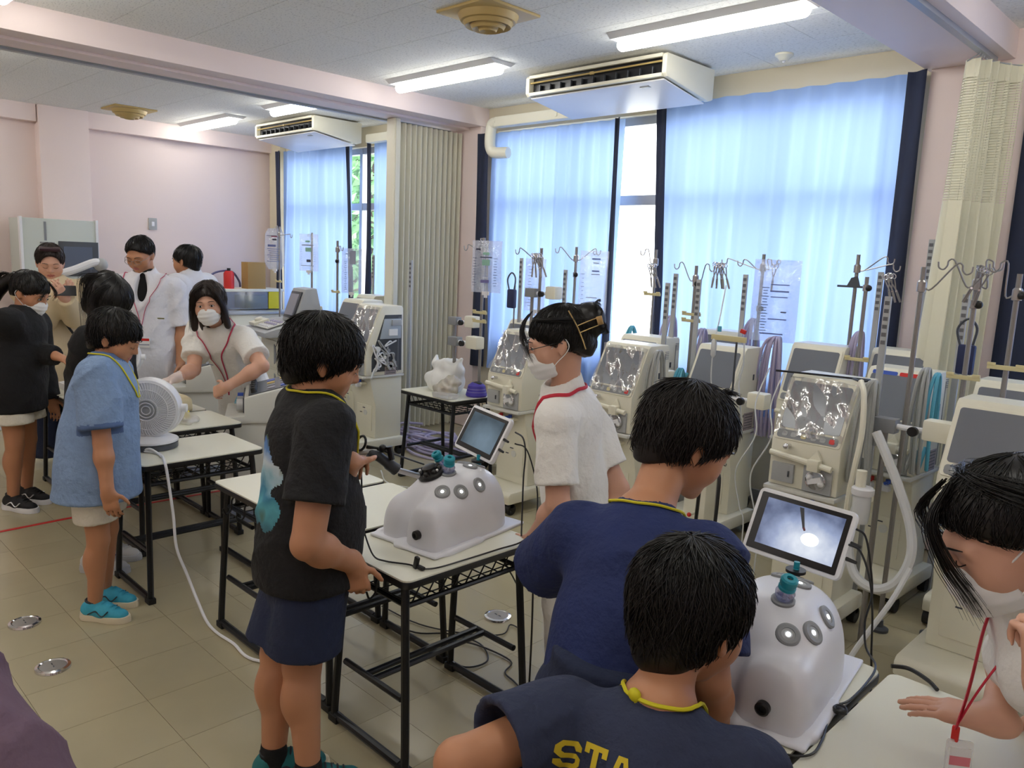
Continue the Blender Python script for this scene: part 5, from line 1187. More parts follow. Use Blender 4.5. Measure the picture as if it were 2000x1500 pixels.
# ------------------------------------------------------------------ people
TH = {'R': 'thigh_right', 'L': 'thigh_left'}
def nv(a): a = np.array(a, float); return a/(np.linalg.norm(a)+1e-9)
def capped(f, *planes):
    """a shape cut by planes of its own (point, outward normal)"""
    ps = [(V3(p), V3(nv(n))) for p, n in planes]
    def g(p):
        d = f(p)
        for q, n in ps: d = np.maximum(d, (p-q)@n)
        return d
    g.lo, g.hi = f.lo, f.hi; return g
def head_frame(P):
    hf = nv(P['hf']); hu = np.array(P['hu'], float); hu = nv(hu-hf*(hu@hf)); hr = np.cross(hf, hu)
    return np.stack([hr, hf, hu], 1)      # columns: right, forward, up
def add_head(s, P, hs, nose=1, ears=True, fullness=1.0):
    M = head_frame(P); C = np.array(P['J']['head'])
    def W(x, y, z): return C+M@(np.array([x, y, z])*hs)
    def E(x, y, z, a, b, c, k, R_=None): s.u(ellip(W(x, y, z), np.array([a, b, c])*hs, M if R_ is None else M@R_), k*hs)
    E(0, -.018, .032, .074, .093, .084, .01); E(0, .018, -.01, .066, .078, .075, .03)
    E(0, .040, -.060, .050*fullness, .048, .050, .03); s.u(ellip(W(0, .076, -.092), np.array([.019, .016, .017])*hs, M), .025*hs)
    for q in (-1, 1):
        E(q*.040, .052, -.030, .028*fullness, .030, .034, .025)
        s.u(rcone(W(q*.012, .088, .022), W(q*.045, .074, .020), .009*hs, .009*hs), .02*hs)
        s.sub(ellip(W(q*.032, .100, .003), np.array([.020, .014, .011])*hs, M), .014*hs)
        s.u(ellip(W(q*.031, .080, .002), np.array([.014, .0125, .0105])*hs, M), .004*hs)
        if ears:
            Re = np.array(Euler((0, 0, q*.45)).to_matrix())
            s.u(ellip(W(q*.077, -.012, -.006), np.array([.008, .020, .031])*hs, M@Re), .008*hs)
            s.u(ellip(W(q*.075, -.004, -.032), np.array([.007, .009, .012])*hs, M), .008*hs)
            s.sub(ellip(W(q*.088, -.007, -.002), np.array([.007, .010, .017])*hs, M@Re), .006*hs)
    s.u(rcone(W(0, .090, .012), W(0, .105, -.022), .007*hs, .0115*hs), .012*hs)
    for q in (-1, 1): s.u(ellip(W(q*.011, .096, -.026), np.array([.008, .009, .007])*hs, M), .006*hs)
    s.u(rcone(W(-.016, .088, -.052), W(.016, .088, -.052), .006*hs, .006*hs), .008*hs); s.u(rcone(W(-.013, .087, -.062), W(.013, .087, -.062), .007*hs, .007*hs), .006*hs)
    return W, M, C
def add_hand(s, wr, dirv, bn, side, sz, curl=(.35, .35, .25), spread=.06, thumb=(.55, .75, -.25), curls=None):
    d = nv(dirv); n = np.array(bn, float); n = nv(n-d*(n@d)); t = np.cross(n, d)*(1 if side == 'R' else -1); wr = np.array(wr)
    M = np.stack([t, d, n], 1)
    s.u(rcone(wr-d*.02*sz, wr+d*.03*sz, .026*sz, .024*sz), .02*sz)
    s.u(rbox(wr+d*.052*sz, np.array([.039, .047, .0135])*sz, .0125*sz, M), .018*sz)
    for k, (o, ln, r_) in enumerate(((.029, .92, .0085), (.0095, 1.0, .0088), (-.010, .94, .0083), (-.029, .76, .0075))):
        c = curls[k] if curls else curl
        p = wr+d*(.094-.004*abs(k-1.2))*sz+t*o*sz; s.u(rcone(wr+d*.06*sz+t*o*.9*sz, p, .0095*sz, r_*1.08*sz), .006*sz)
        dd = nv(d+t*o*spread*20); ang = 0
        for L_, a, rr in ((.040, c[0], 1.0), (.026, c[1], .93), (.021, c[2], .82)):
            ang += a; q = p+(dd*math.cos(ang)-n*math.sin(ang))*L_*ln*sz; s.u(rcone(p, q, r_*rr*sz*1.04, r_*rr*.93*sz), .0025); p = q
    p = wr+d*.022*sz+t*.026*sz; td = nv(d*thumb[0]+t*thumb[1]+n*thumb[2]); q = p+td*.040*sz; s.u(rcone(p, q, .0135*sz, .0105*sz), .010*sz)
    td2 = nv(td+d*.35-t*.25); e = q+td2*.030*sz; s.u(rcone(q, e, .0105*sz, .0095*sz), .004); s.u(rcone(e, e+nv(td2-t*.15)*.022*sz, .0095*sz, .008*sz), .004)
def wrinkle(amp, f=16, seed=0, vert=.5):
    rg = np.random.default_rng(seed); ph = rg.uniform(0, 6.28, 8)
    def g(p):
        x, y, z = p[:, 0], p[:, 1], p[:, 2]
        u = x*math.cos(ph[4])+y*math.sin(ph[4]); v = -x*math.sin(ph[4])+y*math.cos(ph[4])
        w1 = f*(u+.75*z)+ph[0]+1.9*np.sin(f*.37*v+ph[1]+z*5)+1.1*np.sin(f*.5*z+ph[6])
        w2 = f*1.25*(v-.6*z)+ph[2]+1.6*np.sin(f*.5*u+ph[3]+3*z)
        m = .5+.5*np.sin(f*.33*(u-v)+f*.4*z+ph[7]); m2 = .5+.5*np.sin(f*.41*(u+v)-f*.35*z+ph[5])
        r1 = (1-np.abs(np.sin(w1)))**2; r2 = (1-np.abs(np.sin(w2)))**2
        return (amp*(.6-1.7*r1*m-1.4*r2*m2+.35*np.sin(f*.8*u+2*np.sin(f*.5*z)))).astype(np.float32)
    return g
def fade_near(g, plane=None, rings=(), ball=None):
    def h(p):
        w = np.ones(len(p), np.float32)
        if plane is not None: w *= np.clip(np.abs(p[:, 2]-plane)/.05, 0, 1)
        for c, ax, rad in rings:
            q = p-V3(c); a = np.abs(q@V3(ax)); rr = np.sqrt((q*q).sum(1)); w *= np.where(rr < rad, np.clip(a/.04, 0, 1), 1).astype(np.float32)
        if ball is not None: w *= np.clip((np.sqrt(((p-V3(ball[0]))**2).sum(1))-ball[1])/.05, 0, 1)
        return g(p)*w
    return h
def body_sdf(P, hs, hands, legs=True, bare=0.0, armr=1.0, legr=1.0, neckr=1.0, feet=True, tw=(.085, .095), fullness=1.0, trap=1.0):
    J = {k: np.array(v) for k, v in P['J'].items()}; S = P['S']; s = SDF()
    W, M, C = add_head(s, P, hs, fullness=fullness)
    s.u(rcone(J['neck']-np.array(P['d'])*.02*S, W(0, -.022, -.045), .034*S*neckr, .033*S*neckr), .012)
    s.u(econe(J['hip'], J['chest']-np.array(P['d'])*.085*S, tw[0]*S, tw[1]*.85*S, P['tf'], .62), .03); s.u(rcone(J['shL'], J['shR'], .033*S, .033*S), .02)
    s.u(rcone(J['chest'], J['neck'], .036*S*trap, .031*S*trap), .012)
    for n in 'RL':
        s.u(rcone(J['sh'+n], J['el'+n], .033*S*armr, .0265*S*armr), .012); s.u(rcone(J['el'+n], J['wr'+n], .0265*S*armr, .0185*S*armr), .012)
        m = J['el'+n]*.7+J['wr'+n]*.3; s.u(ellip(m, [.0275*S*armr]*3), .03)
        if n in hands: add_hand(s, J['wr'+n], side=n, sz=S/1.65, **hands[n])
        else: add_hand(s, J['wr'+n], J['wr'+n]-J['el'+n], np.array(P['r'])*(1 if n == 'R' else -1), n, S/1.65)
        if legs:
            s.u(rcone(J[TH[n]], J['kn'+n], .052*S*legr, .034*S*legr), .015); s.u(rcone(J['kn'+n], J['an'+n], .033*S*legr, .021*S*legr), .012)
            q = J['kn'+n]*.68+J['an'+n]*.32-nv([P['tf'][0], P['tf'][1], 0])*.012*S; s.u(ellip(q, [.031*S*legr, .031*S*legr, .055*S]), .02)
            if feet: f = nv([P['tf'][0], P['tf'][1], 0]); a = J['an'+n].copy(); s.u(rcone(a-[0, 0, .02*S], np.array([a[0], a[1], .02])+f*.085*S, .02*S, .014*S), .012)
    return s, W, M, C, J
class Person:
    def __init__(s, label, P, hk=1.0):
        b = P['J']['hip']; s.P = P; s.root = thing('person', label, 'person', (b[0], b[1], 0)); s.off = Matrix.Translation((-b[0], -b[1], 0)); s.S = P['S']
        s.hs = (.125+.065*P['S'])/.225*hk
    def own(s, o, par=None):
        o.parent = par or s.root; o.matrix_parent_inverse = s.off; return o
    def local(s, o):       # object modelled in head units
        M = head_frame(s.P); C = s.P['J']['head']
        W4 = Matrix([[float(M[i, j])*s.hs for j in range(3)]+[float(C[i])] for i in range(3)]+[[0, 0, 0, 1]])
        o.parent = s.root; o.matrix_parent_inverse = s.off; o.matrix_basis = W4; return o
    def body(s, skin, hands={}, vox=.006, regions=(), **k):
        sd, s.W, s.M, s.C, s.J = body_sdf(s.P, s.hs, hands, **k); s.sd = sd
        me = sd.mesh('body', vox); bm = bmesh.new(); bm.from_mesh(me); bmesh.ops.smooth_vert(bm, verts=bm.verts, factor=.4, use_axis_x=True, use_axis_y=True, use_axis_z=True); bm.to_mesh(me); bm.free()
        o = meshobj('body', me, [skin, lips_m]+[m_ for f, m_ in regions]); n = len(me.polygons); c = np.empty(n*3, np.float32); me.polygons.foreach_get('center', c); c = c.reshape(-1, 3)
        q = ((c-s.C)@s.M)/s.hs; mi = np.zeros(n, np.int32); mi[(((q-[0, .093, -.057])/[.024, .02, .0105])**2).sum(1) < 1] = 1
        for k2, (f, m_) in enumerate(regions): mi[f(c)] = 2+k2
        me.polygons.foreach_set('material_index', mi); me.update(); s.own(o); return o
    def part(s, name, sd, vox, m_, relax=1, par=None, label=None, regions=()):
        o = sd.build(name, vox, m_ if not regions else [m_]+[r_ for f, r_ in regions], None, relax); s.own(o, None)
        if regions:
            me = o.data; n = len(me.polygons); c = np.empty(n*3, np.float32); me.polygons.foreach_get('center', c); c = c.reshape(-1, 3); mi = np.zeros(n, np.int32)
            for k2, (f, r_) in enumerate(regions): mi[f(c)] = 1+k2
            me.polygons.foreach_set('material_index', mi); me.update()
        if label: o['label'] = label
        return o
    def top(s, m_, vox=.007, hem=.08, wh=.105, wc=.108, depth=.66, sleeve=.62, slr=.052, fold=.004, ff=15, name='shirt', belly=0, neckhole=.043, collar=False, regions=(), label=None, flare=1.06, seed=0, longs=False, zhem=None, hollow=None, vneck=False):
        S, P, J = s.S, s.P, s.J; d = np.array(P['d']); tf = np.array(P['tf']); sd = SDF()
        low = J['hip']-np.array([0, 0, 1])*hem*S*.9-d*hem*S*.1; zl = low[2] if zhem is None else zhem
        pl = (np.array([low[0], low[1], zl]), (0, 0, -1))
        a = J['hip']+(J['hip']-J['chest'])*.0
        sd.u(capped(econe(np.array([low[0], low[1], zl-.06]), J['hip']+d*.08*S, wh*S*flare, wh*S, tf, depth), pl), .03)
        sd.u(capped(econe(J['hip']-d*.02*S, J['chest']-d*.055*S, wh*S, wc*S, tf, depth), pl), .04)
        if belly: sd.u(capped(ellip(J['hip']+d*.08*S+tf*.03*S, np.array([.085, .085, .11])*S*belly), pl), .06)
        sd.u(rcone(J['shL'], J['shR'], .052*S, .052*S), .05); sd.u(rcone(J['chest']-d*.02*S, J['neck']+d*.005*S, .075*S, .046*S), .04)
        for n in 'RL':
            fr = 1.0 if longs else sleeve; e = J['sh'+n]+(J['el'+n]-J['sh'+n])*fr; ax = nv(J['el'+n]-J['sh'+n])
            sd.u(capped(rcone(J['sh'+n], e+ax*.03, slr*S, slr*S*1.08), (e, ax)), .014)
            if longs: sd.u(capped(rcone(J['el'+n], J['wr'+n], slr*S*.92, slr*S*.66), (J['wr'+n], J['wr'+n]-J['el'+n])), .025)
        nk = J['neck']+d*.012*S
        if not collar: sd.sub(ellip(nk+d*.03*S, np.array([neckhole, neckhole*1.05, .045])*S, np.stack([np.array(P['r']), nv(np.cross(d, P['r'])), d], 1)), .008)
        hn = nv(J['head']-J['neck']); ct = J['neck']+hn*.034*S
        if collar: sd.u(capped(rcone(J['neck']-d*.02*S, ct+hn*.02, .056*S, .047*S), (ct, hn+.3*tf)), .012); sd.sub(rcone(J['neck']+hn*.012*S, J['neck']+hn*.12*S, .0385*S, .044*S), .004)
        if vneck: sd.sub(ellip(J['neck']+tf*.075*S-d*.035*S, np.array([.022, .045, .072])*S, np.stack([np.array(P['r']), tf, d], 1)), .008)
        for n in 'RL':
            if not longs and (vox < .0075 if hollow is None else hollow):
                e = J['sh'+n]+(J['el'+n]-J['sh'+n])*sleeve; ax = nv(J['el'+n]-J['sh'+n]); sd.sub(rcone(e-ax*.014, e+ax*.06, slr*S*.84, slr*S*.86), .004)
        sd.disp = fade_near(wrinkle(fold, ff, seed), zl, [(J['sh'+n]+(J['el'+n]-J['sh'+n])*sleeve, nv(J['el'+n]-J['sh'+n]), .12) for n in 'RL'] if not longs else (), (J['neck'], .055*S)); s.shirt = sd
        return s.part(name, sd, vox, m_, 2, label=label, regions=regions)
    def shorts(s, m_, vox=.007, z=.30, wr=.075, wh=.105, depth=.8, fold=.003, name='shorts', seed=3, top=.06, wb=.078):
        S, P, J = s.S, s.P, s.J; sd = SDF()
        sd.u(capped(econe(J['hip']-np.array([0, 0, .05*S]), J['hip']+np.array([0, 0, top*S]), wh*S, wh*.94*S, P['tf'], depth), (J['hip']+np.array([0, 0, top*S]), (0, 0, 1))), .02)
        for n in 'RL':
            a = J[TH[n]]; k = J['kn'+n]; t = (a[2]-z*S)/(a[2]-k[2]+1e-6); e = a+(k-a)*t; ax = nv(k-a)
            sd.u(capped(rcone(a-[0, 0, .02*S], e+ax*.03, wr*S, wb*S), (e, (ax[0]*.5, ax[1]*.5, -1))), .02)
            if vox < .0075: sd.sub(rcone(e-ax*.015, e+ax*.08, wb*.85*S, wb*.87*S), .004)
        sd.disp = fade_near(wrinkle(fold, 17, seed), z*S); s.pants = sd; return s.part(name, sd, vox, m_, 2)
    def trousers(s, m_, vox=.009, wh=.10, wk=.055, wa=.05, fold=.004, name='trousers', seed=4, z=.05):
        S, P, J = s.S, s.P, s.J; sd = SDF(); sd.u(econe(J['hip']-np.array([0, 0, .04*S]), J['hip']+np.array([0, 0, .05*S]), wh*S, wh*.92*S, P['tf'], .75), .02)
        for n in 'RL':
            sd.u(rcone(J[TH[n]], J['kn'+n], .068*S, wk*S), .03); sd.u(capped(rcone(J['kn'+n], J['an'+n]-[0, 0, .04*S], wk*S, wa*S), ((0, 0, z), (0, 0, -1))), .03)
        sd.disp = wrinkle(fold, 15, seed); return s.part(name, sd, vox, m_, 2)
    def shoes(s, build, yaw=None):
        f = nv([s.P['tf'][0], s.P['tf'][1], 0]) if yaw is None else np.array([math.cos(yaw), math.sin(yaw), 0])
        for n in 'RL':
            a = s.J['an'+n]; L = s.S*.158; build(s, (a[0]+f[0]*L*.22, a[1]+f[1]*L*.22), math.atan2(f[1], f[0]), L)
    def hair(s, m_, style, vox=.006, strands=1200, th=.0, fringe=.045, nape=-.085, seed=0, sr=.0011, lift=.012, extra=None, guides=(), side=-.012):
        sd = SDF(); sd.u(ellip((0, -.020, .034), (.088+th, .110+th, .094+th)), .01); sd.u(ellip((0, -.048, -.028), (.062+th*.5, .060+th*.5, .090)), .03)
        fc = fringe-.062
        sd.sub(ellip((0, .135, fc-.02), (.084, .105, .082)), .012)                  # face opening
        sd.cut((0, .02, side), (0, (side-nape)/.12, -1), .01)
        if style in ('boy', 'up'):
            for q in (-1, 1): sd.sub(ellip((q*.088, -.008, -.022), (.022, .026, .030)), .01)
        if extra: extra(sd)
        me = sd.mesh('hair', vox, .02); bm = bmesh.new(); bm.from_mesh(me); bmesh.ops.smooth_vert(bm, verts=bm.verts, factor=.5, use_axis_x=True, use_axis_y=True, use_axis_z=True)
        mb = MB(); rg = random.Random(seed); pole = Vector((.0, -.42, .91)).normalized(); px = pole.cross(Vector((0, 1, 0))).normalized(); py = px.cross(pole)
        cen = Vector((0, -.020, .034)); rad = (.088+th, .110+th, .094+th)
        allp = []; meta = []; offs = []
        for k in range(strands):
            ph = rg.uniform(0, 2*PI); t0 = 2.35*rg.random()**.7; ln = rg.uniform(.35, .85); base = rg.uniform(-.004, .004); lf = rg.uniform(.2, 1)*lift; dph = rg.uniform(-.35, .35)
            n = 7
            for i in range(n):
                t = i/(n-1); th_ = t0+ln*t; f_ = ph+dph*t
                d = pole*math.cos(th_)+(px*math.cos(f_)+py*math.sin(f_))*math.sin(th_)
                q = 1/math.sqrt((d.x/rad[0])**2+(d.y/rad[1])**2+(d.z/rad[2])**2)
                allp.append(cen+d*(q+base+lf*t*t)-Vector((0, 0, lf*.4*t*t))); offs.append(.001+base*.5+lf*t*t*.8)
            meta.append(n)
        if strands:
            A = np.array([tuple(v) for v in allp], np.float32); dv = sd(A); gr = np.zeros_like(A)
            for i in range(3):
                e = np.zeros(3, np.float32); e[i] = .003; gr[:, i] = sd(A+e)-sd(A-e)
            gr /= np.linalg.norm(gr, axis=1, keepdims=True)+1e-6; tg = np.array(offs, np.float32); B = A-gr*((dv-tg)*np.where(dv > 0, 1, .9))[:, None]
            i0 = 0
            for n in meta:
                ok = 0; cutd = .030+.008*((i0*7) % 3)
                for i in range(n):
                    if dv[i0+i] > cutd or (i and np.linalg.norm(B[i0+i]-B[i0+i-1]) < .002): break
                    ok += 1
                if ok >= 3: mb.tube([Vector([float(c) for c in q]) for q in B[i0:i0+ok]], [sr*(1 if i < ok-2 else (.7 if i == ok-2 else .15)) for i in range(ok)], 3, cap=False)
                i0 += n
        for gp, nn, jit, r_ in guides:
            for k in range(nn):
                jv = Vector((rg.gauss(0, jit), rg.gauss(0, jit), rg.gauss(0, jit*.5))); pts = catmull([Vector(p)+jv*(.3+.7*i/(len(gp)-1)) for i, p in enumerate(gp)], 4)
                m0 = rg.randint(0, 3); pts = pts[m0:len(pts)-rg.randint(0, 3)]
                mb.tube(pts, [r_*(1-.75*i/(len(pts)-1)) for i in range(len(pts))], 3, cap=False)
        if mb.n:
            me2 = mb.mesh('strands'); bm.from_mesh(me2); bpy.data.meshes.remove(me2)
        bm.to_mesh(me); bm.free(); o = meshobj('hair', me, m_); s.local(o); s.hairsd = sd; return o
    def face(s, eyes='down', glasses=None, mask=False, brow=True, brow_m=None):
        if eyes:
            for q in (-1, 1):
                if eyes == 'open':
                    b = MB(); b.ball((q*.031, .0838, .003), (.0125, .0105, .0068), 12, 8); e = s.local(b.build('eye', eye_w))
                    b = MB(); b.ball((q*.031, .0925, .003), (.0058, .003, .0058), 10, 6); s.local(b.build('iris', eye_d))
                b = MB(); b.tube(catmull([(q*.018, .094, .000 if eyes == 'down' else .006), (q*.026, .097, -.003 if eyes == 'down' else .0098), (q*.036, .095, -.003 if eyes == 'down' else .0095), (q*.046, .087, .001 if eyes == 'down' else .004)], 4), .0011, 6); s.local(b.build('eyelashes', eye_d))
        if brow:
            for q in (-1, 1):
                b = MB(); b.tube(catmull([(q*.014, .100, .026), (q*.028, .1005, .031), (q*.042, .092, .029), (q*.05, .083, .025)], 4), [.0012, .0015, .0018, .0020, .0021, .0021, .0021, .0020, .0018, .0016, .0013, .0011, .0008], 6, flat=1); s.local(b.build('eyebrow', brow_m or hair_m))
        if glasses is not None:
            for q in (-1, 1):
                b = MB(); b.tube([(q*.033+.024*math.cos(a*PI/10), .108-.010*abs(math.cos(a*PI/10))*0-.25*max(0, (.024*math.cos(a*PI/10)*q))*.5, .000+.018*math.sin(a*PI/10)) for a in range(20)], .0014, 6, closed=True); s.local(b.build('glasses_rim', glasses))
                b = MB(); b.tube([(q*.057, .102, .005), (q*.078, .06, .006), (q*.084, -.005, .006), (q*.083, -.03, -.012)], .0015, 6); s.local(b.build('glasses_arm', glasses))
            b = MB(); b.tube(catmull([(-.010, .109, .006), (0, .112, .009), (.010, .109, .006)], 4), .0013, 6); s.local(b.build('glasses_bridge', glasses))
        if mask:
            sd = SDF(); sd.u(ellip((0, .046, -.058), (.064, .066, .058)), .02); sd.u(ellip((0, .088, -.040), (.026, .024, .034)), .045); sd.u(ellip((0, .082, -.09), (.03, .026, .022)), .02); sd.cut((0, .03, 0), (0, -1, 0), .004); sd.cut((0, .1, -.012), (0, -.15, 1), .006)
            sd.disp = lambda p: (.0012*np.sin(p[:, 2]*260+p[:, 0]*20)).astype(np.float32)
            me = sd.mesh('face_mask', .004); o = meshobj('face_mask', me, mask_m); s.local(o)
            for q in (-1, 1):
                b = MB(); b.tube(catmull([(q*.060, .045, -.022), (q*.072, .02, -.005), (q*.083, -.018, .020), (q*.087, -.034, -.01), (q*.080, -.018, -.035), (q*.066, .02, -.06), (q*.055, .04, -.078)], 4), .0017, 6); s.local(b.build('mask_loop', mask_m))
    def lanyard(s, m_, pts, r=.0032, flat=1, name='lanyard', off=.002, snap=True, n=6, body=False):
        sd = SDF(); sd.ops = list(s.shirt.ops)+[o for o in s.sd.ops]; sd.ops = [o for o in s.shirt.ops]; dd = s.shirt.disp
        def U(p): return np.minimum(s.shirt(p), s.sd(p))
        class Q(SDF):
            def __call__(q, p): return U(p)
        Z = Q(); out = []
        for p in catmull(pts, n): out.append(Z.snap(p, off+r*.6, 6) if snap else Vector(p))
        b = MB(); b.tube(out, r, 6, flat=flat); return s.own(b.build(name, m_))
    def neckpts(s, back=0, front=.12, spread=.05, k=1.0):
        """loop over the shoulders from the nape to the chest, in body coordinates"""
        S, P, J = s.S, s.P, s.J; d = np.array(P['d']); f = np.array(P['tf']); r = np.array(P['r']); N = J['neck']
        f = nv(f-d*(f@d))
        L = [N-f*.047*S*k+d*.012*S, N-f*.03*S*k+r*.034*S*k+d*.012*S, N+r*.048*S*k+d*.0*S, N+f*.042*S*k+r*.04*S*k-d*.035*S, N+f*.08*S+r*.024*S-d*.11*S, N+f*.09*S-d*(front+.05)*S]
        Rr = [N-f*.03*S*k-r*.034*S*k+d*.012*S, N-r*.048*S*k+d*.0*S, N+f*.042*S*k-r*.04*S*k-d*.035*S, N+f*.08*S-r*.024*S-d*.11*S, N+f*.09*S-d*(front+.05)*S]
        return L[::-1]+Rr
def make_shoe(style):
    up_m, sole, trim_m = style
    def build(p, xy, yaw, L):
        t = Matrix.Translation((xy[0], xy[1], 0)) @ Matrix.Rotation(yaw, 4, 'Z'); k = L/.22
        def fin(o, par=None):
            o.parent = p.root; o.matrix_parent_inverse = p.off; o.matrix_basis = t; return o
        out = [(-.105*k, 0), (-.095*k, .030*k), (-.03*k, .032*k), (.04*k, .041*k), (.09*k, .034*k), (.115*k, .0), (.09*k, -.036*k), (.04*k, -.043*k), (-.03*k, -.032*k), (-.095*k, -.030*k)]
        oc = [(v.x, v.y) for v in catmull([(x, y, 0) for x, y in out], 4, closed=True)]
        b = MB(); n = len(oc)
        vs = [(x*1.02+(.004 if x > .09*k else 0), y*1.03, 0) for x, y in oc]+[(x*1.05, y*1.08, .014*k) for x, y in oc]+[(x*1.02, y*1.0, .028*k+(.012*k if x < -.09*k else 0)) for x, y in oc]
        fs = [tuple(range(n))[::-1], tuple(range(2*n, 3*n))]+[(r_*n+i, r_*n+(i+1) % n, (r_+1)*n+(i+1) % n, (r_+1)*n+i) for r_ in (0, 1) for i in range(n)]
        b.add(vs, fs); sh = fin(b.build('shoe_sole', sole))
        s = SDF(); s.u(econe((-.075*k, 0, .045*k), (.0, 0, .045*k), .032*k, .038*k, (0, 0, 1), 1.0), .01); s.u(econe((.0, 0, .040*k), (.075*k, 0, .028*k), .040*k, .033*k, (0, 0, 1), .8), .02); s.u(rcone((-.075*k, 0, .05*k), (-.055*k, 0, .085*k), .030*k, .032*k), .02)
        s.cut((0, 0, .020*k), (0, 0, -1)); s.cut((-.05*k, 0, .092*k), (-.25, 0, 1), .006); s.sub(rcone((-.055*k, 0, .075*k), (-.05*k, 0, .13*k), .023*k, .027*k), .006)
        fin(s.build('shoe_upper', .004, up_m))
        b = MB(); b.tube([(-.055*k+.030*k*math.cos(a*PI/9), .028*k*math.sin(a*PI/9), .088*k+.012*k*math.cos(a*PI/9)*-.4) for a in range(18)], .0055*k, 6, closed=True); fin(b.build('shoe_collar', trim_m[0]))
        for i in range(4):
            x = (.0+.018*i)*k; z = (.083-.0075*i)*k; b = MB(); b.tube(catmull([(x-.004*k, -.020*k, z-.008*k), (x, -.008*k, z+.002*k), (x+.003*k, .008*k, z+.002*k), (x+.006*k, .020*k, z-.008*k)], 3), .0032*k, 5); fin(b.build('shoelace', trim_m[1]))
        for sy in (-1, 1):
            b = MB(); b.tube(catmull([(-.06*k, sy*.034*k, .035*k), (-.02*k, sy*.0395*k, .055*k), (.01*k, sy*.0415*k, .034*k), (.035*k, sy*.036*k, .055*k)], 4), .006*k, 6, flat=.5); fin(b.build('shoe_stripe', trim_m[2]))
    return build
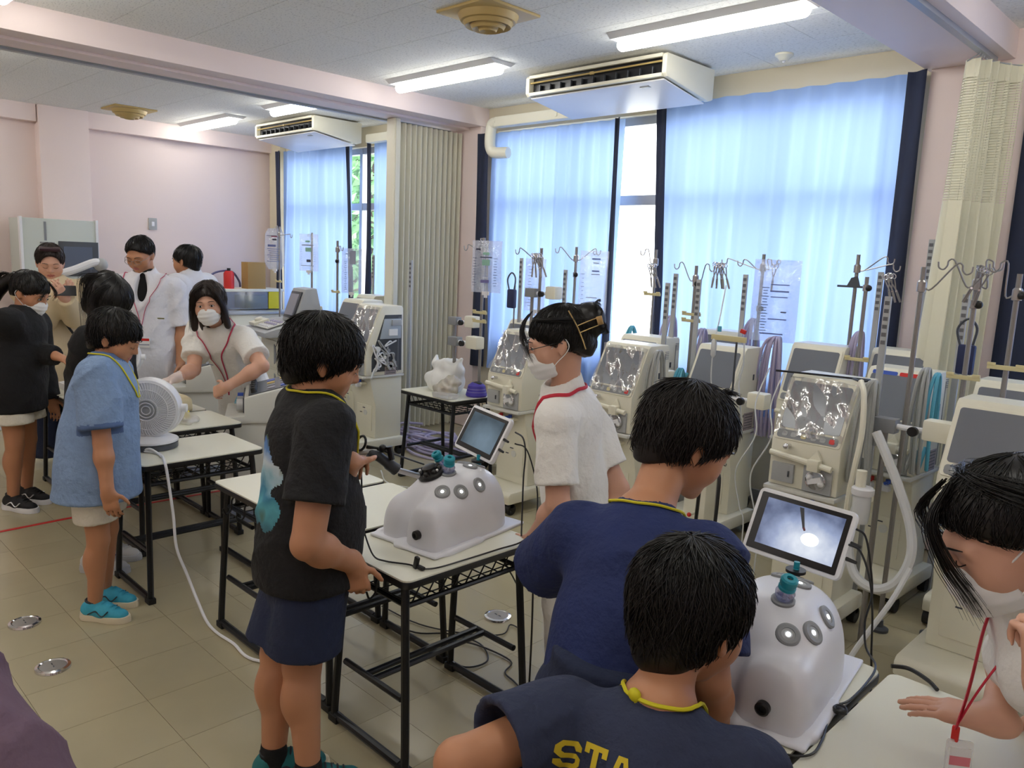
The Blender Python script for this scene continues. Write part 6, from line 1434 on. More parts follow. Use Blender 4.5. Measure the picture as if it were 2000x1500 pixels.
# --- joints, metres in room coordinates
PE = {
 'P1': {"S": 1.42, "tf": [0.309, 0.951, -0.033], "r": [0.951, -0.309, -0.008], "d": [0.017, 0.029, 0.999], "hf": [0.377, 0.847, -0.375], "hu": [0.152, 0.342, 0.927], "J": {"hip": [-2.002, 1.191, 0.686], "chest": [-1.995, 1.204, 1.114], "neck": [-1.994, 1.206, 1.178], "head": [-1.986, 1.238, 1.28], "shR": [-1.853, 1.158, 1.113], "thigh_right": [-1.932, 1.169, 0.671], "anR": [-1.863, 1.113, 0.093], "knR": [-1.941, 1.138, 0.373], "elR": [-1.789, 1.065, 0.816], "wrR": [-1.833, 1.242, 0.702], "shL": [-2.137, 1.25, 1.115], "thigh_left": [-2.073, 1.214, 0.671], "anL": [-1.999, 1.076, 0.073], "knL": [-2.043, 1.121, 0.378], "elL": [-2.018, 1.299, 0.854], "wrL": [-1.864, 1.249, 0.998]}},
 'P2': {"S": 1.48, "tf": [-0.878, -0.453, -0.156], "r": [-0.468, 0.88, 0.077], "d": [-0.102, -0.14, 0.985], "hf": [-0.707, -0.636, -0.309], "hu": [-0.23, -0.207, 0.951], "J": {"hip": [-1.709, 2.116, 0.681], "chest": [-1.751, 2.059, 1.082], "neck": [-1.758, 2.049, 1.147], "head": [-1.752, 2.002, 1.324], "shR": [-1.82, 2.189, 1.093], "thigh_right": [-1.746, 2.184, 0.666], "anR": [-1.741, 2.196, 0.067], "knR": [-1.761, 2.181, 0.4], "elR": [-1.629, 2.233, 0.794], "wrR": [-1.605, 2.156, 0.577], "shL": [-1.682, 1.928, 1.07], "thigh_left": [-1.673, 2.048, 0.666], "anL": [-1.66, 2.045, 0.067], "knL": [-1.684, 2.037, 0.4], "elL": [-1.615, 1.888, 0.808], "wrL": [-1.754, 1.925, 0.636]}},
 'P3': {"S": 1.4, "tf": [-0.244, 0.831, -0.5], "r": [0.95, 0.309, 0.05], "d": [-0.196, 0.462, 0.865], "hf": [0.433, 0.75, -0.5], "hu": [0.25, 0.433, 0.866], "J": {"hip": [-0.892, 1.255, 0.719], "chest": [-0.951, 1.396, 0.982], "neck": [-0.963, 1.425, 1.036], "head": [-0.958, 1.571, 1.194], "shR": [-0.812, 1.441, 0.989], "thigh_right": [-0.823, 1.278, 0.705], "anR": [-0.812, 1.271, 0.063], "knR": [-0.823, 1.294, 0.378], "elR": [-0.732, 1.357, 0.768], "wrR": [-0.758, 1.461, 0.584], "shL": [-1.091, 1.35, 0.974], "thigh_left": [-0.961, 1.233, 0.705], "anL": [-0.966, 1.221, 0.063], "knL": [-0.97, 1.246, 0.378], "elL": [-1.268, 1.413, 0.809], "wrL": [-1.28, 1.602, 0.71]}},
 'P4': {"S": 1.27, "tf": [-0.358, 0.844, -0.4], "r": [0.926, 0.374, -0.04], "d": [-0.116, 0.385, 0.916], "hf": [0.098, 0.935, -0.342], "hu": [0.036, 0.34, 0.94], "J": {"hip": [-0.641, 0.967, 0.554], "chest": [-0.671, 1.064, 0.786], "neck": [-0.677, 1.086, 0.839], "head": [-0.694, 1.199, 0.975], "shR": [-0.532, 1.12, 0.78], "thigh_right": [-0.58, 0.991, 0.542], "anR": [-0.569, 0.985, 0.057], "knR": [-0.582, 1.007, 0.343], "elR": [-0.544, 1.27, 0.611], "wrR": [-0.634, 1.419, 0.527], "shL": [-0.81, 1.008, 0.792], "thigh_left": [-0.703, 0.942, 0.542], "anL": [-0.706, 0.93, 0.057], "knL": [-0.712, 0.954, 0.343], "elL": [-0.856, 0.786, 0.786], "wrL": [-0.831, 0.871, 0.614]}},
 'P5': {"S": 1.55, "tf": [-0.94, 0.08, -0.331], "r": [-0.244, 0.523, 0.817], "d": [-0.238, -0.849, 0.472], "hf": [-0.734, -0.459, -0.5], "hu": [-0.424, -0.265, 0.866], "J": {"hip": [-0.146, 2.045, 0.834], "chest": [-0.249, 1.678, 1.039], "neck": [-0.265, 1.618, 1.071], "head": [-0.281, 1.494, 1.175], "shR": [-0.287, 1.759, 1.165], "thigh_right": [-0.18, 2.118, 0.819], "anR": [-0.175, 2.131, 0.07], "knR": [-0.195, 2.116, 0.419], "elR": [-0.246, 1.914, 0.941], "wrR": [-0.237, 1.935, 0.706], "shL": [-0.211, 1.597, 0.912], "thigh_left": [-0.112, 1.972, 0.819], "anL": [-0.099, 1.968, 0.07], "knL": [-0.123, 1.961, 0.419], "elL": [-0.307, 1.847, 0.847], "wrL": [-0.283, 1.621, 0.783]}},
 'P8': {"S": 1.3, "tf": [0.537, 0.838, -0.095], "r": [0.842, -0.526, 0.119], "d": [-0.049, 0.144, 0.988], "hf": [0.553, 0.708, -0.438], "hu": [0.27, 0.345, 0.899], "J": {"hip": [-3.499, 1.074, 0.664], "chest": [-3.518, 1.13, 1.044], "neck": [-3.521, 1.138, 1.102], "head": [-3.518, 1.177, 1.192], "shR": [-3.392, 1.051, 1.062], "thigh_right": [-3.442, 1.038, 0.651], "anR": [-3.44, 1.026, 0.058], "knR": [-3.43, 1.049, 0.351], "elR": [-3.335, 1.05, 0.789], "wrR": [-3.285, 1.046, 0.598], "shL": [-3.644, 1.208, 1.026], "thigh_left": [-3.556, 1.11, 0.651], "anL": [-3.568, 1.106, 0.058], "knL": [-3.552, 1.125, 0.351], "elL": [-3.682, 1.22, 0.794], "wrL": [-3.654, 1.264, 0.602]}},
 'P9': {"S": 1.44, "tf": [0.616, 0.781, -0.103], "r": [0.787, -0.615, 0.039], "d": [0.033, 0.105, 0.994], "hf": [0.516, 0.535, -0.669], "hu": [0.465, 0.481, 0.743], "J": {"hip": [-4.03, 1.251, 0.75], "chest": [-4.018, 1.29, 1.121], "neck": [-4.016, 1.297, 1.185], "head": [-4.038, 1.325, 1.306], "shR": [-3.896, 1.194, 1.127], "thigh_right": [-3.971, 1.205, 0.736], "anR": [-3.971, 1.191, 0.065], "knR": [-3.959, 1.214, 0.389], "elR": [-4.067, 1.212, 0.937], "wrR": [-3.89, 1.288, 0.832], "shL": [-4.14, 1.386, 1.115], "thigh_left": [-4.089, 1.297, 0.736], "anL": [-4.102, 1.294, 0.065], "knL": [-4.084, 1.311, 0.389], "elL": [-4.181, 1.404, 0.861], "wrL": [-4.145, 1.45, 0.648]}},
 'P10': {"S": 1.45, "tf": [0.621, 0.776, -0.11], "r": [0.784, -0.612, 0.104], "d": [-0.013, 0.151, 0.988], "hf": [0.689, 0.578, -0.438], "hu": [0.336, 0.282, 0.899], "J": {"hip": [-5.266, 1.196, 0.746], "chest": [-5.271, 1.25, 1.102], "neck": [-5.272, 1.26, 1.166], "head": [-5.272, 1.302, 1.274], "shR": [-5.146, 1.152, 1.118], "thigh_right": [-5.207, 1.149, 0.732], "anR": [-5.206, 1.136, 0.065], "knR": [-5.194, 1.159, 0.392], "elR": [-5.276, 1.274, 0.932], "wrR": [-5.074, 1.362, 0.92], "shL": [-5.396, 1.348, 1.085], "thigh_left": [-5.325, 1.242, 0.732], "anL": [-5.338, 1.24, 0.065], "knL": [-5.32, 1.257, 0.392], "elL": [-5.436, 1.367, 0.827], "wrL": [-5.4, 1.412, 0.612]}},
 'P11': {"S": 1.57, "tf": [0.978, -0.208, 0.0], "r": [-0.208, -0.978, -0.004], "d": [-0.001, -0.004, 1.0], "hf": [0.912, -0.227, -0.342], "hu": [0.332, -0.083, 0.94], "J": {"hip": [-6.131, 1.652, 0.782], "chest": [-6.132, 1.651, 1.239], "neck": [-6.132, 1.65, 1.309], "head": [-6.114, 1.638, 1.429], "shR": [-6.168, 1.479, 1.238], "thigh_right": [-6.148, 1.573, 0.766], "anR": [-6.16, 1.565, 0.071], "knR": [-6.135, 1.565, 0.424], "elR": [-5.977, 1.553, 1.047], "wrR": [-5.813, 1.602, 1.213], "shL": [-6.095, 1.823, 1.239], "thigh_left": [-6.114, 1.732, 0.766], "anL": [-6.122, 1.744, 0.071], "knL": [-6.099, 1.734, 0.424], "elL": [-5.904, 1.716, 1.067], "wrL": [-5.738, 1.618, 1.208]}},
 'P12': {"S": 1.68, "tf": [0.818, -0.574, -0.036], "r": [-0.574, -0.819, 0.012], "d": [0.037, -0.011, 0.999], "hf": [0.568, -0.676, -0.469], "hu": [0.302, -0.36, 0.883], "J": {"hip": [-5.925, 2.199, 0.828], "chest": [-5.909, 2.194, 1.276], "neck": [-5.906, 2.194, 1.352], "head": [-5.897, 2.159, 1.505], "shR": [-6.016, 2.04, 1.279], "thigh_right": [-5.975, 2.128, 0.811], "anR": [-5.989, 2.125, 0.076], "knR": [-5.966, 2.115, 0.454], "elR": [-6.054, 2.005, 0.985], "wrR": [-5.999, 1.966, 0.737], "shL": [-5.801, 2.349, 1.274], "thigh_left": [-5.875, 2.271, 0.811], "anL": [-5.877, 2.285, 0.076], "knL": [-5.86, 2.267, 0.454], "elL": [-5.78, 2.396, 0.98], "wrL": [-5.725, 2.357, 0.731]}},
 'P13': {"S": 1.66, "tf": [-0.819, -0.574, 0.004], "r": [-0.574, 0.819, -0.003], "d": [0.002, 0.005, 1.0], "hf": [-0.84, -0.525, -0.139], "hu": [-0.118, -0.074, 0.99], "J": {"hip": [-6.344, 2.714, 0.831], "chest": [-6.343, 2.716, 1.272], "neck": [-6.343, 2.717, 1.347], "head": [-6.357, 2.684, 1.46], "shR": [-6.457, 2.879, 1.272], "thigh_right": [-6.393, 2.785, 0.815], "anR": [-6.391, 2.799, 0.075], "knR": [-6.408, 2.78, 0.448], "elR": [-6.477, 2.926, 0.981], "wrR": [-6.532, 2.888, 0.735], "shL": [-6.229, 2.553, 1.273], "thigh_left": [-6.294, 2.643, 0.815], "anL": [-6.28, 2.641, 0.075], "knL": [-6.304, 2.631, 0.448], "elL": [-6.192, 2.518, 0.982], "wrL": [-6.246, 2.48, 0.737]}},
 'P14': {"S": 1.52, "tf": [0.349, -0.726, -0.593], "r": [-0.882, -0.469, 0.056], "d": [0.318, -0.503, 0.804], "hf": [0.824, -0.556, -0.105], "hu": [0.028, -0.145, 0.989], "J": {"hip": [-4.699, 2.342, 0.719], "chest": [-4.563, 2.127, 1.062], "neck": [-4.541, 2.093, 1.117], "head": [-4.486, 2.02, 1.256], "shR": [-4.708, 2.05, 1.071], "thigh_right": [-4.768, 2.305, 0.704], "anR": [-4.781, 2.309, 0.068], "knR": [-4.765, 2.289, 0.41], "elR": [-4.563, 1.954, 0.864], "wrR": [-4.403, 1.789, 0.85], "shL": [-4.418, 2.204, 1.053], "thigh_left": [-4.629, 2.379, 0.704], "anL": [-4.626, 2.392, 0.068], "knL": [-4.618, 2.368, 0.41], "elL": [-4.184, 2.193, 0.918], "wrL": [-4.245, 1.998, 0.799]}}}
def neck_loop(p, m_, r=.0032, front=.13, flat=1, name='neck_cord', off=.0015, k=1.12): return p.lanyard(m_, p.neckpts(front=front, k=k), r, flat, name, off)
# boy in black tee at the middle trainer
p1 = Person('person in black T-shirt with sea print and navy shorts, holding the grasper', PE['P1'], 1.05)
h1 = dict(R=dict(dirv=(.10, .12, -1), bn=(.6, -.75, .15), curl=(.75, .8, .5), sz=None) if False else dict(dirv=(.12, .16, -1), bn=(.75, -.6, .1), curl=(.8, .9, .6)),
          L=dict(dirv=(-.55, .62, -.1), bn=(.15, -.1, 1), curls=[(.5, .7, .4), (.8, .8, .5), (.9, .9, .5), (1.0, .9, .6)], thumb=(.7, .5, .1)))
p1.body(skin_b, h1, .005, armr=1.18, legr=1.18, neckr=1.2, feet=False, trap=1.35)
Fb = np.array(PE['P1']['tf']); J1 = p1.J
sea = bpy.data.materials.new('sea_print'); sea.use_nodes = True; nt = sea.node_tree; pb = nt.nodes['Principled BSDF']; pb.inputs['Roughness'].default_value = .85
tc = nt.nodes.new('ShaderNodeNewGeometry'); sx = nt.nodes.new('ShaderNodeSeparateXYZ'); nt.links.new(tc.outputs['Position'], sx.inputs[0])
nz = nt.nodes.new('ShaderNodeTexNoise'); nz.inputs['Scale'].default_value = 14; nz.inputs['Detail'].default_value = 7; nt.links.new(tc.outputs['Position'], nz.inputs['Vector'])
ma = nt.nodes.new('ShaderNodeMath'); ma.operation = 'MULTIPLY_ADD'; ma.inputs[1].default_value = .12; nt.links.new(nz.outputs['Fac'], ma.inputs[0]); nt.links.new(sx.outputs[2], ma.inputs[2])
mr = nt.nodes.new('ShaderNodeMapRange'); mr.inputs[1].default_value = .86; mr.inputs[2].default_value = 1.14; nt.links.new(ma.outputs[0], mr.inputs[0])
rp = nt.nodes.new('ShaderNodeValToRGB'); e = rp.color_ramp.elements; e[0].position = 0; e[0].color = rgb(60, 110, 124); e[1].position = 1; e[1].color = rgb(50, 86, 158)
for ps, c in ((.22, (88, 168, 182)), (.38, (60, 130, 160)), (.52, (150, 190, 204)), (.66, (196, 210, 216)), (.82, (96, 140, 196))): q = e.new(ps); q.color = rgb(*c)
nt.links.new(mr.outputs[0], rp.inputs[0])
n3 = nt.nodes.new('ShaderNodeTexNoise'); n3.inputs['Scale'].default_value = 7; nt.links.new(tc.outputs['Position'], n3.inputs['Vector'])
cr = nt.nodes.new('ShaderNodeValToRGB'); cr.color_ramp.elements[0].position = .55; cr.color_ramp.elements[1].position = .60; nt.links.new(n3.outputs['Fac'], cr.inputs[0])
mx = nt.nodes.new('ShaderNodeMix'); mx.data_type = 'RGBA'; mx.inputs[7].default_value = rgb(78, 96, 62); nt.links.new(cr.outputs[0], mx.inputs[0]); nt.links.new(rp.outputs[0], mx.inputs[6]); nt.links.new(mx.outputs[2], pb.inputs['Base Color'])
r1 = np.array(PE['P1']['r']); hipz = J1['hip'][2]
def seareg(c):
    q = c-J1['hip']; lat = q@r1; dep = q@Fb; z = c[:, 2]
    wob = .012*np.sin(z*60)+.01*np.sin(lat*80)
    return (dep < -.02) & (lat > -.17) & (lat < .075+wob+.10*(1.03-z)) & (z > .815+wob+.12*np.maximum(0, -lat)) & (z < 1.055-.35*np.maximum(0, lat)+wob)
p1.top(tee_black, .006, hem=.04, wh=.122, wc=.112, depth=.84, sleeve=.66, slr=.057, belly=1.0, fold=.007, regions=[(seareg, sea)], seed=1, neckhole=.05)
p1.shorts(shorts_navy, .006, z=.30, wr=.070, wh=.104, depth=.85, wb=.080, top=.0)
p1.hair(hair_m, 'boy', .005, 2600, .006, fringe=.022, nape=-.125, seed=2, sr=.0013, lift=.016, side=-.03)
p1.face(eyes='down'); neck_loop(p1, lan_yel, .0035, .1)
teal_shoe = make_shoe((shoe_teal, sole_m, (shoe_dark, shoe_teal, shoe_dark))); green_shoe = make_shoe((mat('green_teal', rgb(30, 110, 112), .7), sole_m, (shoe_dark, shoe_dark, shoe_dark)))
p1.shoes(green_shoe)
for n in 'RL':
    a = p1.J['an'+n]; b = MB(); b.lathe([(.040, .05), (.041, .09), (.038, .115)], (a[0], a[1], 0), 16); p1.own(b.build('sock', tee_black2))
# nurse with the bun
p2 = Person('person in white tunic, mask and red strap, standing in profile before the machines', PE['P2'])
p2.body(skin_a, {}, .006, legs=False)
p2.top(uniform, .007, hem=.16, wh=.104, wc=.104, depth=.72, sleeve=.78, slr=.047, collar=True, fold=.008, name='tunic', seed=5)
p2.trousers(uniform, .009)
def bun(sd):
    sd.u(ellip((0, -.125, .045), (.062, .055, .062)), .012); sd.u(ellip((0, -.085, -.025), (.058, .045, .05)), .02)
gd = [([(q*.02, .06, .125), (q*.05, .10, .09), (q*.066, .112, .045), (q*.07, .105, .0), (q*.066, .095, -.04)], 26, .007, .0011) for q in (-1, 1)]
gd += [([(q*.03*math.cos(a), -.125-.05*abs(math.sin(a*1.3)), .05+.055*math.sin(a)), (q*.06*math.cos(a+.8), -.135-.035, .045+.06*math.sin(a+.8)), (q*.062*math.cos(a+1.6), -.13, .045+.062*math.sin(a+1.6))], 14, .004, .001) for q in (-1, 1) for a in (0, 1, 2, 3, 4, 5)]
gd += [([(q*.05, .06, .10), (q*.085, .0, .085), (q*.082, -.06, .07), (q*.05, -.10, .06)], 60, .014, .0009) for q in (-1, 1)]
p2.hair(hair_m, 'up', .0045, 1500, .0, fringe=.05, nape=-.075, seed=6, sr=.0010, lift=.006, extra=bun, guides=gd, side=.0)
p2.face(eyes='open', glasses=black_pl, mask=True)
neck_loop(p2, lan_red, .006, .12, flat=.35, name='strap', off=.003, k=1.55)
gold = mat('gold_clip', rgb(206, 176, 120), .3, metal=.8)
b = MB(); b.tube(catmull([(-.075, -.062, .10), (-.094, -.075, .05), (-.088, -.082, .0), (-.072, -.085, -.04)], 5), .0024, 6); c = p2.local(b.build('hair_clip', gold))
for dz in (.02, .045):
    b = MB(); b.tube([(-.090, -.080, dz), (-.082, -.115, dz+.004), (-.070, -.145, dz+.006)], .0019, 6); p2.local(b.build('clip_prong', gold))
b = MB(); b.box((-.066, -.155, .04), (.006, .02, .03)); p2.local(b.build('clip_buckle', gold, bevel=.002))
# boy in mottled navy leaning over the right trainer
p3 = Person('person in mottled navy T-shirt with yellow neck cord, leaning toward the right trainer', PE['P3'], 1.08)
p3.body(skin_b, dict(R=dict(dirv=(.2, .9, .1), bn=(0, 0, 1)), L=dict(dirv=(.6, .7, -.1), bn=(0, .2, 1))), .005, armr=1.1, neckr=1.12, legs=True, feet=True, trap=1.6)
p3.top(tee_tie, .006, hem=.30, wh=.112, wc=.108, depth=.72, sleeve=.80, slr=.056, fold=.009, ff=10, seed=7, flare=1.12)
p3.shorts(shorts_navy, .008, z=.22)
p3.hair(mat('soft_black_hair', rgb(34, 30, 29), .45, spec=.35), 'boy', .005, 2600, .004, fringe=.03, nape=-.115, seed=8, sr=.0013, lift=.018, side=-.012, guides=[([(0, .0, .125), (.01, .02, .145), (.015, .04, .148)], 60, .009, .0011)])
p3.face(eyes='down'); neck_loop(p3, lan_yel, .0032, .1)
# boy at the bottom with lettering
p4 = Person('person in navy T-shirt with yellow letters on the back, nearest the camera', PE['P4'], 1.17)
p4.body(skin_b, dict(R=dict(dirv=(0, 1, 0), bn=(0, 0, 1))), .005, legs=False, armr=1.12, neckr=1.15, trap=1.75)
p4.top(tee_navy, .006, hem=.06, wh=.118, wc=.116, depth=.72, sleeve=.66, slr=.062, fold=.007, seed=9, neckhole=.058)
p4.trousers(shorts_navy, .012, wh=.11)
p4.hair(hair_m, 'boy', .005, 3000, .005, fringe=.02, nape=-.125, seed=10, sr=.0013, lift=.012, side=-.035)
p4.face(eyes='down'); neck_loop(p4, lan_yel, .0036, .1)
N4 = p4.J['neck']; d4 = np.array(PE['P4']['d']); f4 = np.array(PE['P4']['tf']); rr4 = np.array(PE['P4']['r']); kz = .012
kn = N4-f4*.05*1.27+d4*.018*1.27-rr4*.035
b = MB(); b.ball((0, 0, 0), (.012, .009, .012), 10, 7); b.tube([(0, 0, 0), (.006, .0, -.018), (.012, .0, -.03)], .0045, 6); kq = b.build('cord_knot', lan_yel); p4.own(kq); kp = p4.shirt.snap(kn, .006); kq.matrix_basis = Matrix.Translation(kp)
YEL = mat('print_yellow', rgb(206, 180, 40), .8)
def letter(poly_sets, ox, oz, sc_):
    b = MB(); bm = bmesh.new()
    for poly in poly_sets:
        vs = [bm.verts.new((x, 0, z)) for x, z in poly]; bm.faces.new(vs)
    bmesh.ops.triangulate(bm, faces=bm.faces)
    for _ in range(3): bmesh.ops.subdivide_edges(bm, edges=[e for e in bm.edges if e.calc_length() > .10], cuts=1, use_grid_fill=False); bmesh.ops.triangulate(bm, faces=bm.faces)
    base = N4-d4*.118
    for v in bm.verts:
        q = base+rr4*(ox+v.co.x*sc_)+d4*(oz+v.co.z*sc_)-f4*.16*1.27
        for _ in range(14):
            dd = p4.shirt.one(q); q = q+f4*(dd-.0018)*.8
        v.co = Vector([float(c) for c in q])
    me = bpy.data.meshes.new('print_letter'); bm.to_mesh(me); bm.free(); o = meshobj('print_letter', me, YEL, smooth=False); p4.own(o); return o
Sx = [[(.0, .80), (.18, .98), (.42, .98), (.42, .80), (.26, .80), (.19, .72)], [(.42, .98), (.62, .98), (.80, .80), (.80, .64), (.60, .64), (.60, .72), (.52, .80), (.42, .80)], [(.0, .80), (.19, .72), (.19, .62), (.28, .55), (.2, .37), (.0, .56)], [(.28, .55), (.62, .55), (.8, .4), (.62, .37), (.2, .37)], [(.62, .37), (.8, .4), (.8, .18), (.62, .0), (.55, .18), (.62, .25)], [(.18, .0), (.62, .0), (.55, .18), (.26, .18)], [(.0, .18), (.18, .0), (.26, .18), (.19, .25), (.19, .34), (.0, .34)]]
Tx = [[(.0, 1), (.9, 1), (.9, .82), (.0, .82)], [(.0, .82), (.2, .82), (.2, .66), (.0, .66)], [(.7, .82), (.9, .82), (.9, .66), (.7, .66)], [(.34, .82), (.56, .82), (.56, .17), (.34, .17)], [(.2, .17), (.7, .17), (.7, 0), (.2, 0)]]
Ax = [[(.28, 1), (.62, 1), (.56, .82), (.40, .82)], [(.28, 1), (.42, .82), (.28, .17), (.08, .17)], [(.62, 1), (.86, .17), (.64, .17), (.5, .82)], [(.28, .46), (.64, .46), (.68, .30), (.26, .30)], [(-.04, .17), (.36, .17), (.36, 0), (-.04, 0)], [(.56, .17), (.98, .17), (.98, 0), (.56, 0)]]
Rx = [[(.0, 1), (.6, 1), (.6, .82), (.0, .82)], [(.12, .82), (.32, .82), (.32, .17), (.12, .17)], [(.6, 1), (.8, .84), (.8, .6), (.6, .45), (.56, .62), (.58, .8)], [(.32, .6), (.58, .6), (.6, .45), (.32, .45)], [(.4, .45), (.6, .45), (.86, .0), (.62, .0)], [(.0, .17), (.44, .17), (.44, 0), (.0, 0)]]
for ps, ox, oz in ((Sx, -.137, 0.0), (Tx, -.095, .004), (Ax, -.048, .002), (Rx, .0, -.006)): letter(ps, ox, oz, .046)
# masked woman at the right edge
p5 = Person('masked person in white with red strap and badge at the right edge, hand on desk', PE['P5'], 1.0)
p5.body(skin_a, dict(L=dict(dirv=(-.93, -.10, -.12), bn=(-.08, -.05, 1), curls=[(.10, .12, .1), (.08, .1, .1), (.08, .12, .1), (.1, .15, .1)], thumb=(.75, .45, -.3))), .005, legs=False, armr=.95)
p5.top(uniform, .007, hem=.10, wh=.10, wc=.105, depth=.72, sleeve=.55, slr=.05, collar=True, fold=.007, name='tunic', seed=12, neckhole=.036)
p5.trousers(uniform, .012)
gd = [([(-.01, .05, .125), (-.035, .105, .085), (-.05, .115, .02), (-.045, .105, -.05), (-.04, .10, -.10)], 70, .011, .0010), ([(.01, .05, .125), (.05, .10, .08), (.072, .09, .01), (.07, .08, -.06), (.06, .085, -.13)], 55, .010, .0010),
      ([(0, .02, .128), (.06, .0, .11), (.088, -.06, .06), (.06, -.12, .0)], 220, .022, .0009), ([(0, .02, .128), (-.06, .0, .11), (-.088, -.06, .06), (-.06, -.12, .0)], 120, .022, .0009)]
p5.hair(hair_m, 'up', .005, 1600, .004, fringe=.060, nape=-.055, seed=13, sr=.001, lift=.006, guides=gd, side=.02, extra=lambda sd: sd.u(rcone((0, -.11, .02), (0, -.15, -.06), .035, .022), .02))
p5.face(eyes='down', mask=True)
Jn = p5.J['neck']; W5 = lambda *a: Vector(a)
strap = [Jn+np.array(PE['P5']['tf'])*.07*1.55+np.array([.02, -.03, 0]), (-.315, 1.60, 1.02), (-.318, 1.585, .95), (-.322, 1.565, .85), (-.33, 1.55, .775)]
b = MB(); b.tube(catmull(strap, 5), .0085, 6, flat=.3); p5.own(b.build('strap', lan_red))
b = MB(); b.tube(catmull([(-.33, 1.55, .78), (-.305, 1.56, .86), (-.27, 1.59, .95), (-.24, 1.63, 1.03)], 5), .0045, 6, flat=.4); p5.own(b.build('strap', lan_red))
b = MB(); b.box((0, 0, 0), (.013, .008, .03)); o = p5.own(b.build('strap_clip', red_pl, bevel=.003)); o.matrix_basis = Matrix.Translation((-.33, 1.55, .765))
Mb = Matrix.Translation((-.318, 1.545, .705)) @ Euler((R(-14), R(12), R(55))).to_matrix().to_4x4()
b = MB(); b.prism([(x, z) for x, z in rrect(.058, .098, .006)], -.0022, .0022, 'y'); o = p5.own(b.build('badge_holder', clear('badge_plastic', (1, 1, 1, 1), .35, .12, .1))); o.matrix_basis = Mb
b = MB(); b.box((0, -.0028, -.002), (.048, .0008, .075)); o = p5.own(b.build('badge_card', white_paper, smooth=False)); o.matrix_basis = Mb
b = MB(); b.box((0, -.0036, .012), (.046, .0006, .016)); o = p5.own(b.build('badge_band', mat('badge_pink', rgb(226, 130, 140), .6), smooth=False)); o.matrix_basis = Mb
b = MB()
for k in range(3):
    for j in range(3+k % 2): b.box((-.017+.011*j, -.0036, -.010-.010*k), (.008, .0005, .004))
o = p5.own(b.build('badge_print', ink_l, smooth=False)); o.matrix_basis = Mb
# person at the extreme right edge, only a raised forearm in view
pr = thing('person', 'person at the extreme right edge, only a raised forearm and thumb in view', 'person', (-.02, 1.08, 0)); ipr = Matrix.Translation((.02, -1.08, 0))
def edge(o): o.parent = pr; o.matrix_parent_inverse = ipr; return o
s = SDF(); E1 = (-.080, 1.085, .90); W1 = (-.150, 1.168, 1.075); s.u(rcone(E1, W1, .036, .025), .02); s.u(rcone(E1, (.10, 1.0, 1.12), .038, .046), .03); s.u(econe((.16, .98, .80), (.16, .98, 1.16), .12, .14, (0, 1, 0), .7), .05); s.u(rcone((.16, .98, 1.15), (.15, 1.0, 1.33), .055, .05), .04); s.u(ellip((.14, 1.02, 1.44), (.075, .095, .11)), .02)
add_hand(s, W1, (-.2, .15, 1), (.75, -.6, .0), 'L', .90, curls=[(1.3, 1.4, .7)]*4, thumb=(1.0, .25, .1))
edge(s.build('body', .006, skin_a, None, 1))
s = SDF(); s.u(econe((.16, .98, .58), (.16, .98, 1.14), .15, .165, (0, 1, 0), .75), .05); s.u(rcone((.02, 1.03, .98), (.12, .99, 1.14), .065, .08), .04); s.disp = wrinkle(.004, 15, 3); edge(s.build('shirt', .01, coat_m, None, 1))
s = SDF(); s.u(econe((.16, .98, .05), (.16, .98, .62), .09, .14, (0, 1, 0), .8), .05); edge(s.build('trousers', .012, shorts_navy, None, 1))
s = SDF(); s.u(ellip((.14, 1.015, 1.47), (.088, .105, .095)), .02); s.sub(ellip((.13, 1.13, 1.41), (.07, .08, .08)), .01); edge(s.build('hair', .009, hair_m, None, 1))
# boy in blue
p8 = Person('person in pale blue T-shirt and teal sneakers beside the fan desk', PE['P8'])
p8.body(skin_b, dict(R=dict(dirv=(.15, .15, -1), bn=(.75, -.5, 0), curl=(.4, .5, .3))), .006, feet=False)
ee = [(p8.J['sh'+n]+(p8.J['el'+n]-p8.J['sh'+n])*.80, nv(p8.J['el'+n]-p8.J['sh'+n])) for n in 'RL']
def trim8(c): return ((np.abs((c-ee[0][0])@ee[0][1]) < .022) & (((c-ee[0][0])**2).sum(1) < .090**2)) | ((np.abs((c-ee[1][0])@ee[1][1]) < .022) & (((c-ee[1][0])**2).sum(1) < .090**2)) | (((c-p8.J['neck']-np.array(PE['P8']['d'])*.03)**2).sum(1) < .082**2)
p8.top(tee_blue, .008, hem=.105, wh=.128, wc=.110, depth=.92, sleeve=.80, slr=.062, fold=.008, ff=12, seed=15, flare=1.2, regions=[(trim8, tee_blue_d)])
p8.shorts(beige_cl, .008, z=.335, wr=.07, wb=.066, wh=.10)
p8.hair(hair_m, 'boy', .006, 1100, .004, fringe=.025, nape=-.115, seed=16, sr=.0015, lift=.014, side=-.02); p8.face(eyes='down'); neck_loop(p8, lan_yel, .0034, .06)
p8.shoes(teal_shoe, R(40))
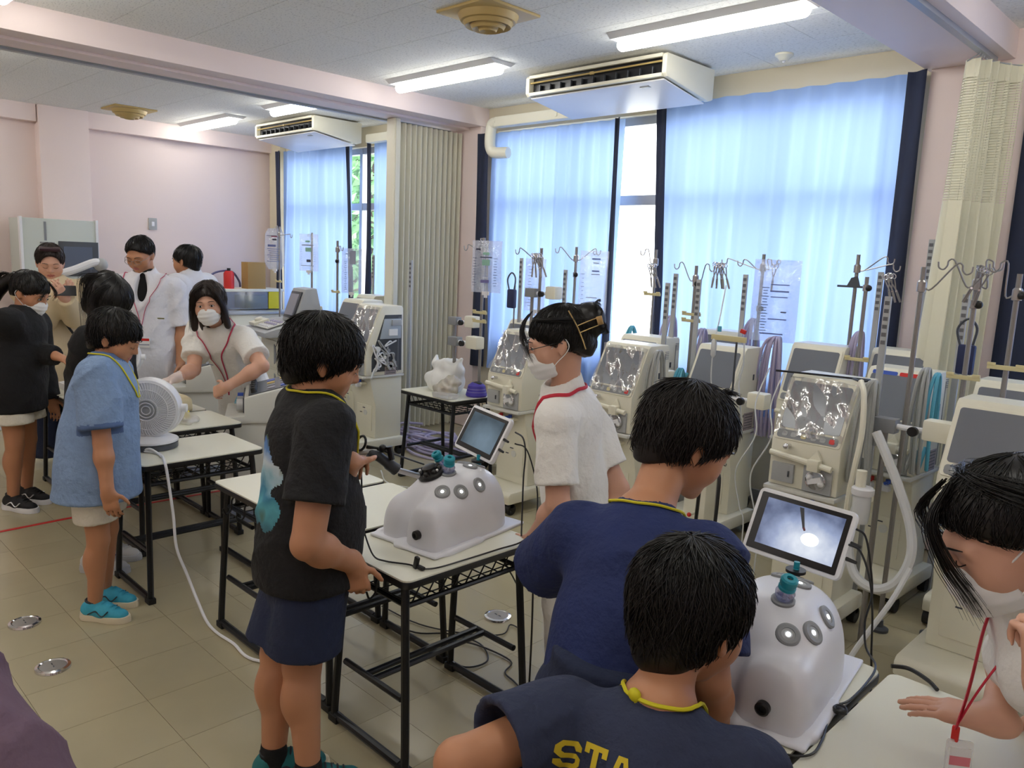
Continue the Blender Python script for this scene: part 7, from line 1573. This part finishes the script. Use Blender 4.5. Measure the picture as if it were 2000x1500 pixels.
# girl in black with long hair
p9 = Person('person in black top with long loose hair, behind the person in pale blue', PE['P9'])
p9.body(skin_b, {}, .007, feet=False)
p9.top(tee_black2, .009, hem=.10, wh=.12, wc=.112, depth=.80, sleeve=.95, slr=.060, fold=.005, seed=18); p9.shorts(shorts_navy, .009, z=.34, wr=.075)
G9 = head_frame(PE['P9']).T @ np.array([0, 0, -1.0])
def drop(p, L): return tuple(float(c) for c in np.array(p)+G9*L)
def longhair(sd):
    sd.u(econe((0, -.05, .04), drop((0, -.062, -.01), .17), .090, .078, (0, 1, 0), .62), .03)
    for q in (-1, 1): sd.u(econe((q*.075, .0, .03), drop((q*.082, .0, -.01), .15), .035, .026, (1, 0, 0), .6), .02)
lg = [([(q*.02, -.02, .125), (q*.085, -.03, .07), (q*.10, -.02, -.01), drop((q*.10, -.02, -.01), .19)], 70, .014, .0013) for q in (-1, 1)]+[([(x, -.05, .12), (x*1.8, -.12, .06), (x*2, -.13, .0), drop((x*2, -.125, .0), .21)], 60, .014, .0013) for x in (-.03, 0, .03)]
p9.hair(hair_m, 'long', .007, 500, .004, fringe=.03, nape=-.14, seed=19, sr=.0014, lift=.006, extra=longhair, guides=lg, side=-.09); p9.face(eyes='down')
p9.shoes(make_shoe((shoe_grey, mat('grey_sole', rgb(186, 188, 190), .6), (orange_m, shoe_grey, mat('purple_stripe', rgb(70, 56, 150), .6)))), R(45))
# girl with ponytail
p10 = Person('person in black hoodie and mask with ponytail at the left edge', PE['P10'])
p10.body(skin_b, dict(R=dict(dirv=(.7, .4, -.2), bn=(.1, 0, 1))), .007, feet=False)
p10.top(tee_black2, .010, hem=.11, wh=.125, wc=.118, depth=.80, slr=.062, fold=.006, longs=True, seed=21, name='hoodie'); p10.shorts(beige_cl, .009, z=.36, wr=.064, wb=.080, wh=.10)
p10.hair(hair_m, 'up', .007, 500, .002, fringe=.03, nape=-.07, seed=22, sr=.0014, lift=.006, side=.0, extra=lambda sd: (sd.u(rcone((0, -.13, .04), (0, -.19, -.06), .030, .045), .01), sd.u(rcone((0, -.19, -.06), (0, -.185, -.20), .045, .02), .02)),
    guides=[([(0, -.12, .05), (.01, -.20, .02), (.0, -.22, -.10), (.0, -.20, -.24)], 60, .014, .0014), ([(.0, .07, .115), (.05, .11, .06), (.065, .105, .0)], 40, .010, .0012), ([(.0, .07, .115), (-.05, .11, .06), (-.065, .105, .0)], 40, .010, .0012)])
p10.face(eyes='open', mask=True); p10.shoes(make_shoe((shoe_blk, white_plastic, (shoe_blk, shoe_blk, white_plastic))), R(30))
# woman with phone
p11 = Person('person in cream cardigan holding a phone before the pale cabinet', PE['P11'])
p11.body(skin_a, dict(R=dict(dirv=(.2, .45, .55), bn=(.75, -.2, -.2), curl=(.6, .7, .4)), L=dict(dirv=(.2, -.4, .55), bn=(.75, .2, -.2), curl=(.6, .7, .4))), .0065, legs=False, fullness=1.1)
p11.top(cream_knit, .009, hem=.12, wh=.115, wc=.112, depth=.72, slr=.055, fold=.004, longs=True, name='cardigan', seed=24); p11.trousers(shorts_navy, .012)
p11.hair(hair_br, 'up', .007, 500, .0, fringe=.090, nape=-.06, seed=25, sr=.0013, lift=.005, side=.0, extra=lambda sd: sd.u(ellip((0, -.10, -.01), (.06, .05, .05)), .02)); p11.face(eyes='down', brow_m=hair_br)
b = MB(); b.box((0, .055, .112), (.125, .05, .02)); b.v = [(x, y-.25*abs(x), z) for x, y, z in b.v]; p11.local(b.build('sunglasses', mat('brown_lens', rgb(60, 40, 48), .2), bevel=.008))
Pw = (np.array(PE['P11']['J']['wrR'])+np.array(PE['P11']['J']['wrL']))/2; t = thing('phone', 'phone held in both hands by the person in cream cardigan', 'phone', (float(Pw[0])+.06, float(Pw[1]), float(Pw[2])+.05), R(-12)); b = MB(); b.box((0, 0, 0), (.009, .13, .07), (0, R(-25), 0)); b.build('phone_body', black_pl, t, bevel=.003)
b = MB(); b.box((-.005, 0, .001), (.003, .12, .06), (0, R(-25), 0)); b.build('phone_screen', dark_grey, t, smooth=False)
b = MB(); Jn = p11.J; b.tube(catmull([Jn['neck']+np.array([.06, -.05, -.0]), Jn['chest']+np.array([.13, -.06, -.06]), Jn['hip']+np.array([.16, .08, .15]), Jn['hip']+np.array([.12, .16, .02])], 6), .008, 6, flat=.5); p11.own(b.build('bag_strap', black_pl))
b = MB(); b.tube(catmull([Jn['neck']+np.array([.055, .045, .0]), Jn['chest']+np.array([.115, .05, -.03]), Jn['chest']+np.array([.135, .02, -.15])], 6), .008, 6, flat=.4); p11.own(b.build('strap', red_pl))
# man in the white coat
p12 = Person('person in white coat with glasses and pink lanyard, arms at the sides', PE['P12'])
p12.body(skin_b, {}, .0065, legs=False, neckr=1.1)
p12.top(coat_m, .009, hem=.30, wh=.118, wc=.122, depth=.70, sleeve=.92, slr=.050, collar=True, fold=.010, ff=11, name='white_coat', seed=27, flare=1.15, vneck=True); p12.trousers(dark_grey, .012)
p12.hair(hair_m, 'boy', .007, 700, -.002, fringe=.088, nape=-.09, seed=28, sr=.0013, lift=.006, side=.02); p12.face(eyes='down', glasses=dull_steel)
neck_loop(p12, mat('pink_strap', rgb(206, 90, 120), .6), .005, .16, flat=.4, name='lanyard', off=.003, k=1.6)
def chest_card(p, w_, h_, drop, lat, bands, name='badge'):
    P = p.P; N = p.J['neck']; d = np.array(P['d']); f = np.array(P['tf']); r = np.array(P['r']); c = N-d*drop*p.S+r*lat*p.S+f*.14*p.S
    for _ in range(16): c = c-f*(p.shirt.one(c)-.006)*.8
    M = Matrix([[float(r[i]), float(f[i]), float(d[i]), float(c[i])] for i in range(3)]+[[0, 0, 0, 1]])
    b = MB(); b.box((0, 0, 0), (w_, .003, h_)); o = p.own(b.build(name, white_paper, smooth=False)); o.matrix_basis = M
    for z, hh, m_ in bands:
        b = MB(); b.box((0, .0022, z), (w_*.94, .001, hh)); o = p.own(b.build(name+'_band', m_, smooth=False)); o.matrix_basis = M
chest_card(p12, .115, .07, .275, 0, ((.024, .018, red_pl), (-.012, .008, ink_l)))
chest_card(p12, .05, .012, .17, -.075, ((0, .008, mat('olive_print', rgb(110, 110, 60), .6)),), 'pocket_print')
s = SDF(); N12 = p12.J['neck']; f12 = np.array(PE['P12']['tf']); d12 = np.array(PE['P12']['d']); s.u(econe(N12+f12*.0+d12*.012, N12+f12*.012-d12*.17, .070, .104, f12, .92), .01); p12.part('undershirt', s, .007, tee_black2)
# man behind
p13 = Person('person in white half hidden behind the person in white coat', PE['P13'])
p13.body(skin_b, {}, .008, legs=False); p13.top(coat_m, .011, hem=.2, wh=.115, wc=.12, depth=.72, sleeve=.9, slr=.06, collar=True, name='white_coat', seed=30); p13.trousers(shorts_navy, .014)
p13.hair(hair_m, 'boy', .008, 500, .0, fringe=.07, nape=-.10, seed=31, sr=.0014, lift=.012, side=-.01); p13.face(eyes='open')
# masked woman leaning
p14 = Person('masked person in white uniform with red lanyard leaning over the far desks', PE['P14'])
W14 = np.array(PE['P14']['J']['wrR'])
p14.body(skin_a, dict(R=dict(dirv=(-.35, -.65, -.25), bn=(.1, -.2, 1), curls=[(.7, .7, .4), (.8, .8, .5), (.9, .9, .5), (1.0, .9, .5)]), L=dict(dirv=(-.75, -.3, -.35), bn=(.45, -.6, .4), curls=[(.9, .9, .5)]*4)), .006, legs=False, regions=[(lambda c: ((c-(W14+np.array([-.03, -.06, -.02])))**2).sum(1) < .105**2, mat('glove', rgb(226, 206, 198), .4))])
p14.top(uniform, .008, hem=.14, wh=.105, wc=.106, depth=.70, sleeve=.70, slr=.050, collar=True, fold=.008, name='tunic', seed=33); p14.trousers(uniform, .012)
def bob(sd):
    for q in (-1, 1): sd.u(econe((q*.070, .015, .06), (q*.092, .025, -.125), .034, .028, (1, 0, 0), .7), .025)
    sd.u(econe((0, -.05, .04), (0, -.07, -.125), .092, .085, (0, 1, 0), .62), .03)
bg_ = [([(q*.012, .05, .122), (q*.06, .085, .08), (q*.085, .06, .0), (q*.098, .035, -.10), (q*.104, .03, -.15)], 70, .012, .0013) for q in (-1, 1)]
p14.hair(hair_br, 'long', .006, 500, .003, fringe=.074, nape=-.14, seed=34, sr=.0013, lift=.006, extra=bob, guides=bg_, side=-.10); p14.face(eyes='open', mask=True, brow_m=hair_br)
neck_loop(p14, mat('rose_strap', rgb(190, 52, 84), .6), .0045, .24, flat=.4, name='lanyard', off=.003, k=1.6)
chest_card(p14, .055, .006, .155, .055, ((0, .004, ink),), 'breast_print')
# mauve trousers at the lower left
pl = thing('person', 'person in mauve trousers cut by the lower left corner', 'person', (-1.62, .12, 0))
ip = Matrix.Translation((1.62, -.12, 0))
def put(o): o.parent = pl; o.matrix_parent_inverse = ip; return o
s = SDF(); s.u(rcone((-1.58, .18, .80), (-1.43, .34, .54), .13, .095), .05); s.u(rcone((-1.43, .34, .54), (-1.56, .26, .06), .095, .06), .03); s.u(rcone((-1.62, -.05, .70), (-1.66, .02, .40), .125, .085), .05); s.u(rcone((-1.66, .02, .40), (-1.70, -.02, .06), .085, .06), .03); s.u(ellip((-1.64, .02, .76), (.16, .18, .14)), .06); s.disp = wrinkle(.007, 20, 40)
put(s.build('trousers', .008, mauve, None, 2))
s = SDF(); s.u(econe((-1.66, .02, .80), (-1.80, -.02, 1.22), .13, .15, (.3, 1, 0), .7), .05); s.u(rcone((-1.78, .13, 1.2), (-1.70, .24, .92), .06, .055), .04); s.u(rcone((-1.86, -.16, 1.2), (-1.8, -.24, .92), .06, .055), .04); s.disp = wrinkle(.005, 15, 41); put(s.build('shirt', .01, mid_grey, None, 1))
s = SDF(); s.u(rcone((-1.80, -.02, 1.2), (-1.83, -.01, 1.36), .055, .05), .03); s.u(ellip((-1.83, .01, 1.46), (.078, .095, .112)), .03); s.u(rcone((-1.70, .24, .92), (-1.86, .26, .74), .042, .028), .03); s.u(rcone((-1.8, -.24, .92), (-1.62, -.22, .72), .042, .028), .03); s.u(rcone((-1.8, -.02, .9), (-1.8, -.02, 1.25), .08, .09), .03)
add_hand(s, (-1.86, .26, .74), (-.3, .1, -.9), (.2, .9, .0), 'L', .95); s.u(rcone((-1.70, .24, .92), (-1.78, .13, 1.2), .04, .045), .03); s.u(rcone((-1.78, .13, 1.2), (-1.80, -.02, 1.2), .045, .05), .03); s.u(rcone((-1.86, -.16, 1.2), (-1.80, -.02, 1.2), .045, .05), .03); s.u(rcone((-1.8, -.24, .92), (-1.86, -.16, 1.2), .04, .045), .03)
put(s.build('body', .008, skin_b, None, 1))
s = SDF(); s.u(ellip((-1.835, -.01, 1.49), (.092, .105, .098)), .02); s.sub(ellip((-1.83, .13, 1.43), (.07, .08, .08)), .01); put(s.build('hair', .009, hair_m, None, 1))
